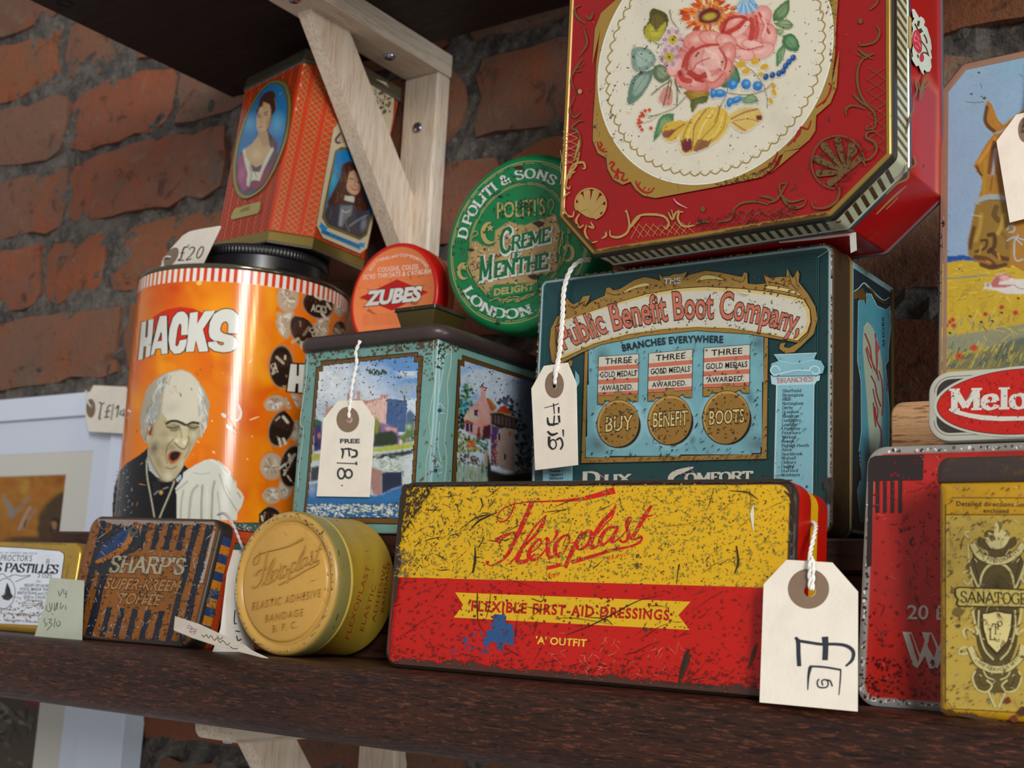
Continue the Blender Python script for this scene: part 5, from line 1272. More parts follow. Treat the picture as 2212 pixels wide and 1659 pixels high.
    cv.poly(Zm('570,210 700,178 790,215 870,300 920,440 930,600 900,700 700,720 560,680 500,600 520,420'), C('#cec7b0'), 2)
    cv.poly(Zm('500,600 560,690 700,730 880,700 860,850 780,1020 690,1180 600,1290 500,1270 400,1120 370,950 430,850 440,720'), C('#b3a782'), 2)
    for p, rx, ry, c, a, al in (((430, 960), 14, 22, '#4e4636', 20, .8), ((530, 820), 14, 12, '#9a8d6a', 0, .7), ((470, 1100), 12, 30, '#7d7050', -20, .6), ((600, 950), 16, 12, '#857852', 20, .7), ((520, 960), 14, 20, '#948762', 0, .6), ((810, 920), 8, 18, '#a09878', 20, .5), ((570, 1240), 13, 12, '#cfc9ac', 0, .9), ((500, 1280), 12, 8, '#7d6a44', 30, .6), ((600, 560), 30, 18, '#b5ac92', -20, .5), ((820, 830), 8, 12, '#c9c4ac', 0, .7), ((700, 1120), 6, 16, '#c6bf9c', 15, .7)):
        cv.blob(*Zm(p), rx, ry, C(c), a, .9, al)
    cv.poly(Zm('680,740 745,740 770,850 760,920 710,950 640,910 630,880 670,830'), C('#c2b88e'), 1, 1, True); cv.blob(*Zm((655, 885)), 6, 6, C('#dad6b8'), 0, .8); cv.blob(*Zm((730, 900)), 6, 8, C('#dcd8b8'), 0, .8); cv.line(Zm('630,900 690,960 740,960 775,880 765,840'), 2, C('#4e4430')); cv.line(Zm('690,760 700,850'), 3, C('#8a7d58'), .8)
    cv.line(Zm('550,715 600,690 660,692 735,725'), 5.5, C('#332d20')); cv.line(Zm('755,730 810,704 872,712'), 5, C('#332d20')); cv.blob(*Zm((620, 760)), 17, 9, C('#5a5038'), 10, .9, .7); cv.blob(*Zm((815, 760)), 13, 8, C('#5a5038'), 0, .9, .7); cv.blob(*Zm((600, 870)), 12, 10, C('#c6bf9a'), 30, .9, .7); cv.line(Zm('620,870 560,940 545,1010'), 3, C('#6a5f42'), .7); cv.line(Zm('790,900 770,990 730,1060'), 2.4, C('#7d7050'), .7); cv.poly(Zm('570,745 620,715 690,730 650,785 590,780'), C('#8d835f'), 1); cv.line(Zm('560,745 610,760 680,745'), 2.4, C('#2e281c')); cv.line(Zm('590,785 640,785 680,765'), 1.6, C('#4a412c'))
    cv.poly(Zm('765,735 810,722 865,735 830,780 780,775'), C('#8d835f'), 1); cv.line(Zm('765,740 820,760 870,745'), 2.4, C('#2e281c')); cv.line(Zm('715,700 730,735'), 2, C('#4a412c')); cv.line(Zm('530,690 560,760'), 2, C('#857852'))
    cv.poly(Zm('580,1000 620,985 700,1000 690,1050 660,1090 600,1120 565,1080 555,1040'), C('#b0633a'), 1, 1, True); cv.poly(Zm('590,1005 640,990 690,1005 665,1060 610,1090 580,1050'), C('#2a130f'), 1, 1, True); cv.line(Zm('540,1150 600,1165 650,1140'), 2, C('#6e5c38')); cv.line(Zm('565,960 540,1040 560,1110'), 2, C('#6e6244'), .7); cv.line(Zm('380,1040 430,1150 500,1260'), 2, C('#6a5e40'), .8)
    cv.poly(Zm('365,680 400,670 430,720 415,830 385,890 360,870 350,760'), C('#ae7e50'), 1); cv.line(Zm('370,700 400,740 385,830'), 4, C('#4a3420')); cv.poly(Zm('355,820 400,840 385,900 360,890'), C('#c2ad84'), 1)
    rr = random.Random(6)
    for P0, P1, n in (((560, 220), (330, 800), 50), ((880, 300), (920, 820), 30)):
        for k in range(n):
            f = rr.random(); x = P0[0] + (P1[0] - P0[0]) * f + rr.uniform(-50, 50) * (1 if P0[0] < 700 else .7); y = P0[1] + (P1[1] - P0[1]) * f
            dx, dy = ((-60, 90) if P0[0] < 700 else (30, 90)); dx += rr.uniform(-25, 25)
            cv.line(Zm([(x, y)][0]) and [Zm((x, y)), Zm((x + dx * .5 + rr.uniform(-12, 12), y + dy * .5)), Zm((x + dx * .6, y + dy))], rr.uniform(1.2, 3.5), C(rr.choice(['#c9cdc8', '#8d9494', '#b5bab6', '#6c7476', '#dadcd6'])), .75)
    cv.poly(Zm('470,470 500,520 470,650 400,680 380,600'), C('#8b9290'), 2, .5)
    cv.poly(Zm('385,1240 470,1290 560,1310 620,1290 650,1330 640,1700 440,1700'), C('#0f1013')); cv.poly(Zm('410,1280 500,1310 470,1400 420,1430'), C('#1e2024')); cv.line(Zm('430,1420 470,1385'), 2.5, C('#8b8d92')); cv.line(Zm('520,1365 565,1348'), 2.5, C('#8b8d92')); cv.blob(*Zm((497, 1400)), 5, 6, C('#b99c48'), 0, .4)
    for s_ in ('352,1080 360,1250 395,1440 430,1640', '630,1290 580,1420 520,1560 480,1660'): cv.line(Zm(s_), 4.6, C('#16201c')); cv.line(Zm(s_), 3, C('#b9b294'))
    cv.poly(Zm(hank), C('#cfd0c0'), 0)
    for s_, w_, c in (('1030,1290 1010,1400 1000,1700', 5, '#9b9682'), ('860,1330 800,1420 770,1700', 6, '#a7a593'), ('910,1330 900,1500 900,1700', 5, '#9b9682'), ('1080,1220 1130,1380 1200,1500 1250,1580', 4, '#a9a693'), ('760,1290 690,1350 650,1380', 4, '#a7a593'), ('820,1200 900,1220 980,1200', 3, '#b5b5a4'), ('720,1380 700,1500 690,1700', 4, '#a7a593'), ('1060,1400 1080,1560 1090,1700', 4, '#b0ad9b'), ('960,1340 955,1500 950,1700', 3, '#dddccc'), ('1000,1080 1080,1130 1130,1200', 4, '#e0dfd2'), ('1140,1330 1190,1420', 2, '#b59a6a'), ('1210,1250 1230,1300', 3, '#b38a4a'), ('1260,1400 1290,1450', 3, '#b38a4a'), ('1130,1170 1160,1200', 3, '#b38a4a')): cv.line(Zm(s_), w_, C(c), .85)
    union = [Zm(p) for p in ((370, 950), (290, 1020), (150, 1110), (75, 1200), (30, 1350), (12, 1560), (12, 1675), (1255, 1675), (1262, 1600), (1305, 1540), (1328, 1450), (1300, 1395), (1250, 1335), (1255, 1285), (1195, 1230), (1205, 1205), (1150, 1145), (1080, 1085), (1000, 1060), (930, 1075), (830, 1125), (770, 1165), (720, 1120), (780, 1020), (830, 935), (865, 865), (905, 855), (962, 720), (980, 620), (985, 500), (935, 375), (865, 275), (785, 195), (700, 170), (600, 185), (500, 225), (430, 275), (345, 365), (315, 480), (282, 640), (285, 780), (325, 908), (368, 915))]
    A.paint(cv, union)
    # wrapped sweets, painted
    cv = Canvas(556, 604, 750, 1158, 1.8, Or)
    beige = ['#c9b9a0', '#b59c80', '#ddd3c2', '#a58a70', '#e4ddd0', '#8f7560']
    wraps = [((185, 190), 78, 100, 0), ((150, 370), 50, 100, -20), ((400, 400), 60, 60, 10), ((530, 260), 40, 60, 10), ((100, 880), 75, 55, -20), ((220, 870), 60, 60, 10), ((80, 1290), 80, 95, 0), ((80, 1480), 70, 60, -10), ((170, 1430), 50, 80, 10), ((240, 1060), 40, 80, 0), ((420, 330), 50, 50, 0), ((200, 330), 60, 60, 0)]
    for (c, rx, ry, a) in wraps:
        cx, cy = Zc(c); cv.blob(cx, cy, rx / 3.0, ry / 3.0, C('#b7a488'), a, .18)
        for k in range(34):
            th = rr.uniform(0, 2 * PI); x, y = cx + rx / 3 * .6 * math.cos(th), cy + ry / 3 * .6 * math.sin(th)
            cv.line([(cx, cy), ((cx + x) / 2 + rr.uniform(-6, 6), (cy + y) / 2 + rr.uniform(-6, 6)), (x, y)], rr.uniform(.9, 3.6), C(rr.choice(beige)), .85)
    sweets = [((385, 235), 105, 88, 25, 'ACKS', (330, 275, 440, 285)), ((285, 410), 75, 120, -25, 'CKS', (330, 360, 350, 440)), ((145, 640), 80, 140, 0, 'CKS', (75, 610, 100, 700)), ((145, 1040), 78, 125, 22, 'ACKS', None), ((215, 1290), 80, 140, 10, 'CKS', None), ((60, 1640), 90, 90, 0, '', None), ((520, 400), 40, 60, 10, '', None)]
    for (c, rx, ry, a, s_, tp) in sweets:
        cx, cy = Zc(c); cv.blob(cx, cy, rx / 3.0 * 1.10, ry / 3.0 * 1.08, C('#a08c6c'), a, .12); cv.blob(cx, cy, rx / 3.0, ry / 3.0, C('#2b1c16'), a, .10)
        for k in range(7):
            u = (k - 3) / 4 * rx / 3; t_ = math.radians(a); p = (cx + u * math.cos(t_), cy + u * math.sin(t_)); e = ry / 3 * .6 * math.sqrt(max(.1, 1 - (k - 3) ** 2 / 16))
            cv.line([(p[0] + e * math.sin(t_), p[1] - e * math.cos(t_)), (p[0], p[1])], 2.0, C('#5c3d30'), .7)
        for k in range(5): 
            th = rr.uniform(0, 2 * PI); x, y = cx + rx / 3 * .55 * math.cos(th), cy + ry / 3 * .6 * math.sin(th); cv.line([(x, y), (x + rr.uniform(-14, 14), y + rr.uniform(4, 16))], rr.uniform(3, 7), C(rr.choice(['#d9cfb4', '#b9a986', '#8d7a5c'])), .9)
    clip = [Zc(p) for p in ((150, 85), (215, 95), (255, 140), (275, 190), (310, 150), (380, 140), (450, 165), (485, 225), (500, 240), (540, 205), (560, 215), (560, 330), (575, 560), (560, 1400), (470, 1690), (0, 1690), (0, 1600), (60, 1545), (10, 1480), (40, 1440), (60, 1400), (0, 1350), (0, 1240), (50, 1195), (90, 1190), (55, 1110), (60, 1010), (110, 935), (50, 930), (15, 880), (60, 815), (130, 790), (70, 720), (50, 620), (75, 540), (120, 495), (170, 470), (130, 420), (105, 350), (120, 320), (105, 280), (120, 230), (108, 160), (125, 100))]
    # orange gaps between sweets stay orange
    A.paint(cv, clip)
    for g in ('225,290 270,240 330,310 340,350 290,320 235,310', '205,480 240,560 275,600 285,750 262,820 238,700 225,560', '460,330 500,290 520,310 480,370', '150,790 180,780 260,930 250,990 190,860', '110,1200 170,1150 230,1120 215,1140 150,1195', '170,930 220,910 240,960 230,1010 200,960', '0,1400 40,1400 60,1430 20,1450 0,1540'): A.poly(Zc(g), C('#e2700e'), nx=False)
    A.nx(); A.text('ACKS', Zc((338, 278)), Zc((440, 292)), 15, C('#bdb39a'), bold=.05, outline=(C('#1c1410'), .05)); A.text('CKS', Zc((322, 395)), Zc((352, 450)), 12, C('#b3a98e'), bold=.04, up='perp'); A.text('CKS', Zc((70, 625)), Zc((92, 690)), 12, C('#b3a98e'), bold=.04, up='perp'); A.text('ACKS', Zc((175, 1340)), Zc((230, 1230)), 10, C('#b3a98e'), bold=.04, up='perp')
    A.poly(Zc('195,612 300,618 300,820 172,805'), bk); A.poly(Zc('205,622 245,625 243,700 258,700 260,625 300,628 300,808 254,808 256,750 238,750 232,805 182,800'), wt)
    # chips and scratches in the print
    for s_, w_, c in (('1270,525 1290,600 1280,660 1240,690', [2, 6, 6, 3], '#e6e2da'), ('1100,615 1130,640 1120,650', [5, 9, 4], '#e6e2da'), ('1150,720 1165,750 1200,770', [3, 7, 3], '#e6e2da'), ('1160,650 1200,620', [4, 2], '#d84a10'), ('1380,680 1430,660 1475,645', [3, 4, 2], '#f0c070'), ('1375,110 1400,75', [5, 3], '#e6c088'), ('850,885 880,905', [3, 4], '#f0b050'), ('1010,990 1035,1010', [4, 3], '#f0c890'), ('1000,680 1010,700', [3, 2], '#f0c890'), ('1350,1060 1365,1075', [3, 2], '#f0c890'), ('1400,835 1410,850', [3, 2], '#f0c890'), ('165,580 200,600', [5, 3], '#efe6d8'), ('150,660 220,630', [2, 1], '#d8b080'), ('820,1020 815,1025', [2, 2], '#f0c890'), ('1210,800 1240,825', [3, 2], '#d84a10')): A.line(Zm(s_), w_, C(c), nx=False)
    A.ell(*Zt((1185, 90)), 6, 5, C('#ecc25a'), nx=False); A.ell(*Zt((1815, 25)), 4, 3, C('#ecc25a'), nx=False)
    flecks(A, Zm('40,1200 200,1100 220,1600 20,1640'), 40, 8, C('#8c98a4'), (.8, 2.4)); scratches(A, vis, 14, 9, C('#f2b060'), (6, 22), (.6, 1.6)); A.nx()
    A.build('printed_wrap', M, t)
    # black ribbed screw lid
    Mp = plain_mat('black_lid_plastic', .30, .5); m2 = MB(); cc = C('#16171a'); zl = HT - .0009; c2 = ctr + np.array([.009, .006, 0])
    lathe(m2, c2, (0, 0, 1), [(.046, zl), (.0500, zl + .0005), (.0500, zl + .0015), (.0490, zl + .0185), (.0500, zl + .0190)], cc, 144, False, False)
    lathe(m2, c2, (0, 0, 1), [(.0500, zl + .0190), (.0506, zl + .0200), (.0506, zl + .0250), (.0497, zl + .0262), (.046, zl + .0265)], cc, 480, False, True, wob=lambda r, h, th: r + (.0005 * math.cos(th * 120) if .0192 < h - zl < .0259 else 0))
    lid = m2.build('screw_lid', Mp, t, smooth=True, sharp=60)
    m2 = MB()
    for k in range(9): 
        a0 = math.radians(-112 + k * 40); 
        for hh in (.0060, .0100):
            P = [c2 + np.array([.0497 * math.cos(a0 + j * .03), .0497 * math.sin(a0 + j * .03), zl + hh]) for j in range(11)]; tube(m2, P, .0007, cc, 6)
    lb = m2.build('lid_ridges', Mp, lid, smooth=True); lb['kind'] = 'stuff'
    return ctr[2] + zl + .0265
ZCAP = cough_sweets_tin()

def knot_strip(A, f, n, wd, c0, c1, kind):
    """interlaced gold band; f(s, v) gives the pixel for s along 0..1 and v across -1..1"""
    N_ = n * 10; s = np.linspace(0, 1, N_)
    for k in range(4 if kind == 'braid' else 3):
        ph = k * PI / 2 if kind == 'braid' else k * 2 * PI / 3
        v = np.sin(s * n * PI + ph); 
        if kind == 'braid': v = 2 / PI * np.arcsin(v)
        P = np.array([f(a, b) for a, b in zip(s, v)])
        A.line(P + [.6, .6], wd * 1.1, c1, sm=0, nx=False)
    A.nx()
    for k in range(4 if kind == 'braid' else 3):
        ph = k * PI / 2 if kind == 'braid' else k * 2 * PI / 3
        v = np.sin(s * n * PI + ph)
        if kind == 'braid': v = 2 / PI * np.arcsin(v)
        A.line(np.array([f(a, b) for a, b in zip(s, v)]), wd, c0, sm=0, nx=False)
    A.nx()
def portrait_tin():
    M = tin_mat('portrait_tin_paint', .08, 160, '#5a2a14', .05, 40, '#5a2a14', .1, 60, '#c8b090', 0, '#888', .22, .55, .05, .15, 7.7, .4)
    zb = ZCAP + .0008; tb = zb - CAMH; tt = .443 - CAMH
    B = lambda px, py, z: atZ(px, py, z)
    zr = zb + .006
    b0 = [B(464, 547, zb), B(578, 524, zb), B(672.5, 539, zb), B(780, 584.6, zb)]; t0 = [B(535, 170, .443), B(660, 106, .443), None, B(866, 192, .443)]
    t0[2] = np.array([t0[3][0] + .002, t0[1][1] + .029, .443])
    def octa(L, A_, B_, C_):
        w = (C_[0] + B_[0]) / 2; dx = B_[0] - A_[0]
        return [L, A_, B_, C_, np.array([A_[0], min(C_[1] + dx, .738), L[2]]), np.array([L[0], min(C_[1] + dx + .002, .739), L[2]]), np.array([L[0] - dx, C_[1], L[2]]), np.array([L[0] - dx, L[1] + dx * 1.3, L[2]])]
    ob = octa(*b0); ot = octa(*t0); ctr = sum(ob) / 8; ct = sum(ot) / 8
    t = thing('portrait_tin', 'tall eight-sided orange tea tin with oval lady portrait, standing on the sweets tin', 'tin', ctr)
    Or = C('#c23a10'); G = C('#8d7c3c', .8); S = C('#7e7c70', .8)
    def ringp(fr, gr=0.0): 
        out = []
        for a, b in zip(ob, ot):
            p = a + (b - a) * fr; c = ctr + (ct - ctr) * fr; d = p - c; d[2] = 0
            out.append(p + nrm(d) * gr)
        return out
    def build(nm, rows, cap0=False, cap1=False):
        m2 = MB(); V = []; F = []; cols = []
        for fr, gr, c in rows: V += ringp(fr, gr); cols += [c] * 8
        for k in range(len(rows) - 1):
            for i in range(8): F.append((k * 8 + i, k * 8 + (i + 1) % 8, (k + 1) * 8 + (i + 1) % 8, (k + 1) * 8 + i))
        if cap0: F.append(tuple(range(8))[::-1])
        if cap1: F.append(tuple((len(rows) - 1) * 8 + i for i in range(8)))
        m2.add(V, F, np.array(cols)); return m2.build(nm, M, t)
    H_ = .443 - zb
    build('bottom_rim', [(0, -.003, S), (.0, .0012, S), (.008, .0016, S), (.012, .0010, G), (.055, .0010, G), (.062, .0001, G)], True)
    m2 = MB()
    for i in range(8):
        a, b, c, d = ob[i], ob[(i + 1) % 8], ot[(i + 1) % 8], ot[i]; g = 14; V = []
        for j in range(g + 1):
            for k in range(g + 1): u, v = k / g, .05 + .89 * j / g; V.append(a * (1 - u) * (1 - v) + b * u * (1 - v) + c * u * v + d * (1 - u) * v)
        m2.add(V, [(j * (g + 1) + k, j * (g + 1) + k + 1, (j + 1) * (g + 1) + k + 1, (j + 1) * (g + 1) + k) for j in range(g) for k in range(g)], Or)
    m2.build('body', M, t); build('lid', [(.925, .0002, S), (.930, .0016, S), (.945, .0016, S), (.950, .0010, C('#6d6a54', .8)), (1.0, .0006, C('#6d6a54', .8)), (1.012, -.004, S)], False, True)
    faces = []
    for i in range(3):
        a, b, c, d = ob[i], ob[i + 1], ot[i + 1], ot[i]; u = nrm(b - a); v = nrm((c + d) / 2 - (a + b) / 2); pl = Plane(a, u, v); faces.append(pl)
    # each side is not perfectly flat, so ink sits clear of it by the sagitta
    def quad(i, f0=.065, f1=.925):
        a, b, c, d = [proj(x) for x in (ob[i] + (ot[i] - ob[i]) * f0, ob[i + 1] + (ot[i + 1] - ob[i + 1]) * f0, ob[i + 1] + (ot[i + 1] - ob[i + 1]) * f1, ob[i] + (ot[i] - ob[i]) * f1)]; return a, b, c, d
    class Bil:
        """a slightly twisted side: pixel -> point by its corner grid"""
        maxedge = 14.0
        def __init__(s, i): s.i = i; a, b, c, d = [proj(x) for x in (ob[i], ob[i + 1], ot[i + 1], ot[i])]; s.H = Homog([a, b, c, d]); s.inv = np.linalg.inv(s.H.h); s.n = nrm(np.cross(ob[i + 1] - ob[i], ot[i] - ob[i]))
        def map(s, P, off):
            P = np.asarray(P, float).reshape(-1, 2); q = np.c_[P, np.ones(len(P))] @ s.inv.T; uv = q[:, :2] / q[:, 2:]; a, b, c, d = ob[s.i], ob[s.i + 1], ot[s.i + 1], ot[s.i]
            # solve along the camera ray against the bilinear patch: two Newton steps from the homography guess
            u, v = uv[:, 0:1], uv[:, 1:2]
            for _ in range(4):
                X = a * (1 - u) * (1 - v) + b * u * (1 - v) + c * u * v + d * (1 - u) * v
                cc = (X - CAM) @ RC.T; e = P - np.stack([CX + FPX * cc[:, 0] / cc[:, 2], CY + FPX * cc[:, 1] / cc[:, 2]], 1)
                h = 1e-4
                def pr(u_, v_):
                    Y_ = a * (1 - u_) * (1 - v_) + b * u_ * (1 - v_) + c * u_ * v_ + d * (1 - u_) * v_; k = (Y_ - CAM) @ RC.T; return np.stack([CX + FPX * k[:, 0] / k[:, 2], CY + FPX * k[:, 1] / k[:, 2]], 1)
                p0 = pr(u, v); ju = (pr(u + h, v) - p0) / h; jv = (pr(u, v + h) - p0) / h; det = ju[:, 0] * jv[:, 1] - ju[:, 1] * jv[:, 0]
                du = (e[:, 0] * jv[:, 1] - e[:, 1] * jv[:, 0]) / det; dv = (ju[:, 0] * e[:, 1] - ju[:, 1] * e[:, 0]) / det
                u = u + du[:, None]; v = v + dv[:, None]
            X = a * (1 - u) * (1 - v) + b * u * (1 - v) + c * u * v + d * (1 - u) * v
            return X + s.n * np.reshape(off, (-1, 1))
        def up(s, px, py): return np.array(proj((ot[s.i] + ot[s.i + 1]) / 2)) - np.array(proj((ob[s.i] + ob[s.i + 1]) / 2))
    gold, dk = C('#a88a4c', .35), C('#4a1c0c')
    # ---- lady side
    A = Art(Bil(0), base=1.6e-4); a, b, c, d = quad(0); HF = Homog([a, b, c, d]); Zp = ZM(500, 150, 4.74)
    def fs(u0, u1): return lambda s, v: HF([(u0 + (u1 - u0) * (v + 1) / 2, s)])[0]
    for k in range(7): knot_strip(A, fs(.02 + k * .14, .11 + k * .14), 20, .7, C('#8a4a24', .2), dk, 'knot')
    oval = ellipse(*Zp((318, 722)), 57, 135, 22, 60)
    hx = np.array([Zp(p) for p in ((490, 108), (575, 150), (620, 300), (620, 480), (590, 680), (530, 860), (440, 1060), (340, 1220), (220, 1310), (130, 1330), (60, 1280), (25, 1160), (22, 980), (60, 760), (120, 560), (200, 380), (300, 220), (400, 130))])
    oval = spline(list(hx) + [hx[0]], 5)[:-1]; co = oval.mean(0); inner = co + (oval - co) * [.86, .93]; mid_ = co + (oval - co) * [.93, .965]
    A.poly(oval, C('#8a7a3c', .5)); A.line(list(mid_) + [mid_[0]], 1.6, C('#b5a660', .5), sm=0); A.line(list(oval) + [oval[0]], 1.2, C('#5a4e24', .4), sm=0)
    cv = Canvas(505, 180, 626, 425, 1.3, C('#1b6aa0')); cv.blob(*Zp((480, 560)), 26, 34, C('#5aa0c4'), 0, .9); cv.blob(*Zp((200, 560)), 22, 30, C('#4690b8'), 0, .9); cv.blob(*Zp((300, 250)), 40, 30, C('#145a92'), 0, .9, .7)
    cv.poly(Zp('100,870 230,760 300,680 420,680 490,760 480,900 430,1060 300,1230 150,1290 60,1200 60,1000'), C('#5a3a4c'), 1); cv.poly(Zp('80,900 130,870 170,1080 190,1220 130,1260 70,1140'), C('#8a4466'), 2); cv.blob(*Zp((120, 1080)), 10, 24, C('#a8628a'), 10, .9, .8); cv.poly(Zp('200,1210 330,1080 420,960 400,1080 280,1230'), C('#7e3348'), 2)
    cv.poly(Zp('135,830 220,770 290,680 380,690 400,780 420,830 330,980 260,1010 190,960 150,900'), C('#b79a72'), 1); cv.blob(*Zp((270, 880)), 16, 18, C('#c9b084'), 0, .9, .8); cv.blob(*Zp((360, 760)), 10, 12, C('#8e6c4c'), 0, .9, .7)
    cv.poly(Zp('125,840 150,810 160,900 200,960 230,1060 300,1060 340,960 380,880 430,800 445,830 400,920 340,1040 300,1150 250,1140 215,1150 190,1210 165,1190 175,1070 145,950'), C('#c5bfa8'), 1); cv.line(Zp('200,1000 215,1100 195,1180'), 2.5, C('#8f8a72')); cv.line(Zp('250,1050 270,1120'), 2, C('#8f8a72'))
    cv.poly(Zp('400,225 450,240 470,320 465,420 430,480 410,560 390,640 430,700 400,760 370,700 350,620 320,420 285,400 300,320 340,260'), C('#3c1f1c'), 1, 1, True); cv.poly(Zp('275,470 285,400 310,350 350,345 400,370 415,450 400,560 360,640 300,660 270,600 268,520'), C('#bf9c74'), 1, 1, True)
    cv.blob(*Zp((390, 560)), 8, 18, C('#96704e'), 10, .9, .7); cv.blob(*Zp((305, 420)), 8, 8, C('#cfb48a'), 0, .9, .8); cv.line(Zp('345,455 385,440'), 2, C('#4a2e20')); cv.line(Zp('285,480 305,470'), 2, C('#4a2e20')); cv.line(Zp('350,475 380,470'), 2, C('#3a3a44')); cv.line(Zp('285,500 305,495'), 2, C('#3a3a44')); cv.line(Zp('320,480 315,545 330,550'), 1.5, C('#9a7450')); cv.line(Zp('295,605 325,590'), 2.4, C('#9c3c30')); cv.poly(Zp('330,380 300,400 275,480 268,430 300,350 340,330'), C('#3c1f1c'), 1); cv.line(Zp('455,300 470,400'), 1.2, C('#8f8a8a'))
    cv.poly(Zp('285,640 380,640 400,760 330,780 290,700'), C('#a98660'), 1); A.paint(cv, inner); A.line(list(inner) + [inner[0]], 1.0, C('#3a3418', .3), sm=0)
    A.poly(Zp('45,1430 280,1362 308,1370 300,1440 275,1480 10,1545 3,1510'), C('#a89a58', .3)); A.text('ANNE', Zp((95, 1475)), Zp((198, 1442)), 8.5, C('#5a4c24'), 'serif', thick=.2, thin=.08); A.build('lady_portrait_side', M, t)
    # ---- corner with the braids
    A = Art(Bil(1), base=1.6e-4); a, b, c, d = quad(1); HF = Homog([a, b, c, d])
    for u0, u1, n, kd in ((.04, .20, 20, 'knot'), (.30, .62, 15, 'braid'), (.72, .98, 18, 'knot')): knot_strip(A, fs(u0, u1), n, 1.1, C('#c39a5c', .2), dk, kd)
    rr = random.Random(3)
    for k in range(90):
        for u in (.25, .67): A.ell(*HF([(u + rr.uniform(-.01, .01), (k + .5) / 90)])[0], .8, .8, dk, n=5, nx=False)
    A.nx(); Z5 = ZM(590, 110, 3.954)
    for p in ((265, 120), (250, 190), (235, 290), (212, 410), (195, 500)): A.ell(*Z5(p), 2, 4, C('#d9a080'), 10, 7, nx=False)
    A.nx(); A.build('braided_corner', M, t)
    # ---- gentleman side
    A = Art(Bil(2), base=1.6e-4); a, b, c, d = quad(2); HF = Homog([a, b, c, d]); Zd = ZM(660, 280, 5.185); Zb = ZM(420, 60, 3.318)
    for k in range(5): knot_strip(A, fs(.03 + k * .2, .17 + k * .2), 18, .8, C('#9a6030', .25), dk, 'knot')
    cr = C('#c6b998')
    A.poly([Zd(p) for p in ((345, -60), (300, 0), (150, 850), (112, 1075), (185, 1215), (600, 1390), (680, 1330), (760, 960), (900, 260))] + [(847, 255), (850, 207), (832, 178), (798, 167), (760, 175)], cr); A.line([Zd(p) for p in ((300, 0), (150, 850), (112, 1075), (185, 1215), (600, 1390), (680, 1330), (760, 960))], 1, C('#5a4a20'), sm=0)
    A.poly(Zd('385,195 460,200 560,260 700,600 765,740 740,920 680,1180 600,1240 230,1090 172,985 200,820 320,240'), C('#8a7c3c', .5))
    cv = Canvas(695, 315, 812, 520, 1.3, C('#1878b4')); cv.blob(*Zd((300, 560)), 12, 40, C('#3aa8c0'), 10, .9); cv.poly(Zd('480,350 400,400 380,520 320,650 250,780 240,850 300,900 420,880 600,920 700,900 660,760 620,640 600,520 540,400'), C('#44261c'), 1, 1, True)
    for k in range(40):
        x, y = rr.uniform(250, 640), rr.uniform(420, 880); cv.line([Zd((x, y)), Zd((x + 15, y + 25)), Zd((x - 5, y + 50))], 2, C(rr.choice(['#6e4630', '#2a1610', '#8a5c3c'])), .6)
    cv.poly(Zd('480,480 540,460 600,560 600,660 560,730 500,720 460,680 450,620'), C('#c09a7c'), 1, 1, True); cv.blob(*Zd((500, 640)), 6, 6, C('#b8705a'), 0, .9, .7); cv.blob(*Zd((580, 660)), 6, 8, C('#b8604c'), 0, .9, .7); cv.line(Zd('485,550 525,555'), 2, C('#33241c')); cv.line(Zd('570,590 600,600'), 2, C('#33241c')); cv.line(Zd('545,560 535,625 560,635'), 1.4, C('#8a6048')); cv.line(Zd('510,665 560,680'), 2.2, C('#a03a30'))
    cv.poly(Zd('430,740 540,750 530,820 420,790'), C('#c5c0ae'), 1); cv.poly(Zd('230,870 390,830 520,830 560,900 700,930 700,1100 640,1240 240,1060 200,960'), C('#3a3842'), 1); cv.poly(Zd('380,850 520,850 500,960 440,1000 400,1100 350,1080'), C('#6e727e'), 1); cv.line(Zd('400,910 380,1060'), 6, C('#9298a4'), .8); cv.line(Zd('480,1080 600,1000 680,960'), 4, C('#7c828e'), .8); cv.blob(*Zd((640, 1060)), 10, 22, C('#8a909c'), 10, .9, .8); cv.line(Zd('400,900 440,930 500,900'), 2.4, C('#b5b09c')); cv.line(Zd('500,900 440,1040 480,1140'), 2, C('#7a7248')); cv.line(Zd('280,900 260,1000'), 4, C('#4c4a58'))
    A.paint(cv, [Zd(p) for p in ((395, 228), (455, 225), (540, 280), (680, 600), (735, 750), (720, 900), (660, 1160), (595, 1215), (245, 1060), (205, 975), (225, 830), (330, 260))])
    A.poly(Zd('160,1035 240,1110 215,1120 235,1140 600,1290 580,1265 660,1275 640,1300 655,1320 600,1315 605,1350 560,1330 190,1170 165,1160 165,1115 135,1080 150,1075'), C('#1a86c4')); A.text('DUKE OF MARLBOROUGH', Zd((178, 1158)), Zd((590, 1325)), 6, C('#0c3f6a'), 'serif', thick=.2, thin=.1)
    A.line(Zd('385,40 330,110 350,150 400,130'), 5, C('#4a4a4c')); A.ell(*Zd((400, 110)), 8, 8, C('#b99a84'))
    for k in range(60): 
        x, y = rr.uniform(805, 842), rr.uniform(185, 250); A.ell(x, y, rr.uniform(1.5, 4), rr.uniform(1.5, 4), C(rr.choice(['#3a4a3c', '#6a5a3a', '#7a2a20', '#8a8a70', '#2a3440'])), n=6, nx=False)
    A.nx(); A.build('gentleman_portrait_side', M, t)
portrait_tin()

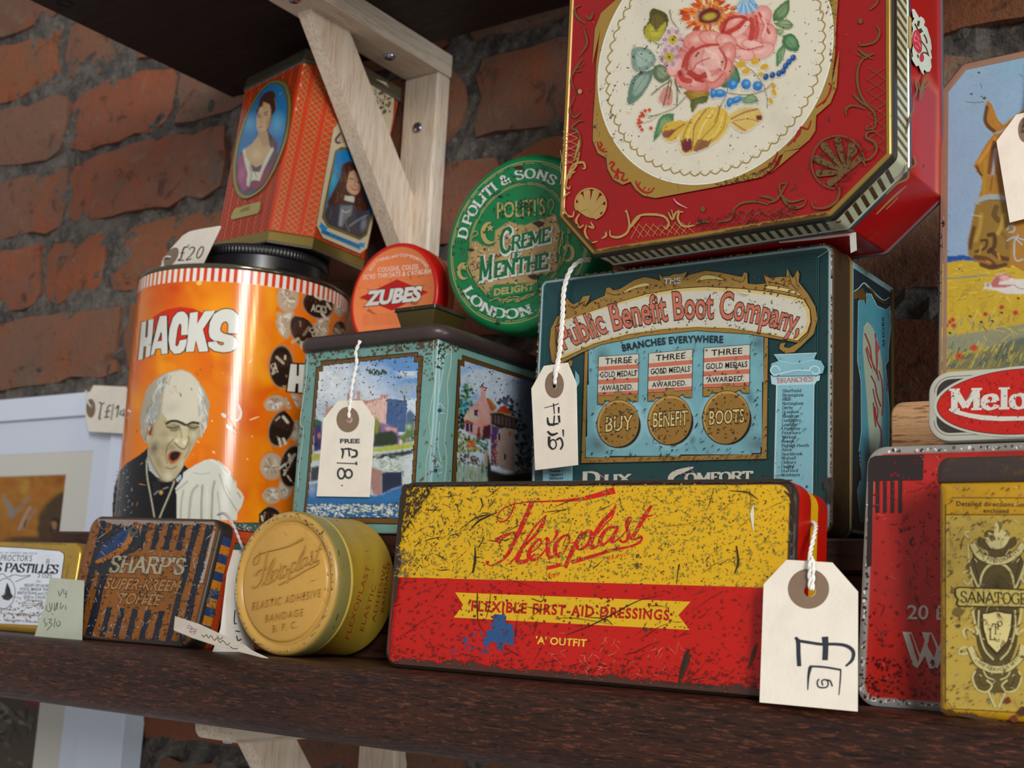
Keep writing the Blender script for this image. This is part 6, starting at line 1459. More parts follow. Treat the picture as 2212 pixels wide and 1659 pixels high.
# --- teal castle caddy
def castle_tin():
    Y0 = .562; M = tin_mat('castle_tin_paint', .55, 210, '#4c3c26', .45, 34, '#6a4c2a', .2, 60, '#5a4a34', 0, '#888', .34, .5, .12, .3, 12.1)
    pl = lean_plane(Y0, 0, 0); xl = pl.uv(657, 760)[0]; xr = pl.uv(947, 735)[0]; zt = pl.uv(947, 728)[1]; D = .113; Te = C('#6f9a92')
    x0b, x1b = xl, xr; t = thing('castle_tea_caddy', 'square teal tea caddy printed with castle views, dark lid and small knob', 'tin', ((xl + xr) / 2, Y0, RZ))
    m2 = MB(); top = Plane((0, 0, 0), (1, 0, 0), (0, 1, 0)); q = [(xl, Y0), (xr, Y0), (xr, Y0 + D), (xl, Y0 + D)]
    loft(m2, top, q, .0022, [(0, zt, Te), (0, RZ + .0016, Te), (-.0006, RZ + .0012, Te), (-.0006, RZ + .0002, C('#54483a')), (.002, RZ, C('#54483a'))], False, True, 4); m2.build('body', M, t, smooth=True, sharp=40)
    m2 = MB(); Ld, L2 = C('#3d322f'), C('#57504a')
    loft(m2, top, q, .008, [(.034, zt + .0145, L2), (.030, zt + .0143, L2), (.004, zt + .0092, L2), (.0005, zt + .0086, L2), (-.0030, zt + .0076, Ld), (-.0048, zt + .0050, Ld), (-.0050, zt + .0028, Ld), (-.0040, zt - .0002, Ld), (-.0020, zt - .0016, Ld), (.0005, zt - .0014, Ld)], True, True, 8); m2.build('lid', M, t, smooth=True, sharp=50)
    zl = zt + .0145
    # knob: small tapered dark gold block on the lid
    kc = np.array([(xl + xr) / 2 + .0145, Y0 + .040]); G, G2 = C('#4f4420', .3), C('#2c2418'); hz = atY(955, 650, kc[1])[2] if False else .0142
    m2 = MB(); kq = [(kc[0] - .0168, kc[1] - .0168), (kc[0] + .0168, kc[1] - .0168), (kc[0] + .0168, kc[1] + .0168), (kc[0] - .0168, kc[1] + .0168)]
    loft(m2, top, kq, .002, [(.004, zl + hz, G2), (0, zl + hz - .0008, G2), (0, zl + hz - .0030, G2), (.0012, zl + hz - .0034, G), (.0045, zl - .0002, G)], True, True, 3); m2.build('lid_knob', M, t, smooth=True, sharp=35)
    # white scraped lines on the corner seam and edges
    A = Art(pl); ZA = ZM(660, 760, 4.253); Zw = ZM(600, 660, 3.317)
    gd, bk = C('#6b4a1c'), C('#1d2018')
    inner = ZA('165,125 1000,40 1002,92 1038,95 975,1210 965,1400 850,1560 0,1520 20,1350 125,180 165,172')
    outer = ZA('138,80 1035,0 1040,35 1085,40 1060,400 1010,1220 995,1590 -30,1570 0,1300 95,140 140,128')
    A.poly(outer, bk); o2 = ZA('145,90 1028,10 1033,44 1077,48 1052,400 1002,1220 988,1580 -22,1560 8,1300 102,148 148,136'); A.poly(o2, gd)
    i2 = ZA('162,122 1002,36 1005,88 1042,92 978,1210 960,1535 -5,1522 20,1300 122,178 162,168'); A.poly(i2, bk)
    cv = Canvas(655, 765, 908, 1125, 1.8, C('#c9d2d8')); n = fbm(cv.X / 55, cv.Y / 40, 5, 4)
    X_, Y_ = (cv.X - 660) * 4.253, (cv.Y - 760) * 4.253
    sk = np.clip((X_ - 250) / 500 - (Y_ - 60) / 500 + (n - .5) * 1.6, 0, 1); cv.mix(sk * (Y_ < 900) * .95, C('#5b93cc')); cv.mix(np.clip((n - .52) * 3.5, 0, .8) * (Y_ < 650) * (Y_ > 180), C('#dde3e4')); cv.mix(np.clip((.45 - n) * 3, 0, .5) * (Y_ < 650), C('#93a6b4'))
    # castle
    cv.poly(ZA('165,640 185,540 190,465 205,465 208,515 240,490 260,500 380,470 380,380 405,380 410,440 470,430 470,365 505,365 505,440 560,450 690,420 690,395 760,395 750,660 640,760 400,760'), C('#b98f86'), 0); cv.poly(ZA('560,460 755,405 745,680 700,700 560,640'), C('#d9b4a4')); cv.poly(ZA('750,430 935,450 915,740 840,740 740,660'), C('#46618f'))
    for k in range(11): x = 560 + k * 18; y = 460 - k * 4.9; cv.poly(ZA(f'{x},{y-6} {x+9},{y-9} {x+9},{y+16} {x},{y+18}'), C('#a3706c'))
    for k in range(10): x = 765 + k * 17; cv.poly(ZA(f'{x},{428+k*1.5} {x+8},{429+k*1.5} {x+8},{448+k*1.5} {x},{447+k*1.5}'), C('#46618f'))
    cv.poly(ZA('905,400 918,400 920,460 905,460'), C('#5c4c5e'))
    for k in range(26): x, y = rr_.uniform(760, 915), rr_.uniform(470, 720); cv.line(ZA(f'{x},{y} {x},{y+30}'), 1.5, C(rr_.choice(['#2f4672', '#6a86b4', '#35507e'])), .8)
    for k in range(14): x, y = rr_.uniform(580, 730), rr_.uniform(470, 640); cv.line(ZA(f'{x},{y} {x+2},{y+16}'), 1.6, C('#8c6a72'), .7)
    cv.poly(ZA('680,650 740,660 840,700 870,800 860,850 680,840'), C('#8a6a9a'), 2); cv.poly(ZA('730,690 840,700 840,740 740,730'), C('#c99a9c'), 1)
    cv.poly(ZA('630,600 680,650 690,740 800,720 850,780 850,860 620,880'), C('#2c3a26'), 3); cv.poly(ZA('640,580 680,660 670,740 630,760'), C('#7e8a3c'), 3); cv.poly(ZA('920,650 1000,640 1000,820 880,850 860,780 920,740'), C('#5e7a48'), 3); cv.blob(*ZA((950, 690)), 9, 9, C('#a9c0a0'), 0, .8); cv.poly(ZA('925,560 960,530 1000,570 1000,650 920,660'), C('#4d6d8c'), 2); cv.poly(ZA('80,620 150,640 150,900 70,920'), C('#3a2c5e'), 2); cv.poly(ZA('85,610 140,635 150,670 80,680'), C('#2c5a38'), 2); cv.blob(*ZA((125, 770)), 5, 9, C('#b0706c'), 0, .6); cv.blob(*ZA((95, 850)), 6, 7, C('#18183c'), 0, .6)
    cv.poly(ZA('620,890 720,870 860,850 1000,835 1000,880 800,910 620,925'), C('#a9b24c'), 1); cv.poly(ZA('50,930 140,935 135,1000 45,1005'), C('#a9a84c'), 1); cv.blob(*ZA((875, 830)), 4, 7, C('#e0c4b8'), 0, .4); cv.blob(*ZA((960, 800)), 2.5, 5, C('#8fb4cc'), 0, .4); cv.blob(*ZA((930, 810)), 2.5, 5, C('#c87a4c'), 0, .4)
    cv.poly(ZA('45,1010 640,930 1000,885 990,1250 600,1200 40,1100'), C('#b9c6c0'), 1); cv.poly(ZA('620,950 780,930 985,900 985,930 800,985 620,980'), C('#2a3038'), 2); cv.poly(ZA('50,1060 130,1050 120,1180 40,1200'), C('#3c3c48'), 2)
    for k in range(260): x, y = rr_.uniform(620, 980), rr_.uniform(950, 1130); cv.line(ZA(f'{x},{y} {x+rr_.uniform(8,30)},{y-2}'), rr_.uniform(1, 2.4), C(rr_.choice(['#cfd6c8', '#7e8c7e', '#a4b29c', '#e0e4da'])), .8)
    cv.poly(ZA('600,1060 700,1090 700,1320 620,1310 600,1230'), C('#a47a72'), 2); cv.poly(ZA('700,1110 885,1100 885,1230 800,1260 700,1310'), C('#202a44'), 1); cv.poly(ZA('890,1000 985,960 975,1230 890,1230'), C('#c3ced0'), 2); cv.poly(ZA('0,1230 110,1200 620,1320 700,1310 800,1260 890,1230 975,1230 960,1420 0,1420'), C('#2a6ea6'), 4); cv.blob(*ZA((60, 1260)), 16, 22, C('#9fb2c0'), 0, .9, .7)
    for k in range(8): x = 720 + k * 20; cv.poly(ZA(f'{x},1270 {x+9},1270 {x+5},{1305-k*6}'), C('#202a44'))
    cv.poly(ZA('0,1390 960,1380 960,1560 0,1560'), C('#2c6494'), 2)
    for k in range(420): x, y = rr_.uniform(0, 950), 1400 + abs(rr_.gauss(40, 60)); cv.blob(*ZA((x, min(y, 1540))), rr_.uniform(1.6, 4.2), rr_.uniform(.9, 1.9), C(rr_.choice(['#d9dccb', '#c4cabb', '#a9b4a0', '#e4e6da'])), 0, .3)
    cv.grain(6, .14, 3); A.paint(cv, ZA('166,128 998,42 1000,95 1036,98 973,1210 955,1528 2,1515 26,1300 128,184 166,176'))
    flecks(A, ZA('130,190 1030,100 980,600 120,600'), 150, 4, C('#3e4238'), (.6, 2.4)); flecks(A, ZA('560,150 740,170 720,230 580,200'), 36, 5, C('#34503c'), (1, 4)); flecks(A, ZA('200,90 1000,20 1080,80 1000,1200 960,1200 1030,100 180,160'), 70, 6, C('#30200e'), (.8, 2.6))
    Ft = [(658, 762), (945, 732), (943, 748), (656, 790)]; flecks(A, Ft, 160, 7, C('#5a4426'), (1, 4.5), lambda x, y: .4 + .6 * (x > 900)); flecks(A, [(658, 790), (672, 790), (640, 1110), (628, 1110)], 50, 8, C('#6a4c2a'), (.8, 3.6)); flecks(A, [(908, 745), (945, 740), (938, 830), (905, 800)], 60, 9, C('#5a4426'), (.8, 3))
    wl = C('#c4cabc')
    for s_ in ('1118,250 1112,420 1125,560 1100,700 1082,830 1095,960 1065,1110 1058,1265', '215,355 200,560 160,830 185,900 150,1180 145,1300'): A.line(Zw(s_), 1.3, wl, nx=False)
    A.nx(); A.build('castle_and_lake_print', M, t)
    # right side
    pr = Plane((xr, Y0, 0), (0, 1, 0), (0, 0, 1)); A = Art(pr); ZB = ZM(960, 740, 5.352)
    A.poly(ZB('205,140 1124,450 1124,1900 70,1900 90,1400 155,190 200,205'), bk); A.poly(ZB('210,150 1124,460 1124,1900 80,1900 100,1400 165,200 207,215'), C('#5c4218')); A.poly(ZB('235,208 1124,480 1124,1900 120,1900 140,1400 185,262 235,278'), bk)
    cv = Canvas(982, 778, 1172, 1095, 1.8, C('#b9cbd8')); n = fbm(cv.X / 40, cv.Y / 34, 15, 4); X_, Y_ = (cv.X - 960) * 5.352, (cv.Y - 740) * 5.352
    cv.mix(np.clip((n - .42) * 4, 0, 1) * (Y_ < 900), C('#4f97d8')); cv.mix(np.clip((X_ - 500) / 260, 0, 1) * np.clip((fbm(cv.X / 30, cv.Y / 50, 21, 3) - .45) * 4, 0, 1) * .9, C('#d6dde0')); cv.mix(np.clip((X_ - 760) / 200, 0, 1) * .9, C('#38597e'))
    def leafy(P, cols, n_, s_):
        P = np.array(P); 
        for k in range(n_):
            x, y = rr_.uniform(P[:, 0].min(), P[:, 0].max()), rr_.uniform(P[:, 1].min(), P[:, 1].max())
            if inside(P, np.array([x]), np.array([y]))[0]: cv.blob(x, y, rr_.uniform(.5, 1) * s_, rr_.uniform(.4, 1) * s_, C(rr_.choice(cols)), rr_.uniform(0, 90), .5, .9)
    leafy(ZB('190,560 250,480 340,540 340,700 270,780 180,900 170,700'), ['#1e5a2c', '#2f7a3a', '#14401e', '#5a9a50'], 110, 5); leafy(ZB('170,800 230,850 240,1000 160,1010'), ['#20301c', '#2c4428', '#141c14'], 50, 5)
    leafy(ZB('600,700 650,640 730,600 800,680 900,760 920,900 980,1100 1000,1400 820,1400 800,900 700,760'), ['#141c16', '#1e2c1c', '#0f1412', '#2a3a22'], 260, 6)
    cv.poly(ZB('222,870 290,760 380,680 420,620 425,505 485,515 480,640 540,760 600,800 560,1000 540,1120 380,1090 240,1030 240,920'), C('#c79a94')); cv.poly(ZB('480,640 500,640 600,760 560,800 530,780'), C('#a45c3c')); cv.poly(ZB('500,640 540,660 605,740 600,765'), C('#b98a34')); cv.poly(ZB('225,870 300,780 370,760 380,880 330,920 235,900'), C('#c4b4a4'), 1); cv.poly(ZB('425,500 485,520 480,535 425,515'), C('#a4404c')); cv.blob(*ZB((450, 950)), 16, 20, C('#c47868'), 0, .9, .7)
    cv.poly(ZB('345,780 388,780 385,850 348,845'), C('#4c2c5c')); cv.poly(ZB('248,930 330,945 325,1035 248,1025'), C('#3c2a54')); cv.line(ZB('290,940 290,1030'), 1.5, C('#b9a4b4')); cv.poly(ZB('225,915 260,890 340,930 335,945 240,930'), C('#a4502c'))
    cv.poly(ZB('700,720 780,830 600,820 605,790 650,740'), C('#b03a1c')); cv.poly(ZB('670,645 725,650 725,720 680,715'), C('#5c5a74')); cv.poly(ZB('668,635 730,640 728,655 668,652'), C('#241c28')); cv.poly(ZB('450,970 540,940 530,1120 430,1110'), C('#4c2030'), 1); cv.poly(ZB('380,1000 410,970 420,1090 375,1110'), C('#7a2c30'), 1)
    cv.poly(ZB('530,820 620,800 850,880 820,1010 700,990 640,1000 540,940'), C('#2e2420'), 1)
    for k in range(14): x = 545 + k * 21; cv.line(ZB(f'{x},{835+k*4} {x},{920+k*5}'), 1.6, C(['#8a7434', '#4a3c6c'][k % 2]), .9)
    cv.line(ZB('540,815 640,810 760,840 845,880'), 2.2, C('#9a8234')); cv.poly(ZB('545,950 640,990 620,1050 600,1200 610,1430 540,1420 540,1100'), C('#4c3460'), 1); cv.poly(ZB('640,1000 700,990 820,1010 805,1480 700,1470 610,1420 600,1200 615,1080'), C('#a48c80'), 1)
    for k in range(60): x, y = rr_.uniform(545, 620), rr_.uniform(1120, 1420); cv.blob(*ZB((x, y)), 2.4, 1.6, C(rr_.choice(['#a45c2c', '#6c2c44', '#8a6a24', '#c4785c'])), 0, .4)
    cv.blob(*ZB((755, 1050)), 4, 8, C('#b05a34'), 0, .5); cv.poly(ZB('625,1045 640,1045 638,1130 625,1125'), C('#1c1418')); cv.poly(ZB('695,1290 710,1290 708,1360 695,1350'), C('#1c1418'))
    leafy(ZB('155,1010 220,1020 250,1080 400,1110 410,1250 280,1290 150,1280'), ['#7a8a2c', '#a4a844', '#4c6428', '#2c4420'], 150, 5); leafy(ZB('270,1130 350,1130 350,1220 270,1220'), ['#c4622c', '#a4401c', '#d98a4c'], 30, 4); leafy(ZB('400,1100 510,1110 500,1260 420,1290'), ['#24502c', '#3c7040', '#14301c'], 50, 4)
    leafy(ZB('145,1290 300,1290 500,1400 500,1450 150,1400'), ['#3c2c2c', '#1c1814', '#8a7a5c', '#5c5430'], 120, 4); cv.poly(ZB('500,1250 540,1430 540,1700 460,1440 470,1250'), C('#1c1614'), 1); cv.poly(ZB('465,1250 505,1240 495,1430 460,1430'), C('#b49c84'), 1)
    cv.poly(ZB('130,1400 500,1460 500,1950 110,1950'), C('#8faca0'), 2)
    for k in range(160): x, y = rr_.uniform(130, 500), rr_.uniform(1420, 1800); cv.line(ZB(f'{x},{y} {x+rr_.uniform(-14,14)},{y-rr_.uniform(30,90)}'), rr_.uniform(1, 2), C(rr_.choice(['#c4c8a4', '#5c8a54', '#4c8a94', '#a4b4a0', '#34684c', '#b49c64'])), .8)
    cv.poly(ZB('500,1460 700,1520 1124,1500 1124,1950 480,1950'), C('#241c18'), 3); leafy(ZB('810,1330 1000,1400 1000,1560 820,1500'), ['#2c2414', '#5c4c1c', '#141210'], 60, 4); cv.grain(6, .14, 5)
    A.paint(cv, ZB('238,214 1110,488 1110,1850 126,1850 146,1400 190,268 238,284')); flecks(A, ZB('250,220 900,420 700,620 250,600'), 60, 4, C('#2c4034'), (.6, 2.4)); flecks(A, ZB('0,20 240,0 260,60 120,120 0,100'), 60, 6, C('#5a4426'), (.8, 3.4)); flecks(A, ZB('240,0 900,190 1000,260 900,270 250,70'), 60, 7, C('#3c3420'), (.8, 3))
    for s_ in ('1245,290 1240,420 1215,560 1220,700 1205,860 1195,980 1210,1100 1195,1260', '1225,345 1190,370 1180,500', '1195,740 1160,700 1150,760 1195,775', '1180,1165 1140,1120 1150,1200 1180,1190', '1160,830 1150,1000 1170,1120', '1190,430 1150,680'): A.line(Zw(s_), 1.4, wl, nx=False)
    A.nx(); A.line([(951, 750), (945, 880), (930, 1045)], [4, 5, 6], C('#9fc0c8')); flecks(A, [(948, 735), (962, 738), (958, 800), (942, 800)], 40, 9, C('#3c2c1c'), (1, 4)); A.ell(*Zw((1160, 752)), 4.5, 4.5, C('#2c4a5c')); A.ell(*Zw((1132, 1182)), 4.5, 4.5, C('#2c4a5c')); A.build('tower_house_print', M, t)
    # three rear edges stay plain; tag hangs from the lid
    return pl, zt, zl, xl, xr
rr_ = random.Random(11)
CAS = castle_tin()

# ------------------------------------------------------------------ two round tins standing on the caddy lid
ZL = CAS[2]
def pastille_disc():
    Y = .645; r = .0400; c = np.array([-.5592, Y, ZL + r]); M = tin_mat('orange_disc_paint', .12, 180, '#6a3a1c', .1, 50, '#8a4a20', .25, 60, '#b06030', 0, '#888', .30, .5, .08, .2, 3.9)
    t = thing('throat_pastille_tin', 'small round orange and red throat pastille tin standing on the teal caddy', 'tin', c - np.array([0, 0, r])); R_, O = C('#c4140c'), C('#e88048')
    m2 = MB(); lathe(m2, c, (0, 1, 0), [(.0001, 0, O), (.0362, 0, O), (.0370, -.0006, R_), (.0385, -.0006, R_), (.0396, .0004, R_), (r, .0022, R_), (r, .0110, R_), (.0394, .0114, R_)], None, 96, False, True); m2.build('lid', M, t, smooth=True, sharp=45)
    m2 = MB(); lathe(m2, c, (0, 1, 0), [(.0392, .0112, O), (.0392, .0190, O), (.0386, .0196, O), (.03, .0196, O)], None, 96, False, True); m2.build('body', M, t, smooth=True, sharp=45)
    A = Art(Plane(c, (1, 0, 0)), base=.00002); Z = ZM(630, 330, 3.456); wt = C('#e2d6cc'); pk = C('#e8c8b8')
    A.arctext('SOOTHING and COMFORTING', Z('592,885 640,820 720,795 800,775 880,782 960,815 1008,862'), 6.5, pk, bold=.03)
    A.text('COUGHS, COLDS.', Z((642, 892)), Z((952, 865)), 10, pk, bold=.03, sp=.04); A.text('SORE THROATS & CATARRH', Z((533, 947)), Z((1040, 900)), 10, pk, bold=.03, sp=.04)
    A.poly(Z('785,945 1020,1040 748,1178 508,1080'), C('#b80c08'))
    A.text('ZUBES', Z((555, 1138)), Z((955, 1100)), 29, C('#d9d6cc'), bold=.075, shear=.16, outline=(C('#1c1614'), .05)); A.text('Regd', Z((888, 1133)), Z((945, 1128)), 4, C('#7a1c14'))
    for k in range(9): A.text('pastilles of menthol and eucalyptus for the throat'[:46 - k], Z((530, 1212 + k * 10)), Z((795, 1196 + k * 10)), 1.6, C('#a84a24'), sp=.1)
    A.poly(Z('575,1160 640,1210 600,1200 560,1180'), C('#b8603a')); A.line(Z('885,895 888,945'), 1.2, C('#5a2a1c'), sm=0)
    flecks(A, Z('500,900 1000,860 1050,1050 480,1100'), 30, 4, C('#8a4a2a'), (.5, 1.8)); A.build('printed_lid_design', M, t)
pastille_disc()
def mint_delight_disc():
    Y = .62; r = .0581; c = np.array([-.4379, Y, ZL + r]); M = tin_mat('green_disc_paint', .3, 190, '#14301c', .42, 40, '#2c2418', .3, 60, '#20301c', 0, '#888', .34, .5, .12, .25, 2.7)
    t = thing('mint_delight_tin', 'round green tin with cream crest, propped between teal caddy and boot tin', 'tin', c - np.array([0, 0, r])); G = C('#0b7a44')
    m2 = MB(); lathe(m2, c, (0, 1, 0), [(.0001, 0, G), (.0530, 0, G), (.0550, .0004, G), (.0570, .0018, G), (r, .0042, G), (r, .0150, G), (.0572, .0156, G)], None, 128, False, True); m2.build('lid', M, t, smooth=True, sharp=45)
    m2 = MB(); lathe(m2, c, (0, 1, 0), [(.0570, .0154, G), (.0570, .0260, G), (.0560, .0268, G), (.05, .0268, G)], None, 96, False, True); m2.build('body', M, t, smooth=True, sharp=45)
    pl = Plane(c, (1, 0, 0)); A = Art(pl, base=.00002); Z = ZM(960, 330, 4.148); au = C('#b5a062'); wt = C('#d3d6cc'); g2 = C('#0d5a34'); br = C('#b39560')
    def ring(rad, w_, col, dash=None):
        P = [proj(pl.p(rad * math.cos(a), rad * math.sin(a))) for a in np.linspace(0, 2 * PI, 97)]
        if dash is None: A.line(P, w_, col, sm=0)
        else:
            for k in range(0, 96, dash): A.line(P[k:k + dash - 1], w_, col, sm=0, nx=False)
            A.nx()
    ring(.0525, 1.8, au); ring(.0512, 1.3, au, 7); ring(.0385, 1.4, au, 8); ring(.0374, 1.6, au); ring(.0392, .6, C('#0a3a20'))
    def circ(rad, a0, a1, n=14): return [proj(pl.p(rad * math.cos(math.radians(a)), rad * math.sin(math.radians(a)))) for a in np.linspace(a0, a1, n)]
    A.arctext('D.POLITI & SONS', circ(.0415, 170, 52), 19, wt, 'serif', thick=.24, thin=.10, serif=.36, sm=0); A.arctext('LONDON.', circ(.0492, 214, 292), 19, wt, 'serif', thick=.24, thin=.10, serif=.36, sm=0, sp=.12)
    # cream and bronze shield field
    fld = Z('245,800 290,795 330,830 400,850 450,830 460,700 580,620 640,640 720,655 860,600 1000,560 1035,700 1000,900 1010,1040 920,1080 830,1090 830,1160 600,1170 450,1180 400,1240 380,1240 340,1170 290,1150 250,1090 215,1000 240,900')
    A.line(fld + [fld[0]], 3.0, au, sm=0); A.line(fld + [fld[0]], 1.2, g2, sm=0); A.poly(fld, br); flecks(A, fld, 330, 4, C('#4a3420'), (.6, 2.6)); flecks(A, fld, 140, 5, C('#cdb788'), (1, 4)); scratches(A, Z('260,1000 560,880 560,900 300,1060'), 50, 6, C('#3c2c1c'), (5, 16), (.8, 2), (-35, 8))
    A.poly(Z('415,1255 430,1210 460,1190 820,1170 835,1200 820,1240 560,1290 430,1300'), G, sm=2); A.text('DELIGHT', Z((440, 1280)), Z((800, 1225)), 14, au, bold=.06, sp=.02)
    A.text("POLITI'S", Z((465, 590)), Z((905, 552)), 34, au, bold=.02, up=(0, -1)); flecks(A, Z('460,440 900,380 900,560 470,600'), 60, 8, C('#1c4a2c'), (.8, 3)); flecks(A, Z('640,420 760,400 800,560 660,600'), 36, 9, C('#2c2418'), (1, 3.4))
    def ct(s_, a, b, h, **k): 
        A.text(s_, (Z(a)[0] + 1.6, Z(a)[1] + 2.2), (Z(b)[0] + 1.6, Z(b)[1] + 2.2), h, wt, 'serif', thick=.27, thin=.14, serif=.36, grow=.07, **k); A.text(s_, Z(a), Z(b), h, C('#0a6a3c'), 'serif', thick=.26, thin=.13, serif=.32)
    ct('C', (500, 895), (600, 880), 50); ct('REME', (602, 872), (950, 788), 29); ct('DE', (598, 950), (680, 940), 13); ct('M', (312, 1135), (430, 1120), 48, ); ct('ENTHE', (448, 1112), (930, 1030), 31)
    # moons, stars, scrollwork
    def moon(cx, cy, rr2, ang, col):
        P = []; 
        for a in np.linspace(-130, 130, 16): P.append((cx + rr2 * math.cos(math.radians(a + ang)), cy + rr2 * 1.35 * math.sin(math.radians(a + ang))))
        for a in np.linspace(110, -110, 16): P.append((cx - rr2 * .34 * math.cos(math.radians(ang)) + rr2 * .78 * math.cos(math.radians(a + ang)), cy - rr2 * .34 * math.sin(math.radians(ang)) + rr2 * 1.1 * math.sin(math.radians(a + ang))))
        A.poly(P, col)
    def star(cx, cy, r_, col): A.poly([(cx + (r_ if k % 2 == 0 else r_ * .42) * math.cos(k * PI / 5 - PI / 2), cy + (r_ if k % 2 == 0 else r_ * .42) * math.sin(k * PI / 5 - PI / 2)) for k in range(10)], col)
    moon(*Z((400, 720)), 18, 165, au); star(*Z((410, 675)), 9, au); moon(*Z((170, 1060)), 14, 170, au); star(*Z((172, 1025)), 9, au); moon(*Z((1110, 900)), 14, 15, au); star(*Z((1085, 850)), 8, au)
    for s_ in ('250,760 300,730 280,700 250,720', '940,500 930,450 960,420 980,470 950,540 990,560', '900,1100 950,1060 1000,1060', '1010,860 1040,940 1000,1040', '1075,700 1040,800 1030,900', '1050,680 1060,800 1020,860', '280,1190 330,1210 380,1280 360,1240', '260,1120 300,1180 360,1200 370,1270', '400,1330 480,1300 500,1340', '520,1350 560,1300 650,1290 690,1320 640,1340', '560,1345 620,1310 680,1320', '700,1320 740,1270 800,1280', '215,960 205,1040 240,1120', '235,940 225,1020 262,1110'): A.line(Z(s_), 1.7, au, nx=False)
    A.nx()
    for p, q in (((665, 135), 8), ((845, 635), 9), ((800, 1110), 8), ((475, 1530), 5), ((500, 390), 4), ((240, 870), 5)): A.poly(spline([(Z(p)[0] + q * math.cos(a) * (1.1 + .5 * math.sin(2.3 * a)), Z(p)[1] + q * .7 * math.sin(a)) for a in np.linspace(0, 6, 8)], 3), C('#33241a'), nx=False)
    A.nx(); flecks(A, circ(.052, 0, 360, 40), 260, 12, C('#1c2a1c'), (.6, 2.6)); flecks(A, circ(.052, 60, 300, 30) + circ(.040, 300, 60, 30), 60, 13, C('#06402a'), (1, 3)); scratches(A, circ(.052, 0, 360, 40), 60, 3, C('#2a2c1c'), (4, 18), (.6, 1.6)); A.build('printed_lid_design', M, t)
    A = Art(Cyl(c, (0, 1, 0), r), base=.00006); rr = random.Random(7); A.build('lid_side', M, t) if False else None
mint_delight_disc()

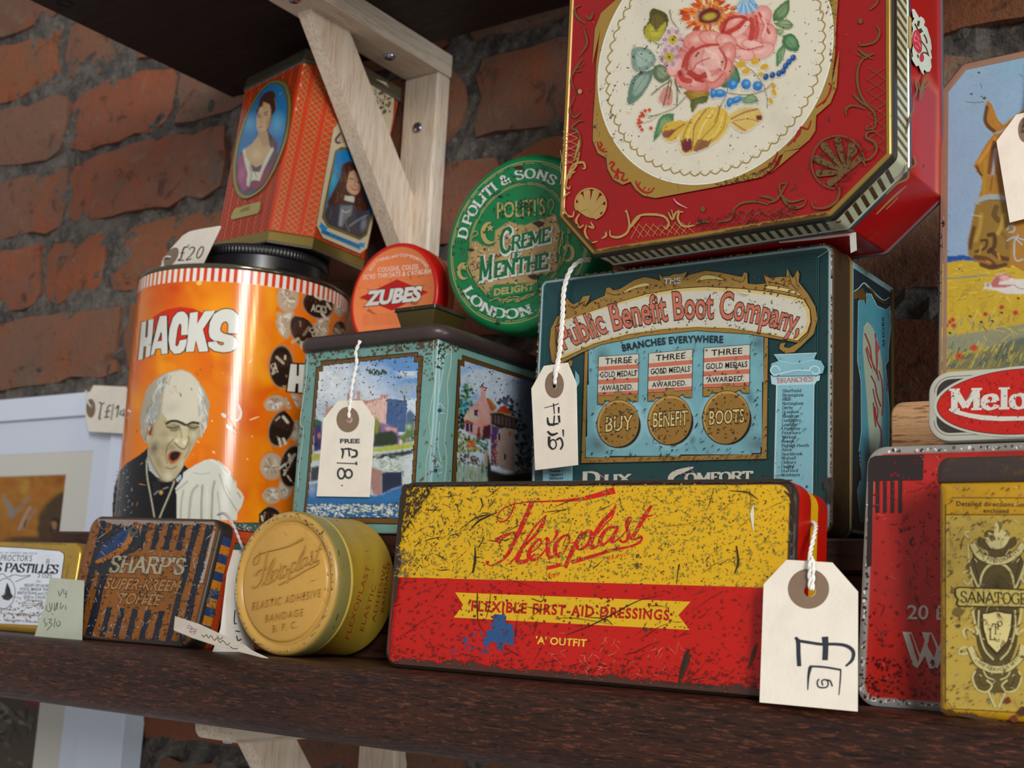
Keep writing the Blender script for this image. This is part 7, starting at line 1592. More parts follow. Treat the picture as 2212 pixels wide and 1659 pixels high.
# ------------------------------------------------------------------ SECOND ROW, RIGHT
def boot_tin():
    Y0 = .57; M = tin_mat('boot_tin_paint', .5, 230, '#2c2014', .42, 46, '#4a3424', .25, 60, '#1c1a18', 0, '#888', .32, .5, .12, .2, 15.5); D = .094
    pl = lean_plane(Y0, 0, 0); q = px_rect(pl, (1165, 603), (1802, 521), (1797, 1165), (1143, 1105)); x0 = (q[0][0] + q[3][0]) / 2; x1 = (q[1][0] + q[2][0]) / 2; zt = (q[2][1] + q[3][1]) / 2
    q = rect_uv(x0, x1, RZ + .0022, zt); t = thing('boot_company_tin', 'large dark teal boot company advertising tin with three gold medals, under the rose tin', 'tin', ((x0 + x1) / 2, Y0, RZ))
    Te, Rm, Br = C('#143a3c'), C('#6a7478', .3), C('#3c2e1c', .3)
    m2 = MB(); loft(m2, pl, q, .0055, [(.0030, -.0003, Te), (.0022, .0002, C('#8fb4b8')), (.0012, 0, C('#5a4a38')), (.0003, -.0009, Br), (0, -.0022, Br), (0, -.0225, Br), (-.0007, -.0232, C('#8a6c2c', .5)), (-.0007, -.0244, C('#8a6c2c', .5)), (.001, -.025, Br)], True, True, 6); m2.build('lid', M, t, smooth=True, sharp=38)
    m2 = MB(); loft(m2, pl, q, .0050, [(.0016, -.0245, C('#2a3c3c')), (.0016, -D + .004, C('#2a2a22')), (.0004, -D + .0036, C('#7a6028', .5)), (.0002, -D + .001, Br), (.0012, -D, Br)], False, True, 6); m2.build('body', M, t, smooth=True, sharp=38)
    A = Art(pl, base=.0001); Z = ZM(1130, 500, 2.665); au, ad, yl, bk, sky, cr, sal = C('#a07c3c', .3), C('#6e5024', .2), C('#c9b06c'), C('#161614'), C('#6ea3ac'), C('#c3bfae'), C('#bd6a50')
    for s_ in ('135,285 1690,150 1665,1560', '135,285 110,1500'): A.line(Z(s_), 1.2, C('#2c5658'), sm=0, nx=False)
    A.line(Z('1695,150 1780,95'), 1.6, C('#7a8a74'), sm=0, nx=False); A.line(Z('1700,150 1688,1480'), 2.2, C('#1f4c4e'), sm=0)
    # window panel
    A.poly(Z('352,650 700,560 1000,540 1414,570 1405,1312 330,1338'), bk); A.poly(Z('357,655 700,562 1000,542 1410,572 1401,1308 335,1333'), au); A.poly(Z('374,650 700,564 1000,544 1390,570 1374,1282 356,1304'), bk)
    cv = Canvas(1262, 700, 1656, 992, 3.2, C('#6ea3ac')); cv.I = cv.I * (1 + .25 * (fbm(cv.X / 30, cv.Y / 30, 3, 3)[..., None] - .5))
    for x, y, a, b in ((1300, 770, 22, 30), (1640, 740, 26, 30), (1640, 960, 50, 28), (1620, 860, 12, 24), (1290, 960, 30, 30), (1495, 950, 10, 14), (1390, 890, 6, 8)): cv.blob(x, y, a, b, C('#3c4c48'), 0, .95, .7)
    for x, y in ((1338, 912), (1448, 910), (1568, 900)): cv.blob(x, y, 60, 66, C('#a9d0d4'), 0, .35, .8)
    A.paint(cv, Z('380,650 700,564 1000,546 1386,574 1370,1278 361,1299'))
    # scroll banner
    orn = '165,750 152,650 160,560 195,490 250,470 245,400 255,385 268,405 290,420 330,400 345,375 385,368 375,400 350,440 400,400 470,370 480,325 500,322 520,340 560,330 640,280 700,262 760,275 790,285 782,240 800,262 840,258 870,245 905,245 945,232 925,270 960,250 1050,226 1130,236 1200,250 1260,262 1272,235 1290,240 1292,300 1340,305 1400,300 1385,248 1420,268 1480,262 1515,262 1520,212 1545,262 1555,268 1580,222 1590,245 1585,290 1640,360 1680,430 1695,500 1672,590 1600,660 1560,695 1510,700 1475,675 1480,645 1510,640 1500,665 1530,672 1570,650 1585,640 1300,590 1000,570 700,600 450,650 330,700 200,770'
    A.line(Z(orn) + [Z(orn)[0]], 2.6, bk, sm=0); A.poly(Z(orn), au)
    for s_ in ('560,360 620,320 700,295 730,310 640,330 560,365', '1000,275 1040,252 1100,255 1160,280 1080,275 1000,285', '1400,310 1480,320 1560,340 1600,370 1500,345 1400,330'): A.poly(Z(s_), yl, sm=2, nx=False); A.line(Z(s_), 1, bk, nx=False)
    A.nx()
    for s_ in ('205,500 185,580 190,660 210,740', '1600,380 1640,440 1660,510 1640,590 1590,640', '290,450 320,420 360,400', '260,430 300,440 345,410', '1410,290 1470,300 1530,320', '1530,240 1545,300 1580,340', '1570,260 1575,300', '800,265 830,290 900,290', '480,350 520,365 560,360', '1280,260 1260,290 1200,275', '1620,540 1600,600 1560,620'): A.line(Z(s_), 1.4, C('#3a2a12'), nx=False)
    A.nx()
    ban = '238,505 300,490 500,420 700,360 900,325 1050,315 1250,325 1420,345 1560,372 1620,390 1655,450 1660,520 1640,580 1585,632 1400,590 1200,560 1000,552 800,565 600,595 400,650 215,738 190,640 195,560'
    A.poly(Z(ban), bk, sm=0); Bn = np.array(Z(ban)); c0 = Bn.mean(0); A.poly(c0 + (Bn - c0) * [.992, .975], yl); A.poly(c0 + (Bn - c0) * [.965, .87], cr)
    co = 'serif'
    A.arctext('Public Benefit Boot Company,', Z('232,680 400,612 520,570 700,533 880,505 1000,500 1140,500 1280,515 1420,545 1588,590'), lambda f: 50 + 8 * math.sin(f * PI), sal, bold=.02, outline=(C('#3a2018'), .045), sp=-.01)
    A.text('THE', Z((808, 303)), Z((908, 297)), 12, cr, bold=.04, outline=(C('#2a2010'), .03))
    A.arctext('BRANCHES EVERYWHERE', Z('572,690 700,665 850,646 1000,638 1152,640'), 14.5, C('#1c2c34'), bold=.045, sp=.06)
    # medals and ribbons
    for (rx0, rx1, yt0, yt1, yb0, yb1, mx, my, mr, w_) in ((436, 664, 722, 706, 948, 938, 547, 1105, 119, 'BUY'), (725, 974, 703, 680, 930, 915, 845, 1085, 124, 'BENEFIT'), (1043, 1305, 672, 652, 902, 890, 1170, 1070, 134, 'BOOTS')):
        L = lambda f, e: Z((rx0 + (rx1 - rx0) * e - (6 if e < .5 else 4) * f, (yt0 + (yt1 - yt0) * e) * (1 - f) + (yb0 + (yb1 - yb0) * e) * f))
        A.poly([L(-.012, -.012), L(-.012, 1.012), L(1.01, 1.012), L(1.01, -.012)], bk); A.poly([L(0, 0), L(0, 1), L(1, 1), L(1, 0)], cr)
        for f0, f1 in ((.25, .355), (.585, .70), (.90, 1.0)): A.poly([L(f0, 0), L(f0, 1), L(f1, 1), L(f1, 0)], sal, nx=False)
        A.nx()
        for s_, f, e0, e1, h in (('THREE', .20, .16, .84, 12.5), ('GOLD MEDALS', .53, .045, .955, 12), ('AWARDED.', .865, .09, .88, 11)): A.text(s_, L(f, e0), L(f, e1), h, C('#1a1a1a'), bold=.02, sp=.05)
        wd = rx1 - rx0; y = yb0
        hp = [(rx0 - 6, y), (mx - 25, y - 4), (mx - 18, y - 24), (mx + 18, y - 26), (mx + 25, y - 8), (rx1 - 4, yb1), (rx1 - 4, yb1 + 40), (rx1 - 40, yb1 + 38), (rx1 - 55, yb1 + 20), (mx + 50, y + 20), (mx + 40, y + 40), (mx - 40, y + 42), (mx - 50, y + 24), (rx0 + 40, y + 26), (rx0 + 30, y + 44), (rx0 - 6, y + 46)]
        P = [Z(p) for p in hp]; A.line(P + [P[0]], 2, bk, sm=0); A.poly(P, au)
        A.ell(*Z((mx + 7, my + 13)), mr / 2.665 + 1.5, mr / 2.665 * 1.06, bk); A.ell(*Z((mx, my)), mr / 2.665 + 1.2, mr / 2.665 * 1.13 + 1.2, bk, 8); A.ell(*Z((mx, my)), mr / 2.665, mr / 2.665 * 1.13, C('#c79c50', .35), 8); A.ell(*Z((mx + 5, my + 6)), mr / 2.665 * .95, mr / 2.665 * 1.07, C('#9a7434', .3), 8)
        k = {'BUY': (78, 42), 'BENEFIT': (100, 36), 'BOOTS': (102, 36)}[w_]
        A.text(w_, Z((mx - k[0], my + k[1] + 6)), Z((mx + k[0], my + k[1] - 8)), 31 if w_ != 'BOOTS' else 29, C('#cdb878'), bold=.015, outline=(C('#2e2008'), .07), sp=.02)
        flecks(A, ellipse(*Z((mx, my)), mr / 2.665 * .95, mr / 2.665 * 1.06, 8), 60, mx, C('#4c3418'), (.8, 3.4))
    # column of branch towns
    lb = C('#7db0bb'); wl = C('#a9c8cc')
    A.poly(Z('1425,828 1710,828 1706,858 1690,862 1677,885 1668,1560 1440,1560 1456,885 1430,878'), wl); A.poly(Z('1467,885 1672,880 1662,1560 1450,1560'), lb)
    A.poly(Z('1445,710 1690,700 1675,735 1715,745 1735,780 1725,815 1690,828 1440,832 1420,800 1430,760 1470,745'), lb); A.line(Z('1445,710 1690,700'), 2.2, wl, sm=0, nx=False); A.line(Z('1470,745 1570,760 1675,738'), 1.6, wl, nx=False)
    for s_ in ('1480,800 1460,775 1435,780 1425,805 1445,825 1475,820 1560,800 1650,800', '1650,805 1655,785 1680,775 1705,790 1700,815 1675,820 1665,805'): A.line(Z(s_), 1.8, C('#d3e0de'), nx=False)
    A.nx(); A.text('BRANCHES', Z((1465, 872)), Z((1672, 862)), 9.5, C('#b0706c'), 'serif', thick=.2, thin=.1)
    towns = 'Sheffield,Birmingham,Hull,Nottingham,Derby,Grantham,Ilkeston,Gainsboro,Lincoln,Uttoxeter,Peterboro,Worksop,Newark,Balsall Heath,Aston,Sparkbrook,Walsall,Oldbury,Dudley,Stafford,Wolvhmptn'.split(',')
    for k, s_ in enumerate(towns):
        y = 926 + k * 24.2; A.text(s_, Z((1494 - k * .4, y)), Z((1494 - k * .4 + len(s_) * 12.2, y - 2)), 6.2, C('#152026'), 'serif', thick=.17, thin=.10, serif=.3, nx=False)
    A.nx(); A.poly(Z('115,1340 285,1350 285,1600 112,1600'), lb); 
    for k, s_ in enumerate(('Preston', 'Southport', 'Blackpool', 'Lancaster')): A.text(s_, Z((150, 1386 + k * 21)), Z((150 + len(s_) * 9, 1384 + k * 21)), 5.4, C('#152026'), 'serif', thick=.22, thin=.12)
    A.poly(Z('255,760 270,740 285,748 280,775 262,775'), au); A.poly(Z('300,800 322,830 325,870 308,900 300,860'), lb)
    A.text('D', Z((345, 1450)), Z((440, 1450)), 24, cr, 'serif', thick=.28, thin=.12); A.text('UX', Z((470, 1450)), Z((625, 1446)), 18, cr, 'serif', thick=.28, thin=.12); A.line(Z('440,1400 470,1420'), 2, C('#c46a9a'), sm=0)
    A.line(Z('980,1358 940,1370 880,1390 850,1420 860,1460'), [3, 8, 12, 13, 8], cr); A.line(Z('950,1352 985,1390'), 1.6, C('#c46a9a'), sm=0); A.text('OMFORT', Z((935, 1445)), Z((1325, 1432)), 19, cr, 'serif', thick=.28, thin=.12); A.line(Z('900,1400 930,1390 940,1420'), 1.6, C('#c46a9a'))
    face = Z('110,290 1780,90 1770,1560 80,1540'); flecks(A, Z('240,500 1600,380 1600,600 900,560 220,720'), 240, 3, C('#5c5648'), (.6, 2.6)); flecks(A, Z('250,420 1000,240 1580,250 1680,500 1640,400 1000,300 300,480'), 160, 4, C('#3c2814'), (.8, 3)); flecks(A, Z('370,700 1380,620 1370,1280 360,1300'), 240, 5, C('#2c3430'), (.6, 3)); flecks(A, face, 150, 6, C('#0c2426'), (.6, 2.6)); flecks(A, face, 60, 7, C('#7a9490'), (.4, 1.3)); flecks(A, Z('335,1200 345,1290 1390,1275 1400,620 1408,610 1402,1308 335,1333'), 100, 8, C('#3c2814'), (.8, 3))
    scratches(A, face, 60, 4, C('#22302e'), (8, 36), (.5, 1.4)); scratches(A, Z('1480,1000 1640,960 1600,1240 1470,1260'), 12, 8, C('#1c2428'), (20, 60), (.8, 1.8), (-55, 10), .1); A.line(Z('1740,1480 1745,1440 1760,1430 1775,1440 1770,1500 1760,1560'), [6, 10, 12, 12], C('#3a302a')); A.build('printed_front', M, t)
    A = Art(pl, base=.00032); P = [proj(pl.p(*p)) for p in rounded(q, .0055, .0008, 6)]; P.append(P[0]); r_ = random.Random(8)
    for a, b in zip(P[:-1], P[1:]):
        for k in range(int(np.linalg.norm(b - a) / 5)):
            c = a + (b - a) * r_.random()
            if c[1] > 1000 and abs(b[0] - a[0]) > 9: continue
            A.ell(c[0], c[1], r_.uniform(1, 4), r_.uniform(.8, 2.2), C(r_.choice(['#6e4a2c', '#2c2018', '#9a6c40', '#4a5a5c'])), math.degrees(math.atan2(b[1] - a[1], b[0] - a[0])), 6, nx=False)
    A.build('worn_rim', M, t)
    # side panel
    ps = Plane((x1 - .0016, Y0, 0), (0, 1, 0), (0, 0, 1)); A = Art(ps, base=.0001); Zs = ZM(1840, 540, 4.609)
    sb, dk = C('#4a98aa'), C('#0c2c36')
    A.poly(Zs('5,110 415,385 430,2900 0,2810'), C('#7fa9ac')); A.poly(Zs('18,180 400,430 415,2850 5,2780'), dk)
    body = Zs('70,510 110,480 150,560 150,430 190,440 250,560 340,600 375,560 390,700 360,1000 360,1100 330,1150 350,1300 370,1600 360,2740 90,2700 60,2400 100,2250 75,2000 100,1800 95,1300 60,1100 65,800'); A.line(body + [body[0]], 3, C('#a9c4bc'), sm=0); A.poly(body, sb); A.poly(Zs('120,760 160,720 230,820 300,1100 310,1500 280,1900 200,2200 150,1500 110,1000'), C('#a4b8a4'), sm=3)
    A.poly(Zs('20,430 60,400 90,390 110,380 130,430 150,480 100,500 60,480 20,490'), C('#6a4e24', .3), sm=2); A.line(Zs('20,415 70,380 120,330 180,380 250,450 320,500 375,470'), [2, 2.5, 3, 3, 2.5, 2, 1.5], C('#8fb9ba')); A.line(Zs('130,360 190,400 260,490 330,530 370,510'), [3, 5, 6, 5, 3], C('#4a3418'))
    for s_, w_ in (('130,830 180,960 200,1100 230,1200', 3), ('150,960 180,1060 230,1180 250,1240', 2.5), ('140,980 150,1020 170,1100 200,1180', 2.5), ('230,830 250,960 255,1100 250,1200 270,1300', 2.5), ('190,1250 230,1330 250,1440 290,1560', 3), ('210,1380 230,1480 260,1600 250,1700', 2.5), ('270,1200 300,1320 310,1500 300,1650', 2.5), ('230,1560 250,1700 290,1800 300,2000', 3), ('215,1520 225,1640 240,1760', 3)): A.line(Zs(s_), w_, C('#9c3a34'), nx=False)
    A.nx(); A.poly(Zs('235,860 280,980 262,1020 245,1180 235,1000'), C('#b8505a'))
    for s_, y0, y1 in (('SHOES', 965, 665), ('BOOTS', 2300, 2000)): A.text(s_, Zs((330 if s_ == 'SHOES' else 100, y0)), Zs((322 if s_ == 'SHOES' else 92, y1)), 5, C('#16323a'), up='perp', bold=.02)
    for k in range(10): A.line(Zs(f'345,{1200+k*22} 375,{1190+k*22}'), 2.4, C('#5a4420'), nx=False)
    A.build('printed_side', M, t); return pl, zt, x0, x1
BOOT = boot_tin()

def rose_tin():
    yaw = -3.2; M = tin_mat('rose_tin_paint', .3, 260, '#2c1a10', .34, 40, '#4a2c18', .2, 60, '#6a3a28', 0, '#888', .26, .5, .10, .25, 21.3); L = .0225; D = .068
    pl0 = lean_plane(.541, 0, yaw, 0, -.26); tp = .448; H = lambda p: pl0.uv(*p)
    bl, b2, b3, br = H((1203, 469)), H((1278, 553)), H((1796, 471)), H((1929, 336)); zb = BOOT[1] + .0008
    # keep the foot level on the boot tin
    sh = zb - (b2[1] + b3[1]) / 2; xl = (bl[0] + H((1228, 0))[0]) / 2; xr = (br[0] + H((1930, 0))[0]) / 2
    q = [(b2[0], zb), (b3[0], zb), (xr, br[1] + sh), (xr, tp - (br[1] + sh - zb)), (b3[0], tp), (b2[0], tp), (xl, tp - (bl[1] + sh - zb)), (xl, bl[1] + sh)]
    t = thing('rose_tin', 'large red eight-sided tin with cream floral medallion, on top of the boot tin', 'tin', pl0.p((xl + xr) / 2, zb, -.03)); Rd, G, Bk, Cr = C('#930f10'), C('#a8863c', .6), C('#26241f', .2), C('#a9ac92')
    m2 = MB(); loft(m2, pl0, q, .004, [(.0040, -.0006, Rd), (.0033, 0, G), (.0018, .0001, G), (.0009, -.0006, Bk), (0, -.0016, Bk), (0, -.0050, Bk), (.0006, -.0056, Cr), (.0006, -.0196, Cr), (0, -.0200, C('#44525c', .4)), (0, -L, C('#44525c', .4)), (.0015, -L, Bk)], True, True, 4); m2.build('lid', M, t, smooth=True, sharp=30)
    m2 = MB(); loft(m2, pl0, q, .004, [(.0015, -L + .0003, C('#6a1410')), (.0012, -L - .001, Rd), (.0012, -D + .002, Rd), (0, -D + .0016, C('#5a666e', .4)), (0, -D, C('#5a666e', .4))], False, True, 4); m2.build('body', M, t, smooth=True, sharp=30)
    # slanting dashes round the lid band
    m2 = MB(); n = 8
    for i in range(n):
        a, b = np.array(q[i]), np.array(q[(i + 1) % n]); e = b - a; ln = np.linalg.norm(e); e = e / ln; nn = np.array([e[1], -e[0]]); k = int((ln - .006) / .0049); off = nn * (-.0006 + .0001)
        for j in range(k):
            s0 = .004 + (ln - .008) * (j + .2) / k; w_ = .0021; P = []
            for s_, d in ((s0, -.0066), (s0 + w_, -.0066), (s0 + w_ - .0024, -.0186), (s0 - .0024, -.0186)): c = a + e * s_ + off; P.append(pl0.p(c[0], c[1], d))
            m2.add(P, [(0, 1, 2, 3)], C('#54451f') if i not in (0, 1) else C('#3a2e1a'))
    db = m2.build('dashed_band', M, t); db['kind'] = 'stuff'
    A = Art(pl0, base=.0001); Z3 = ZM(1180, 0, 2.9625); Z4 = ZM(1640, 0, 2.766); ZF = ZM(1340, 0, 2.8); ZS = ZM(1180, 300, 3.342)
    gd, cr = C('#a8863e', .35), C('#d3ccb6')
    field = Z3('490,-150 430,0 400,100 345,190 320,400 312,600 300,780 298,900 330,980 385,1012 392,1080 430,1150 490,1182 540,1162 570,1210 620,1252 700,1267 1100,1192 1380,1132 1450,1080 1490,1000 1540,968 1620,955') + Z4('60,1040 118,985 150,905 240,885 300,835 335,780 340,690 425,615 462,520 478,300 472,0 460,-150')
    field = [p for p in field if p[1] > 60]; field += [(3092 - x, 250 - y) for x, y in field]; A.line(field + [field[0]], 2, C('#5a1410'), sm=0); A.poly(field, gd)
    E = lambda k, n=90: [(1546 + k * (255 * math.cos(a) - 12 * math.sin(a)), 125 + k * (-38 * math.cos(a) + 272 * math.sin(a))) for a in np.linspace(0, 2 * PI, n, endpoint=False)]
    A.poly(E(1.0), C('#dcd8c8')); A.poly(E(.985), cr)
    P = E(.905, 64)
    for a, b in zip(P, P[1:] + P[:1]):
        m = ((a[0] + b[0]) / 2, (a[1] + b[1]) / 2); d = np.array(m) - (1546, 125); d = d / np.linalg.norm(d); A.line([a, (m[0] + d[0] * 7, m[1] + d[1] * 7), b], 3.0, C('#a08c54', .2), nx=False); A.line([(a[0] - d[0] * 6 - 3, a[1] - d[1] * 4), a, (a[0] + 4, a[1] - 5)], 1.6, C('#a08c54', .2), nx=False)
    A.nx()
    # red flourishes on the gold field
    for Zz, L_ in ((ZS, ('370,20 380,60 410,90 440,90', '385,70 400,40 385,20', '400,80 425,70', '455,185 470,165 490,180 470,210 500,240 520,215 510,290', '590,285 570,300 545,290 560,250 530,240 520,215', '490,285 510,250 520,290', '645,300 660,340 700,380 750,385 780,350', '665,335 680,310', '700,370 715,345', '735,375 745,355')), (Z4, ('415,495 430,520 400,590 340,640', '400,590 420,560', '380,620 400,600', '310,720 290,770 250,760 240,800 200,840 170,870', '250,770 230,790 210,850', '110,905 90,960 50,1000 0,1020'))):
        for s_ in L_: A.line(Zz(s_), [2.5, 4.5, 3.5, 2.5], C('#9c1414'), nx=False)
    A.nx()
    # the bouquet, painted
    cv = Canvas(1350, -40, 1732, 338, 1.8, cr); r_ = random.Random(12)
    def leaf(s_, c0, c1, vein=True):
        P = np.array(ZF(s_)); cv.poly(P, C(c0), 0, 1, True); m = P.mean(0); cv.poly(m + (P - m) * .62 + [1.5, -1], C(c1), 2, .8, True)
        if vein: cv.line([tuple(P[0]), tuple(m), tuple(P[len(P) // 2])], 1.2, C(c0) * .5, .8)
    for s_, a, b in (('200,50 260,70 290,110 280,170 240,240 200,245 150,220 140,170 170,130 180,70', '#4f4a1e', '#6a5f2a'), ('145,180 180,140 215,190 275,130 270,180 235,240 190,248 150,225', '#a39a2c', '#b8ae3c'), ('205,395 215,350 180,300 120,285 70,300 70,400 100,435 160,425', '#7c9484', '#a0b4a4'), ('195,415 190,480 120,590 45,630 60,500 110,440 160,430', '#5f7a68', '#93a898'), ('200,400 250,390 300,430 290,480 240,500 200,460', '#5a6a4c', '#8a9a7c'), ('920,130 930,70 980,20 1020,0 1020,70 980,120', '#4f6f44', '#7c9668'), ('930,140 1000,115 1045,150 1010,180 950,160', '#6a7f54', '#93a47c'), ('985,215 1040,205 1080,260 1070,310 1010,300 980,260', '#3f6f44', '#6f9668'), ('985,265 1000,300 975,370 945,400 945,320', '#4f7a50', '#86a47c'), ('640,420 690,390 720,450 720,500 650,530 600,510', '#3f6a44', '#5c8658'), ('740,590 800,570 835,610 790,625 740,620', '#6f8f64', '#94ac84'), ('325,690 320,740 270,780 220,840 200,850 210,790 240,710 290,685', '#4f7a4c', '#83a274'), ('940,170 990,180 970,215 940,200', '#7a8f5c', '#9aa67c')): leaf(s_, a, b)
    leaf('380,560 440,530 530,540 530,600 480,620 440,675 420,610', '#8a6a20', '#a8862c'); leaf('430,600 520,580 520,620 460,630 435,680 425,640', '#4c5a2c', '#5f6a34', False)
    for s_, w_ in (('400,580 330,650 240,690 170,710', 1.8), ('240,690 180,700 150,680', 1), ('230,695 180,730 140,740', 1), ('690,370 800,430 870,520', 1.6), ('640,470 645,560 600,650 560,720', 1.8), ('645,560 760,575 870,545 920,500', 1.8), ('870,520 890,600 890,650', 1.4), ('200,250 240,270 260,260', 2), ('300,60 310,120 340,160', 2)): cv.line(ZF(s_), w_, C('#5a5a2c'))
    # tulip
    yl, yd, mr = '#c9a23a', '#a8802c', '#6c2430'
    cv.poly(ZF('660,690 740,655 830,655 860,700 850,730 790,780 740,800 690,770 660,730'), C('#cdb060'), 1, 1, True); cv.poly(ZF('820,700 858,695 855,725 825,725'), C(mr), 1); cv.line(ZF('670,720 750,680 830,660'), 3.5, C('#8a4a44'), .8); cv.line(ZF('680,740 740,780 760,790'), 3, C('#8a4a44'), .7); cv.line(ZF('690,730 770,720 840,735'), 2.5, C('#8a4a44'), .6)
    cv.poly(ZF('250,800 270,750 340,730 420,740 370,800 330,850 280,850'), C(yl), 1, 1, True); cv.poly(ZF('248,810 270,790 340,780 300,830 260,835'), C(mr), 1, .8); cv.line(ZF('290,820 340,780 390,750'), 3, C(mr), .7)
    cv.poly(ZF('600,645 650,680 655,760 600,840 500,900 420,925 380,925 360,870 370,800 440,700 520,650'), C('#cfae48'), 1, 1, True); cv.poly(ZF('365,850 390,840 430,840 435,900 400,925 375,910'), C(mr), 1); cv.poly(ZF('440,900 470,840 520,850 560,830 530,890 460,920'), C(mr), 1, .8)
    for s_, c, w_ in (('430,720 390,800 380,860', '#8a6a20', 3), ('520,660 450,760 440,850 430,910', '#8a5a28', 3), ('600,650 580,740 500,830 450,900', '#9a7428', 3), ('640,690 620,780 560,850', '#9a7428', 2.5), ('560,670 500,760 470,840', '#e4cc78', 4), ('480,690 420,780 405,850', '#e0c870', 3), ('620,700 590,790 530,850', '#dcc468', 3), ('590,640 600,660 570,740', '#6a4a20', 2)): cv.line(ZF(s_), w_, C(c), .8)
    # marigold
    for k in range(90):
        a = r_.uniform(0, 2 * PI); q_ = r_.uniform(.45, 1.0); x, y = 535 + 175 * q_ * math.cos(a), 90 + 110 * q_ * math.sin(a); cv.blob(*ZF((x, y)), 10, 4.2, C(r_.choice(['#c4541c', '#b8401c', '#d8742c', '#a8340c', '#d98c34'])), math.degrees(math.atan2(110 * math.sin(a), 175 * math.cos(a))), .35)
    cv.blob(*ZF((540, 95)), 36, 24, C('#6a1c10'), -8, .4)
    for k in range(40): a = k / 40 * 2 * PI; cv.blob(*ZF((535 + 90 * math.cos(a), 95 + 60 * math.sin(a))), 5, 2.4, C(r_.choice(['#d98c2c', '#c4641c'])), math.degrees(a), .4)
    cv.blob(*ZF((540, 100)), 19, 10, C('#b09a34'), -12, .5)
    # two roses
    def rose(cx, cy, rx, ry, petals, heart):
        cv.blob(*ZF((cx, cy)), rx / 2.8, ry / 2.8, C('#cf8478'), -20, .15)
        for (x, y, a, b, an, c) in petals:
            X, Y = ZF((x, y)); cv.blob(X, Y, a / 2.8 + 1, b / 2.8 + 1, C('#a02c26'), an, .16, .9); cv.blob(X, Y, a / 2.8, b / 2.8, C(c), an, .2)
            cv.blob(X + 1, Y - 1, a / 2.8 * .6, b / 2.8 * .55, C('#e4b8a8'), an, .9, .8)
        for s_, w_, c in heart: cv.line(ZF(s_), w_, C(c), .9)
    rose(770, 210, 175, 160, [(680, 150, 70, 60, -30, '#c86a60'), (860, 90, 60, 60, 30, '#d89488'), (900, 220, 50, 80, 0, '#d89488'), (850, 310, 90, 50, -20, '#daa094'), (740, 320, 80, 45, 20, '#dca498'), (720, 250, 60, 50, -20, '#d89488'), (640, 170, 40, 50, 20, '#b8443c'), (700, 120, 90, 30, -40, '#d88c80'), (800, 270, 70, 30, 10, '#dca89c')], [('620,190 650,120 720,100 760,110', 7, '#a4241c'), ('640,200 700,170 760,120', 9, '#b43028'), ('790,120 800,180 790,230', 12, '#b03028'), ('840,80 870,140 900,200', 6, '#b43028'), ('820,100 830,180 820,230', 8, '#c04038'), ('690,210 730,190 770,140', 10, '#e0b0a4'), ('860,110 880,160 860,220', 5, '#e0b0a4'), ('700,270 760,300 860,280', 3, '#b43c34')])
    rose(500, 380, 210, 180, [(460, 240, 90, 55, -20, '#d08478'), (560, 230, 90, 45, 10, '#d89084'), (640, 250, 70, 45, 20, '#d89488'), (650, 330, 50, 80, 10, '#d08074'), (350, 380, 55, 90, 30, '#d08074'), (330, 400, 45, 70, 30, '#dca498'), (620, 420, 55, 80, 20, '#d48c80'), (560, 480, 90, 60, -20, '#cf8478'), (430, 500, 110, 50, 15, '#d08074'), (520, 370, 110, 100, -30, '#d59286'), (560, 350, 70, 90, 20, '#dca89c')], [('400,420 420,330 500,280 590,270', 6, '#b43028'), ('380,400 400,340 440,290', 8, '#a8342c'), ('360,440 380,480 420,490', 12, '#b03028'), ('420,440 470,470 520,450', 13, '#a82820'), ('460,480 500,490', 8, '#a82820'), ('600,290 640,360 630,420', 5, '#b43c34'), ('440,420 470,380 540,350', 3, '#b85048'), ('500,480 560,500 620,450', 4, '#c05850'), ('470,400 520,420 540,470', 8, '#e4b8ac'), ('520,300 580,340 600,400', 7, '#e4b8ac')])
    for x, y, r1 in ((318, 240, 68), (295, 345, 58)):
        for k in range(12): a = k / 12 * 2 * PI; cv.blob(*ZF((x + r1 * .72 * math.cos(a), y + r1 * .8 * math.sin(a))), 8, 6, C(['#a98494', '#c9a9b0'][k % 2]), math.degrees(a), .4)
        cv.blob(*ZF((x, y)), 13, 13, C('#b8a440'), 0, .3); cv.blob(*ZF((x, y)), 4, 4, C('#5a4a1c'), 0, .5)
    for (x, y, a, b, an) in ((600, 565, 18, 11, 0), (560, 565, 8, 13, 0), (680, 510, 13, 15, 30), (700, 605, 18, 9, -20), (660, 620, 8, 13, 10), (760, 510, 13, 14, -20), (830, 520, 13, 13, 20)): cv.blob(*ZF((x, y)), a, b, C('#2c74b0'), an, .3); cv.blob(*ZF((x + 4, y - 8)), a * .5, b * .45, C('#6aa4cc'), an, .8)
    for x, y in ((880, 465), (920, 455), (960, 445), (985, 430), (1000, 400), (1020, 375), (1045, 350)): cv.blob(*ZF((x, y)), 7.5, 9, C('#1f4a80'), 20, .3); cv.blob(*ZF((x - 4, y - 6)), 3, 4, C('#4a7cb0'), 20, .8)
    for (x, y, a, b) in ((730, 390, 14, 9), (760, 430, 12, 8), (815, 370, 12, 10), (870, 405, 12, 8), (850, 450, 8, 6), (925, 520, 6, 9), (930, 560, 6, 10), (910, 610, 6, 9)): cv.blob(*ZF((x, y)), a, b, C('#c79a2c'), -20, .35)
    for s_ in ('700,60 740,0 760,40 790,-10 830,30 820,60 780,70 740,85',): cv.poly(ZF(s_), C('#7ca8c4'), 1, 1, True)
    for k in range(9): cv.line([ZF((750, -20))] + [ZF((690 + k * 18, 90 - abs(k - 4) * 9))], 3, C(['#5c90b8', '#a4c4d4'][k % 2]), .8)
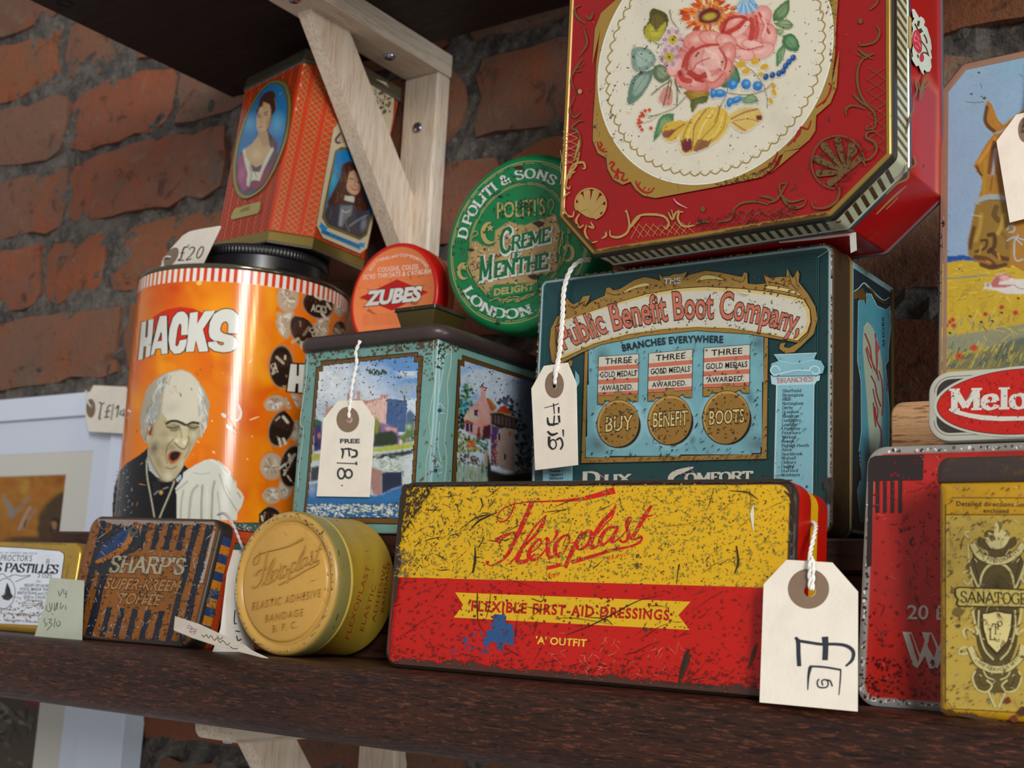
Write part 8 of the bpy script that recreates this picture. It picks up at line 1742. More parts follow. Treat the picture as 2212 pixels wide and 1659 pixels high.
    for x, y in ((175, 665), (150, 670), (130, 685), (120, 705), (112, 725), (108, 745), (118, 765), (130, 785), (140, 700), (125, 740), (185, 775)): cv.blob(*ZF((x, y)), 4.6, 4.6, C('#b8341c'), 0, .3); cv.blob(*ZF((x - 3, y - 3)), 1.6, 1.6, C('#e48a5c'), 0, .8)
    cv.poly(ZF('260,530 300,520 320,570 310,630 270,640 235,610 240,570'), C('#c48478'), 1, 1, True)
    for s_ in ('300,460 280,560 260,640', '310,480 300,560 290,600', '330,480 345,560 340,640', '300,490 240,530 190,570', '330,500 360,560', '340,520 370,530'): cv.line(ZF(s_), 3.2, C('#5a5a28'), .9)
    cv.grain(5, .10, 4); A.paint(cv, None)
    # gilt scrollwork on the red ground
    def shell(Zz, cx, cy, r1, a0, a1, col, base, mir=False):
        for k in range(7):
            a = math.radians(a0 + (a1 - a0) * k / 6); x, y = Zz((cx + r1 * math.cos(a), cy + r1 * math.sin(a))); X0, Y0 = Zz(base); A.line([(X0, Y0), ((X0 + x) / 2, (Y0 + y) / 2), (x, y)], [4, 11, 15.5], col, nx=False); A.ell(x, y, 7.6, 7.6, col, n=14, nx=False)
        if Zz((cx, cy))[1] > 250 and not mir: shell(lambda p: (3112 - Zz(p)[0], 250 - Zz(p)[1]), cx, cy, r1, a0, a1, col, base, True)
        A.nx(); P = [Zz((cx + r1 * 1.22 * math.cos(math.radians(a)), cy + r1 * 1.22 * math.sin(math.radians(a)))) for a in np.linspace(a0 - 14, a1 + 14, 22)]; A.line(P, 3.2, col)
    gb, gw = C('#bb9a58', .35), C('#6f5530', .3)
    shell(ZS, 320, 470, 92, 170, 420, gb, (300, 560)); shell(Z4, 470, 970, 130, 110, 350, gw, (520, 1030))
    SC = [(ZS, gb, ('170,385 130,420 120,490 150,550 190,560 200,520', '240,540 215,590 240,640 270,620', '250,520 300,500 330,560', '290,620 280,680 320,745 370,740', '300,630 340,640 320,600', '430,670 430,700 400,720', '460,660 465,700 520,710 580,680 600,620 580,520 570,530', '600,640 660,560 760,545 850,560 885,610 865,650 850,630', '590,660 640,600 690,545', '880,530 910,580 930,540 960,515', '990,530 960,530 950,580 990,630 1060,625 1100,600', '905,510 915,560', '240,95 215,190 160,260 140,340 165,360 170,340', '160,240 200,185 265,170 280,210 260,215', '165,290 180,250 210,235', '240,0 230,60 200,150')),
          (Z3, gw, ('250,150 200,110 180,60 220,30', '240,180 260,280 210,360', '300,80 280,120 250,100', '230,380 200,420 160,500 180,580', '240,400 210,440', '230,450 190,460', '180,620 150,700 180,750 220,720', '240,770 200,780 160,820 200,840 220,920 190,1020', '1200,1340 1250,1300 1340,1290 1420,1310', '1100,1420 1180,1400 1200,1330', '1420,1300 1480,1270 1540,1170', '1500,1240 1560,1290 1659,1270', '1040,1420 1000,1420 940,1440')),
          (Z4, gw, ('660,60 700,20 720,-20', '700,150 720,190 690,250 610,270 600,250', '590,290 640,330 690,320', '580,320 640,350', '680,350 640,340 600,380 585,460 600,550 640,620 690,680 690,760 640,770 650,750', '560,560 600,600 650,640', '520,690 520,650 560,630 640,650', '700,780 650,790 640,820 690,850 700,900 660,950 620,960 640,990', '440,1090 480,1130 460,1200 400,1240 330,1240 310,1200', '280,1190 260,1230 200,1240 150,1200 120,1110 170,1090', '0,1170 60,1180 100,1200', '540,950 580,900 560,880'))]
    for Zz, c, L_ in SC:
        for s_ in L_:
            P = Zz(s_); A.line(P, [2.2, 5.5, 4.5, 2.2], c, nx=False)
            if min(p[1] for p in P) > 250: A.line([(3106 - x, 250 - y) for x, y in P], [2.2, 5.5, 4.5, 2.2], c, nx=False)
    A.nx()
    A.ell(*ZS((1130, 508)), 5, 6, gw, nx=False); A.ell(*Z4((605, 125)), 5, 6, gw, nx=False); A.ell(*Z3((215, 585)), 4.5, 5, gb)
    for (Zz, x0, y0, x1_, y1, n1) in ((ZS, 620, 610, 880, 720, 5), (ZS, 880, 600, 1040, 700, 3), (Z3, 105, 840, 200, 1060, 5), (Z4, 650, 400, 755, 900, 7), (Z3, 1200, 1330, 1600, 1430, 7), (Z3, 90, 960, 110, 1180, 2)):
        for k in range(n1):
            f0, f1 = k / n1, (k + 1) / n1
            if x1_ - x0 > y1 - y0:
                a, b = x0 + (x1_ - x0) * f0, x0 + (x1_ - x0) * f1; sk = -(x1_ - x0) * .0; A.line([Zz((a, y0 + 10)), Zz((b + 30, y1 - (b - x0) * .15))], 1.0, gb if Zz is ZS else gw, sm=0, nx=False); A.line([Zz((b, y0)), Zz((a - 10, y1 - (a - x0) * .1))], 1.0, gb if Zz is ZS else gw, sm=0, nx=False)
            else:
                a, b = y0 + (y1 - y0) * f0, y0 + (y1 - y0) * f1; A.line([Zz((x0, a)), Zz((x1_, b))], 1.2, gw if Zz is Z4 else gb, sm=0, nx=False); A.line([Zz((x0, b)), Zz((x1_, a))], 1.2, gw if Zz is Z4 else gb, sm=0, nx=False)
    A.nx()
    face = [(1236, 0), (1212, 462), (1280, 540), (1785, 462), (1915, 330), (1918, 0)]; flecks(A, face, 220, 3, C('#3a0c0a'), (.5, 1.8)); flecks(A, Z3('1090,1190 1380,1132 1459,1080 1480,990 1380,1090 1080,1170'), 120, 4, C('#4a3418'), (.6, 2.6)); flecks(A, [(1780, 0), (1806, 0), (1812, 180), (1800, 200)], 80, 5, C('#4a3418'), (.6, 2.4)); flecks(A, Z4('300,970 400,820 620,830 640,960 500,1140 360,1130'), 200, 6, C('#4a1c14'), (.8, 3)); flecks(A, Z3('950,1400 1600,1300 1600,1400 1000,1480'), 130, 7, C('#3c1410'), (.8, 3.4)); flecks(A, E(.95), 90, 8, C('#8a7c54'), (.4, 1.3)); scratches(A, face, 30, 8, C('#c45a54'), (5, 22), (.4, .9)); A.line(ZS('918,430 950,465 1018,500'), [1, 3, 1], C('#d8a09a'))
    edge_wear(A, [(1284, 545), (1540, 508), (1785, 464)], 6, 3, C('#5a3c1c', .3), (0, -1), .9); edge_wear(A, [(1284, 541), (1216, 465)], 7, 4, C('#4a3018', .3), (1, -.6), .9); A.build('printed_front', M, t)
    # right side panel: white flower cartouche
    p0 = pl0.p(xr, 0, 0); ps = Plane(p0, -pl0.n, (0, 0, 1)); A = Art(ps, base=.0001); Zr = ZM(1780, 0, 5.12)
    A.poly(Zr('970,100 1000,100 1040,170 1055,200 1065,180 1100,200 1118,240 1105,280 1140,310 1180,440 1192,540 1180,560 1195,640 1180,660 1190,740 1170,790 1135,795 1110,770 1100,790 1110,830 1080,800 1060,760 1050,725 1020,735 980,670 970,640 985,620 975,560 985,500 970,400 985,320 970,260 1000,200 985,190'), C('#b9c4b4')); A.poly(Zr('935,175 968,200 970,500 962,540 935,525'), C('#a8925c'))
    A.poly(Zr('1000,340 1030,330 1065,380 1080,460 1082,560 1050,590 1010,550 975,470 980,390'), C('#b03440'), sm=3)
    for s_ in ('1000,380 1030,400 1050,440', '990,440 1040,460 1070,520', '1010,500 1050,540', '1020,360 1000,410 1010,460'): A.line(Zr(s_), 1.6, C('#d98088'), nx=False)
    A.nx()
    for s_, w_ in (('1005,260 1040,330', 3), ('1050,230 1040,290', 5), ('1055,320 1080,360', 8), ('1075,450 1130,530 1160,620', 2), ('1105,380 1130,430 1140,480', 3), ('1075,600 1110,580 1150,600', 3), ('1035,600 1045,640', 3)): A.line(Zr(s_), w_, C('#4a2a1c'), nx=False)
    A.ell(*Zr((1082, 640)), 5, 9, C('#b03440')); 
    for s_ in ('1190,880 1140,950 1100,980 1080,1100', '1010,880 1030,1000 990,1100', '1040,870 1060,1000', '1000,1100 980,1229', '940,590 970,600 960,640'): A.line(Zr(s_), [2, 4, 3, 2], C('#7a5a24', .3), nx=False)
    for s_ in ('930,640 900,700 880,800', '1010,430 970,520 960,600', '1000,480 960,560', '925,930 935,980 900,1010', '880,980 890,1060 820,1100 760,1160', '860,1050 820,1090', '880,1110 800,1180 700,1280', '830,1180 760,1250'): A.line(Z4(s_), [2, 5, 4, 2], C('#7a5a24', .3), nx=False)
    A.build('printed_side', M, t)
rose_tin()

# ------------------------------------------------------------------ right end: wood block, horse tin, oval-labelled tin
def wood_block():
    x0 = atY(1923, 900, .590)[0]; t = thing('wood_block', 'rough offcut block of light wood propping up the horse tin', 'wood block', (x0 + .08, .62, RZ)); zt = atY(1960, 868, .590)[2]
    m2 = MB(); pl = Plane((0, .590, 0), (1, 0, 0)); r_ = random.Random(3)
    loft(m2, pl, rect_uv(x0, x0 + .19, RZ, zt), [.001, .001, .004, .006], [(.001, 0, C('#fff')), (0, -.001, C('#fff')), (0, -.052, C('#fff'))], True, True, 5)
    m2.build('block', wood_mat('rough_light_wood', '#a9805a', '#c29a70', '#7c5638', 'x', 1.2, .8, .2, 10, .9), t, smooth=True, sharp=40); return zt
ZBK = wood_block()
def horse_tin():
    Y0 = .592; lean = 3.4; pl = lean_plane(Y0, lean, -2.0, ZBK, -.10); M = tin_mat('horse_tin_paint', .12, 200, '#4a4034', .1, 50, '#5a4a38', .15, 60, '#6a6458', 0, '#888', .30, .5, .06, .15, 30.2)
    U = lambda *p: pl.uv(*p); a, b, c = U(2034, 195), U(2078, 135), U(2212, 106); xl = (U(2020, 600)[0] + a[0]) / 2; W = .088; zt = b[1]
    q = [(xl, 0), (xl + W, 0), (xl + W, a[1]), (xl + W - (b[0] - xl), zt), (b[0], zt), (xl, a[1])]
    t = thing('horse_tin', 'tall tin printed with a brown horse head over a poppy cornfield, right edge', 'tin', pl.p(xl + W / 2, 0)); Sk, Ed, Bl = C('#87a4bc'), C('#b08c74', .6), C('#1f2c4c')
    m2 = MB(); loft(m2, pl, q, .004, [(.0056, -.0002, Sk), (.0050, 0, Bl), (.0044, .0002, Ed), (.0012, 0, Ed), (.0003, -.0008, Bl), (0, -.002, Bl), (0, -.012, Bl)], True, False, 4); m2.build('lid', M, t, smooth=True, sharp=38)
    m2 = MB(); loft(m2, pl, q, .004, [(.001, -.0115, Bl), (.001, -.045, Bl)], True, True, 4); m2.build('body', M, t, smooth=True, sharp=38)
    A = Art(pl, base=.0001); Za = ZM(2010, 100, 2.505); Zb = ZM(2000, 440, 2.505); xr_ = proj(pl.p(xl + W - .006, .05))[0]; cv = Canvas(2024, 60, xr_ + 8, 850, 2.0, C('#88a6be')); r_ = random.Random(9)
    cv.mix(np.clip((cv.Y - 150) / 500, 0, 1) * .5, C('#8a9cb8')); cv.blob(2180, 140, 60, 50, C('#7ea8bc'), 0, .9, .7)
    cv.poly(Zb('80,285 130,285 200,278 260,290 700,250 1100,240 1100,400 80,400'), C('#1f4c94'), 1); cv.poly(Zb('80,305 120,290 110,330'), C('#3c6cac'), 1); cv.poly(Zb('80,325 200,305 300,315 531,270 1100,255 1100,1100 60,1100'), C('#bfa02c'), 1)
    for k in range(560):
        x, y = r_.uniform(80, 760), r_.uniform(330, 900); an = r_.choice([(18, -46), (26, -34), (-22, -30), (8, -40), (30, -12)]) if y > 520 else (r_.uniform(14, 40), -4); c = r_.choice(['#c9aa34', '#b0942c', '#d8bc4c', '#a88c2c', '#8c8034']) if y < 640 else r_.choice(['#8a8c5c', '#b8a03c', '#6c7c64', '#a8a46c', '#44605c', '#c9b04c', '#8c9484'])
        cv.line(Zb(f'{x},{y} {x+an[0]},{y+an[1]}'), r_.uniform(1, 3), C(c), .8)
    cv.line(Zb('90,405 200,400 330,385'), 4, C('#7c8478'), .8); cv.poly(Zb('90,720 300,690 531,650 1000,600 1000,740 300,780 80,830'), C('#7c8674'), 3, .8); cv.poly(Zb('80,850 200,820 400,760 531,720 1000,660 1000,900 80,900'), C('#3c5654'), 4, .7)
    for k in range(110): x, y = r_.uniform(80, 560), r_.uniform(780, 890); cv.line(Zb(f'{x},{y} {x+r_.uniform(10,30)},{y-r_.uniform(16,50)}'), r_.uniform(1.4, 3), C(r_.choice(['#b8a040', '#c9b45c', '#3c5450', '#8c8c44'])), .85)
    for k in range(16): x, y = r_.uniform(300, 540), r_.uniform(580, 720); cv.line(Zb(f'{x},{y} {x+r_.uniform(-60,60)},{y-r_.uniform(-50,60)}'), 1.8, C('#c9b04c'), .9)
    for x, y, q_ in ((145, 628, 6), (110, 660, 6), (150, 660, 6), (322, 598, 6), (410, 560, 6), (485, 590, 7), (260, 780, 9), (180, 825, 9), (500, 512, 4), (130, 640, 5)): cv.blob(*Zb((x, y)), q_ * 1.15, q_, C('#b8502c'), 0, .35); cv.blob(*Zb((x, y)), 2, 2, C('#3a1c14'), 0, .4)
    for x, y in ((240, 610), (130, 700), (300, 640), (360, 635), (410, 590)): cv.blob(*Zb((x, y)), 5, 3, C('#2c4a34'), 20, .4)
    cv.poly(Zb('305,470 330,460 380,470 440,490 531,490 640,490 640,405 480,410 420,375 380,385 355,425 320,430 318,450'), C('#d0c9c0'), 1); cv.poly(Zb('360,455 350,430 380,390 430,376 470,395 440,410 400,420 390,440 480,440 420,455'), C('#b06460'), 1); cv.blob(*Zb((425, 400)), 14, 8, C('#d8a49c'), 0, .6); cv.blob(*Zb((336, 440)), 5, 6, C('#9a9490'), 0, .4); cv.line(Zb('480,440 500,455 560,470'), 1.4, C('#6c7484'))
    # horse
    hd = Za('310,290 330,310 365,400 395,425 450,380 520,330 620,420 800,1000 640,1300 440,1180 430,1200 300,1180 230,1090 225,1060 245,960 250,850 272,780 280,720 240,660 232,650 260,600 300,530 345,470 300,440 290,400 300,310')
    cv.poly(hd, C('#a4742c'), 0)
    hd2 = Zb('270,0 250,90 225,210 230,280 270,310 300,340 350,360 420,345 450,330 460,250 470,180 460,60 440,-60'); cv.poly(hd2, C('#8c6c2c'), 1)
    for s_, w_, c in (('305,330 295,400 320,440 345,460', 8, '#4a2c1c'), ('330,330 345,390 370,430', 4, '#b8742c'), ('350,500 310,560 260,630', 7, '#c48c34'), ('345,520 330,600 320,680', 10, '#6c3c1c'), ('250,650 270,690 290,700', 5, '#4a2c18'), ('350,560 345,640 335,700', 7, '#a8a4a8'), ('300,620 290,720 290,800', 8, '#a8842c'), ('380,600 375,700 385,780', 9, '#8a5c24'), ('335,700 325,780', 4, '#7a5424'), ('350,470 385,460 430,430', 3, '#a8acb0')): cv.line(Za(s_), w_, C(c), .85, 1.4)
    cv.line(Za('255,840 300,820 350,815 405,825'), 13, C('#9aa09c')); cv.line(Za('262,848 320,832 405,835'), 2, C('#5c645c'))
    for s_, w_, c in (('380,20 370,60 390,90', 12, '#5c4424'), ('300,60 290,140 270,200', 9, '#a88c3c'), ('260,130 245,200 240,240', 8, '#4c3420'), ('340,170 370,170 370,230 340,260', 9, '#3c2818'), ('300,200 330,200 320,240 270,260', 6, '#3c2818'), ('400,140 440,200 440,240', 8, '#7a5c28'), ('350,250 400,290 440,300', 10, '#4c2c20'), ('270,290 330,300 370,330', 10, '#5c3020'), ('300,330 360,345 430,330', 9, '#4c2c20'), ('390,270 400,300', 5, '#c4803c'), ('300,230 290,270', 4, '#b8883c'), ('330,310 350,320', 4, '#c4803c'), ('420,60 410,120 390,160', 9, '#b09440'), ('250,60 300,70', 1.4, '#c9bca0')): cv.line(Zb(s_), w_, C(c), .85, 1.4)
    for s_ in ('440,140 455,120 480,125 475,150 450,155', '490,180 480,210 480,290 500,310 525,300', '440,200 480,180 530,195 560,180', '500,170 490,190 520,220'): cv.line(Zb(s_), 3, C('#a4b0b8')); 
    cv.grain(5, .08, 2); A.paint(cv, [(2047, 196), (2086, 149), (xr_ - 46, 149 - (xr_ - 2132) * .215), (xr_, 185 - (xr_ - 2132) * .20), (xr_ + 2, 845), (2033, 845), (2038, 500)])
    for s_ in ('195,300 240,305 290,300', '270,200 280,230', '480,150 500,165'): A.line(Za(s_), 1.1, C('#6a6a60'), nx=False)
    for x, y, r1 in ((222, 258, 3), (276, 272, 2), (292, 280, 4), (262, 142, 3)): A.ell(*Za((x, y)), r1, r1 * .8, C('#5a584c'), n=7, nx=False)
    A.nx(); flecks(A, Zb('75,80 100,80 90,240 60,240'), 20, 4, C('#1c1c24'), (1, 3)); flecks(A, Zb('60,350 85,350 80,540 60,540'), 30, 5, C('#3a3040'), (1, 3)); A.build('printed_front', M, t); return pl
HOR = horse_tin()
def oval_tin():
    zr = RED[1][2][1]; pr = RED[0]; base = pr.p(0, zr, 0); Y0 = base[1] - .001; z0 = base[2] + .0006
    pl = lean_plane(Y0, 4, 0, z0); U = lambda *p: pl.uv(*p); M = tin_mat('oval_tin_paint', .5, 230, '#3a2a20', .3, 50, '#5a4a3c', .3, 60, '#4a3a30', 0, '#888', .36, .5, .12, .2, 33.3)
    xl = U(2004, 900)[0]; W = 2 * (U(2212, 880)[0] - xl); zt = U(2060, 800)[1]; q = rect_uv(xl, xl + W, 0, zt); t = thing('oval_label_tin', 'small black tin with red oval label and cream rim, standing on the red tin', 'tin', pl.p(xl + W / 2, 0)); Bk, Wh, Rd = C('#332c2a'), C('#b4b3a4'), C('#b81a10')
    m2 = MB(); loft(m2, pl, q, .0095, [(.0016, 0, Wh), (.0005, -.0004, Wh), (0, -.0016, Wh), (0, -.006, Wh), (.0005, -.0064, Bk)], True, True, 8); m2.build('lid', M, t, smooth=True, sharp=38)
    m2 = MB(); loft(m2, pl, q, .0095, [(.0010, -.0062, Bk), (.0010, -.0125, Bk), (.002, -.0135, Bk)], False, True, 8); m2.build('body', M, t, smooth=True, sharp=38)
    A = Art(pl); Z = ZM(1830, 540, 3.77)
    A.line([proj(pl.p(*p)) for p in rounded(q, .0095, .0027, 6)], 1.2, C('#4a443c'), sm=0); A.poly([proj(pl.p(*p)) for p in rounded(q, .0095, .0038, 6)], Bk)
    E = lambda rx, ry: ellipse(*Z((1440, 1232)), rx / 3.77, ry / 3.77, -4, 80); A.poly(E(738, 288), Wh); A.poly(E(712, 268), C('#4a1a14')); A.poly(E(706, 262), Rd)
    A.text('Meloids', Z((848, 1300)), Z((848 + 1010, 1275)), 43, C('#c9c7ba'), 'serif', thick=.26, thin=.11, serif=.42)
    A.poly(Z('832,1300 870,1285 920,1310 1100,1345 1440,1355 1900,1300 1900,1330 1440,1388 1100,1385 900,1340 850,1320'), C('#c9c7ba'), sm=2)
    face = [(2015, 830), (2212, 800), (2212, 950), (2012, 950)]; flecks(A, face, 140, 4, C('#7a1510'), (.6, 2.6), lambda x, y: 1 if ((x - 2212) / 185) ** 2 + ((y - 867) / 66) ** 2 < 1 else 0); flecks(A, face, 60, 5, C('#8a8478'), (.4, 1.2)); A.build('printed_lid_design', M, t)
oval_tin()

# ------------------------------------------------------------------ price tags, strings, slips
def ink(t, pl, name, base=.00062): 
    A = Art(pl, base=base); return A
def fin(A, t, name='handwriting'): return A.build(name, M_ink, t)
IK = C('#22262c')
# first-aid tin's tag, standing on the shelf edge
pl = Plane(at(lean_plane(.4885, 0), 1748, 1520), (1, 0, 0), (0, .075, 1)); Z4 = ZM(1400, 1000, 2.517)
t = paper_tag('price_tag', 'largest white price tag, on string at the right end of the first-aid tin', pl, Z4('630,660 755,527 1003,542 1142,700 1140,1352 608,1302'), M_card, (*Z4((880, 697)), 13, 12.5), (*Z4((872, 684)), 44.5, 43), group='price tags on strings')
A = ink(t, pl, ''); ik = C('#30343e')
for s_, w_ in (('800,948 815,970 818,1040 822,1105', [5, 9, 9, 9]), ('808,965 870,975 940,985 1020,985 1080,995 1115,1025 1110,1070 1075,1105', [6, 6, 6, 6, 7, 8, 7, 4]), ('962,945 965,1000 962,1072', [14, 12, 12]), ('878,1105 960,1110 1050,1125', [4, 4, 4]), ('882,1110 872,1160 868,1235', [8, 5, 2]), ('1048,1125 1045,1180 1038,1262', [3, 3, 2])): A.line(Z4(s_), w_, ik, nx=False)
A.line(Z4('930,1175 920,1190 925,1215 950,1222 975,1215 978,1190 965,1178 945,1185 950,1210'), 3, ik, nx=False); A.line(Z4('968,1180 990,1185 1002,1215'), 3.2, ik, nx=False); fin(A, t)
y = .4885; q1 = at(pl, *Z4((882, 690)), .002)
twine('string', [q1, at(pl, *Z4((878, 600)), .0022), at(pl, *Z4((880, 530)), .003), atY(*Z4((884, 480)), .499), atY(*Z4((905, 390)), .507), atY(*Z4((912, 345)), .515), atY(*Z4((898, 325)), .522), atY(*Z4((888, 330)), .526)], .0009, M_twine, t)
twine('string', [at(pl, *Z4((893, 692)), .0018), at(pl, *Z4((897, 600)), .0022), at(pl, *Z4((893, 520)), .003), atY(*Z4((872, 530)), .497)], .0008, M_twine, t)
# castle caddy's tag
pc = CAS[0]; pt = Plane(pc.o + np.array([0, -.0032, 0]), (1, 0, 0), (0, .02, 1)); Z = ZM(660, 760, 4.253)
t = paper_tag('price_tag', 'cream price tag hanging by string in front of the castle print', pt, Z('303,450 520,447 638,620 590,1335 105,1328 168,620'), M_card, (*Z((400, 620)), 7, 8), (*Z((388, 622)), 24.5, 27.5), group='price tags on strings')
A = ink(t, pt, ''); k = C('#3a3c3a')
A.text('FREE', Z((312, 838)), Z((498, 838)), 9, C('#4a4a48'), bold=.05, up=(0, -1))
for s_, w_ in (('330,885 345,920 335,980', [4, 5, 3]), ('340,895 400,890 440,905', [3, 4, 3]), ('395,885 405,960', [3, 4]), ('440,900 468,915 465,955 420,968', [4, 5, 5, 4]), ('285,1020 470,1028', [2, 2]), ('465,1010 468,1040', [4, 4])): A.line(Z(s_), w_, k, nx=False)
A.ring(*Z((328, 1118)), 7.5, 11, 4, k, nx=False); A.ring(*Z((395, 1120)), 7.5, 9, 4, k, nx=False); A.ell(*Z((335, 1228)), 2, 1.5, k, n=6); fin(A, t)
lz = CAS[2]; Yf = pc.o[1]
twine('string', [at(pt, *Z((398, 610)), .001), at(pt, *Z((402, 540)), .0014), at(pt, *Z((412, 450)), .0016), atY(*Z((425, 330)), Yf - .0035), atY(*Z((450, 200)), Yf - .0035), atY(*Z((470, 90)), Yf - .0045), atY(*Z((462, 0)), Yf - .006), atY(778, 736, Yf - .0065)], .0010, M_twine, t)
# boot tin's tag
pb = BOOT[0]; pt = Plane(atY(1200, 900, pb.o[1] - .0075), (1, -.10, 0), (0, .02, 1)); Z = ZM(1130, 500, 2.665)
t = paper_tag('price_tag', 'cream price tag hanging on long white string at the left of the boot tin', pt, Z('122,775 258,755 308,875 317,1345 72,1375 50,905'), M_card, (*Z((182, 888)), 4.5, 6), (*Z((180, 882)), 20.5, 29), group='price tags on strings')
A = ink(t, pt, ''); k = C('#2c2e30')
for s_, w_ in (('122,1015 180,1000 205,990', [1.2, 1.6, 2]), ('175,990 180,1050', [3, 2]), ('205,1010 205,1045', [4, 3]), ('140,1070 150,1110 205,1105', [3, 6, 3]), ('180,1060 175,1120', [3, 3]), ('205,1060 210,1100', [5, 4]), ('140,1150 165,1170 200,1160', [4, 6, 3]), ('150,1180 150,1230 170,1255', [6, 5, 4]), ('230,1140 232,1180', [4, 2])): A.line(Z(s_), w_, k, nx=False)
A.ring(*Z((172, 1225)), 7, 10, 3, k, nx=False); A.line(Z('190,1200 215,1190 228,1225 215,1255'), 4, k); fin(A, t)
Yb = pb.o[1]
for dx in (0, 9): twine('string', [at(pt, *Z((182, 880)), .001), at(pt, *Z((185 + dx, 800)), .0014), atY(*Z((205 + dx, 700)), Yb - .007), atY(*Z((222 + dx, 500)), Yb - .006), atY(*Z((232 + dx, 330)), Yb - .005), atY(*Z((270 + dx, 220)), Yb - .006), atY(*Z((330, 165 + dx)), Yb - .004), atY(*Z((388, 158 + dx)), Yb + .004)], .0009, M_twine, t)
# sweets tin's tag, propped on the rim against the black lid
Zq = ZM(320, 480, 6.35); yt = .594; pt = Plane(atY(345, 582, yt), (1, -.22, 0), (0, .10, 1))
t = paper_tag('price_tag', 'white price tag reading £20 propped on the rim of the sweets tin', pt, Zq('150,655 170,675 760,570 1005,60 985,52 700,100 570,130 480,185 310,375'), M_card, (*Zq((300, 470)), 2.4, 3), None, group='price tags on strings')
A = ink(t, pt, '', .0005); A.poly(ellipse(*Zq((315, 480)), 12, 24, 33, 30), C('#86705c'))
for s_, w_ in (('545,340 500,345 475,390 450,490 405,525', [2, 3, 3, 3, 2]), ('405,525 490,520', 2), ('440,425 500,420', 2), ('560,375 590,345 630,350 630,390 580,460 520,520 595,500', [2, 2, 3, 3, 2, 2, 2]), ('560,300 545,340', 1.6)): A.line(Zq(s_), w_, IK, nx=False)
A.ring(*Zq((713, 413)), 5, 13.5, 2.4, IK, 25, 24); fin(A, t)
twine('string', [at(pt, *Zq((310, 475)), .001), at(pt, *Zq((260, 470)), .002), at(pt, *Zq((225, 490)), .001), at(pt, *Zq((190, 560)), 0)], .0007, M_twine, t)
# picture frame's tag
Zf = ZM(0, 820, 4.607); pt = Plane(atY(215, 900, .7170), (1, -.1, 0))
t = paper_tag('price_tag', 'white £14 price tag hanging from the corner of the white frame', pt, Zf('935,57 1260,72 1255,300 1290,540 885,517 855,380 850,250 900,120'), M_card, (*Zf((900, 262)), 4, 4), (*Zf((903, 285)), 10, 20.5), group='price tags on strings')
A = ink(t, pt, '', .0008)
for s_, w_ in (('985,225 1020,240 1040,225', [3, 2, 1]), ('1010,240 985,390', [2, 3]), ('985,390 1005,395', 2), ('1110,255 1075,265 1065,310 1055,370 1035,375', 2.2), ('1045,320 1100,310', 2), ('1035,375 1090,370', 2), ('1130,240 1105,400', 1.6), ('1150,290 1180,260 1160,375', 2.4), ('1215,300 1190,345 1240,345', 2), ('1235,290 1225,370', 2)): A.line(Zf(s_), w_, IK, nx=False)
fin(A, t); twine('string', [at(pt, *Zf((900, 268)), .001), at(pt, *Zf((880, 230)), .002), at(pt, *Zf((850, 150)), .001), at(pt, *Zf((860, 110)), .0)], .0007, M_twine, t)
# horse tin's tag
Zh = ZM(2010, 100, 2.505); pt = Plane(HOR.o - HOR.n * 0 + HOR.n * .0035, HOR.u, HOR.v)
t = paper_tag('price_tag', 'cream price tag over the horse print, cut off by the right edge', pt, Zh('465,372 545,352 640,540 650,900 430,955 358,515'), M_card, None, None, group='price tags on strings')
A = ink(t, pt, '', .0005); A.poly(ellipse(*Zh((512, 452)), 15, 27, 0, 30), C('#86705c')); A.build('reinforcing_ring', M_card, t)
twine('string', [at(pt, *Zh((512, 452)), .002), at(pt, *Zh((530, 380)), .003), at(pt, *Zh((545, 250)), .001), at(pt, *Zh((550, 60)), .0)], .0008, M_twine, t)
# tags of the small tins in front
Z0 = ZM(0, 1120, 3.95)
pt = Plane(at(lean_plane(.5035, 0), 110, 1385), (1, .04, 0), (0, .12, 1)); pt.o = pt.o + np.array([0, 0, 0])
t = paper_tag('price_tag', 'grey-green card tag standing between the pastilles tin and the toffee tin', pt, Z0('430,505 720,530 700,1060 285,1046 300,1000 380,760'), M_card, col='#b3b7a4', group='loose card tags')
A = ink(t, pt, '', .0005)
for s_ in ('495,615 510,660 535,600', '545,605 545,640 570,640', '568,615 562,680', '400,740 395,780 430,790 420,720', '445,720 440,780', '465,720 465,790 490,715 485,780', '520,715 515,770 545,740', '560,740 560,780', '385,850 375,880 400,900 380,920', '410,860 440,860 420,890 445,900 400,955', '470,850 460,930', '480,880 490,920 515,900 500,870', '445,810 455,820'): A.line(Z0(s_), 1.3, IK, nx=False)
fin(A, t)
pt = Plane((-.5535, .50, 0), (.05, 1, 0), (-.03, 0, 1))
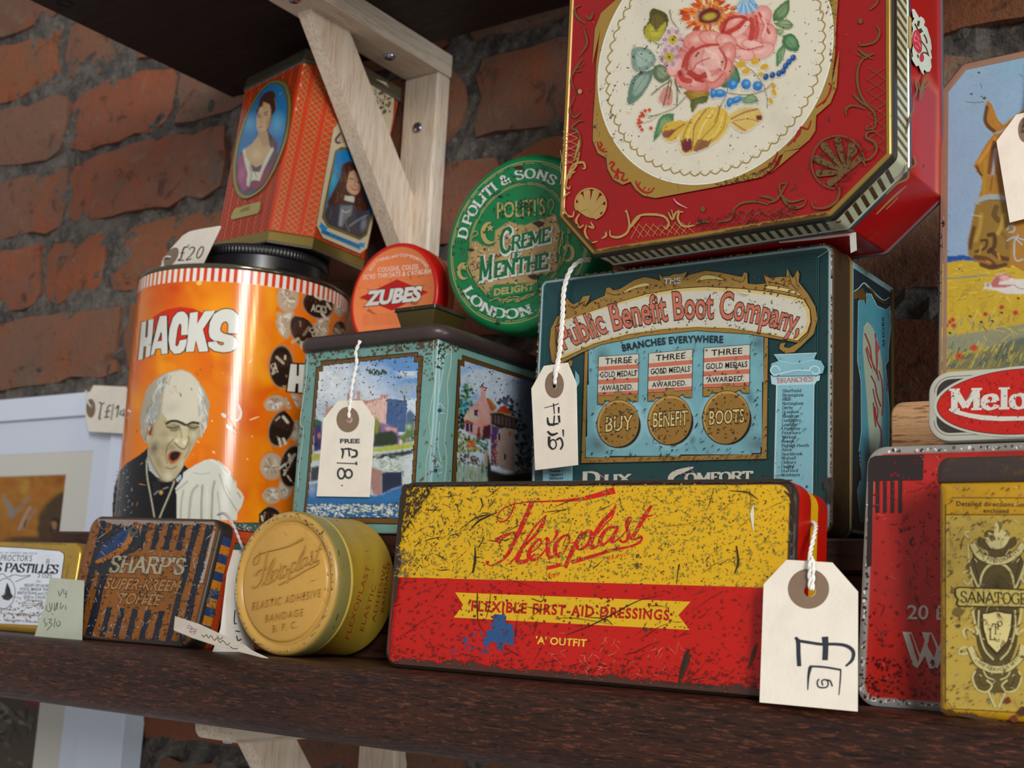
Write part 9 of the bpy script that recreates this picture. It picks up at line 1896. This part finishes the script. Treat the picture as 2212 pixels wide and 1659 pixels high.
t = paper_tag('price_tag', 'white card tag upright between the toffee tin and the round bandage tin', pt, Z0('1990,268 2090,272 2200,300 2230,1150 1805,1158 1880,940 1935,470'), M_card, col='#ddd8cc', group='loose card tags')
A = ink(t, pt, '', .0005)
for s_ in ('2005,780 2000,890 2020,895', '2010,960 2050,965', '2020,1000 2030,1040 2060,1030'): A.line(Z0(s_), 2.6, IK, nx=False)
fin(A, t); twine('string', [at(pt, *Z0((2080, 275)), .0005), atY(*Z0((2060, 230)), .512), atY(*Z0((2010, 100)), .508), atY(*Z0((1970, 20)), .506), atY(*Z0((1925, -35)), .512), atY(*Z0((1885, -45)), .519), atY(*Z0((1860, -30)), .522)], .0008, M_twine, t, col=C('#b9b2b4'))
P1, P2, P3 = atY(376, 1360, .4865), atY(378, 1333, .503), atZ(566, 1421, .0022); u_ = P3 - P1; v_ = P2 - P1; pt = Plane(P1, u_, v_)
t = paper_tag('price_tag', 'slim card tag lying flat before the toffee tin, edge sticking up', pt, Z0('1495,838 1700,905 2100,1090 2150,1130 2290,1195 2235,1188 1850,1090 1640,1020 1483,955'), M_card, col='#d9d0c0', group='loose card tags')
A = ink(t, pt, '', .0005)
for s_, c in (('1600,910 1640,930 1620,970 1670,960 1650,990', '#9a5a8a'), ('1590,930 1680,950', '#9a5a8a'), ('1720,990 1740,1010 1760,990 1780,1020 1800,1000 1830,1040 1850,1020 1880,1060 1900,1040 1940,1080 1960,1060', '#2a2a2e'), ('1850,1000 1880,1030 1900,1010', '#2a2a2e'), ('1960,1090 1990,1110 2030,1110', '#2a2a2e')): A.line(Z0(s_), 1.3, C(c), nx=False)
fin(A, t)
# folded white slip pinched between the rose tin and the boot tin
zt = BOOT[1]; pt = Plane(atY(1760, 515, .5665), (1, 0, 0)); t = paper_tag('card_slip', 'folded plain white slip sticking out right, between rose tin and boot tin', pt, [(1683, 522), (1849, 502), (1851, 541), (1838, 547), (1836, 509), (1760, 518), (1684, 525)], M_card, cat='card', col='#c9c8c0')
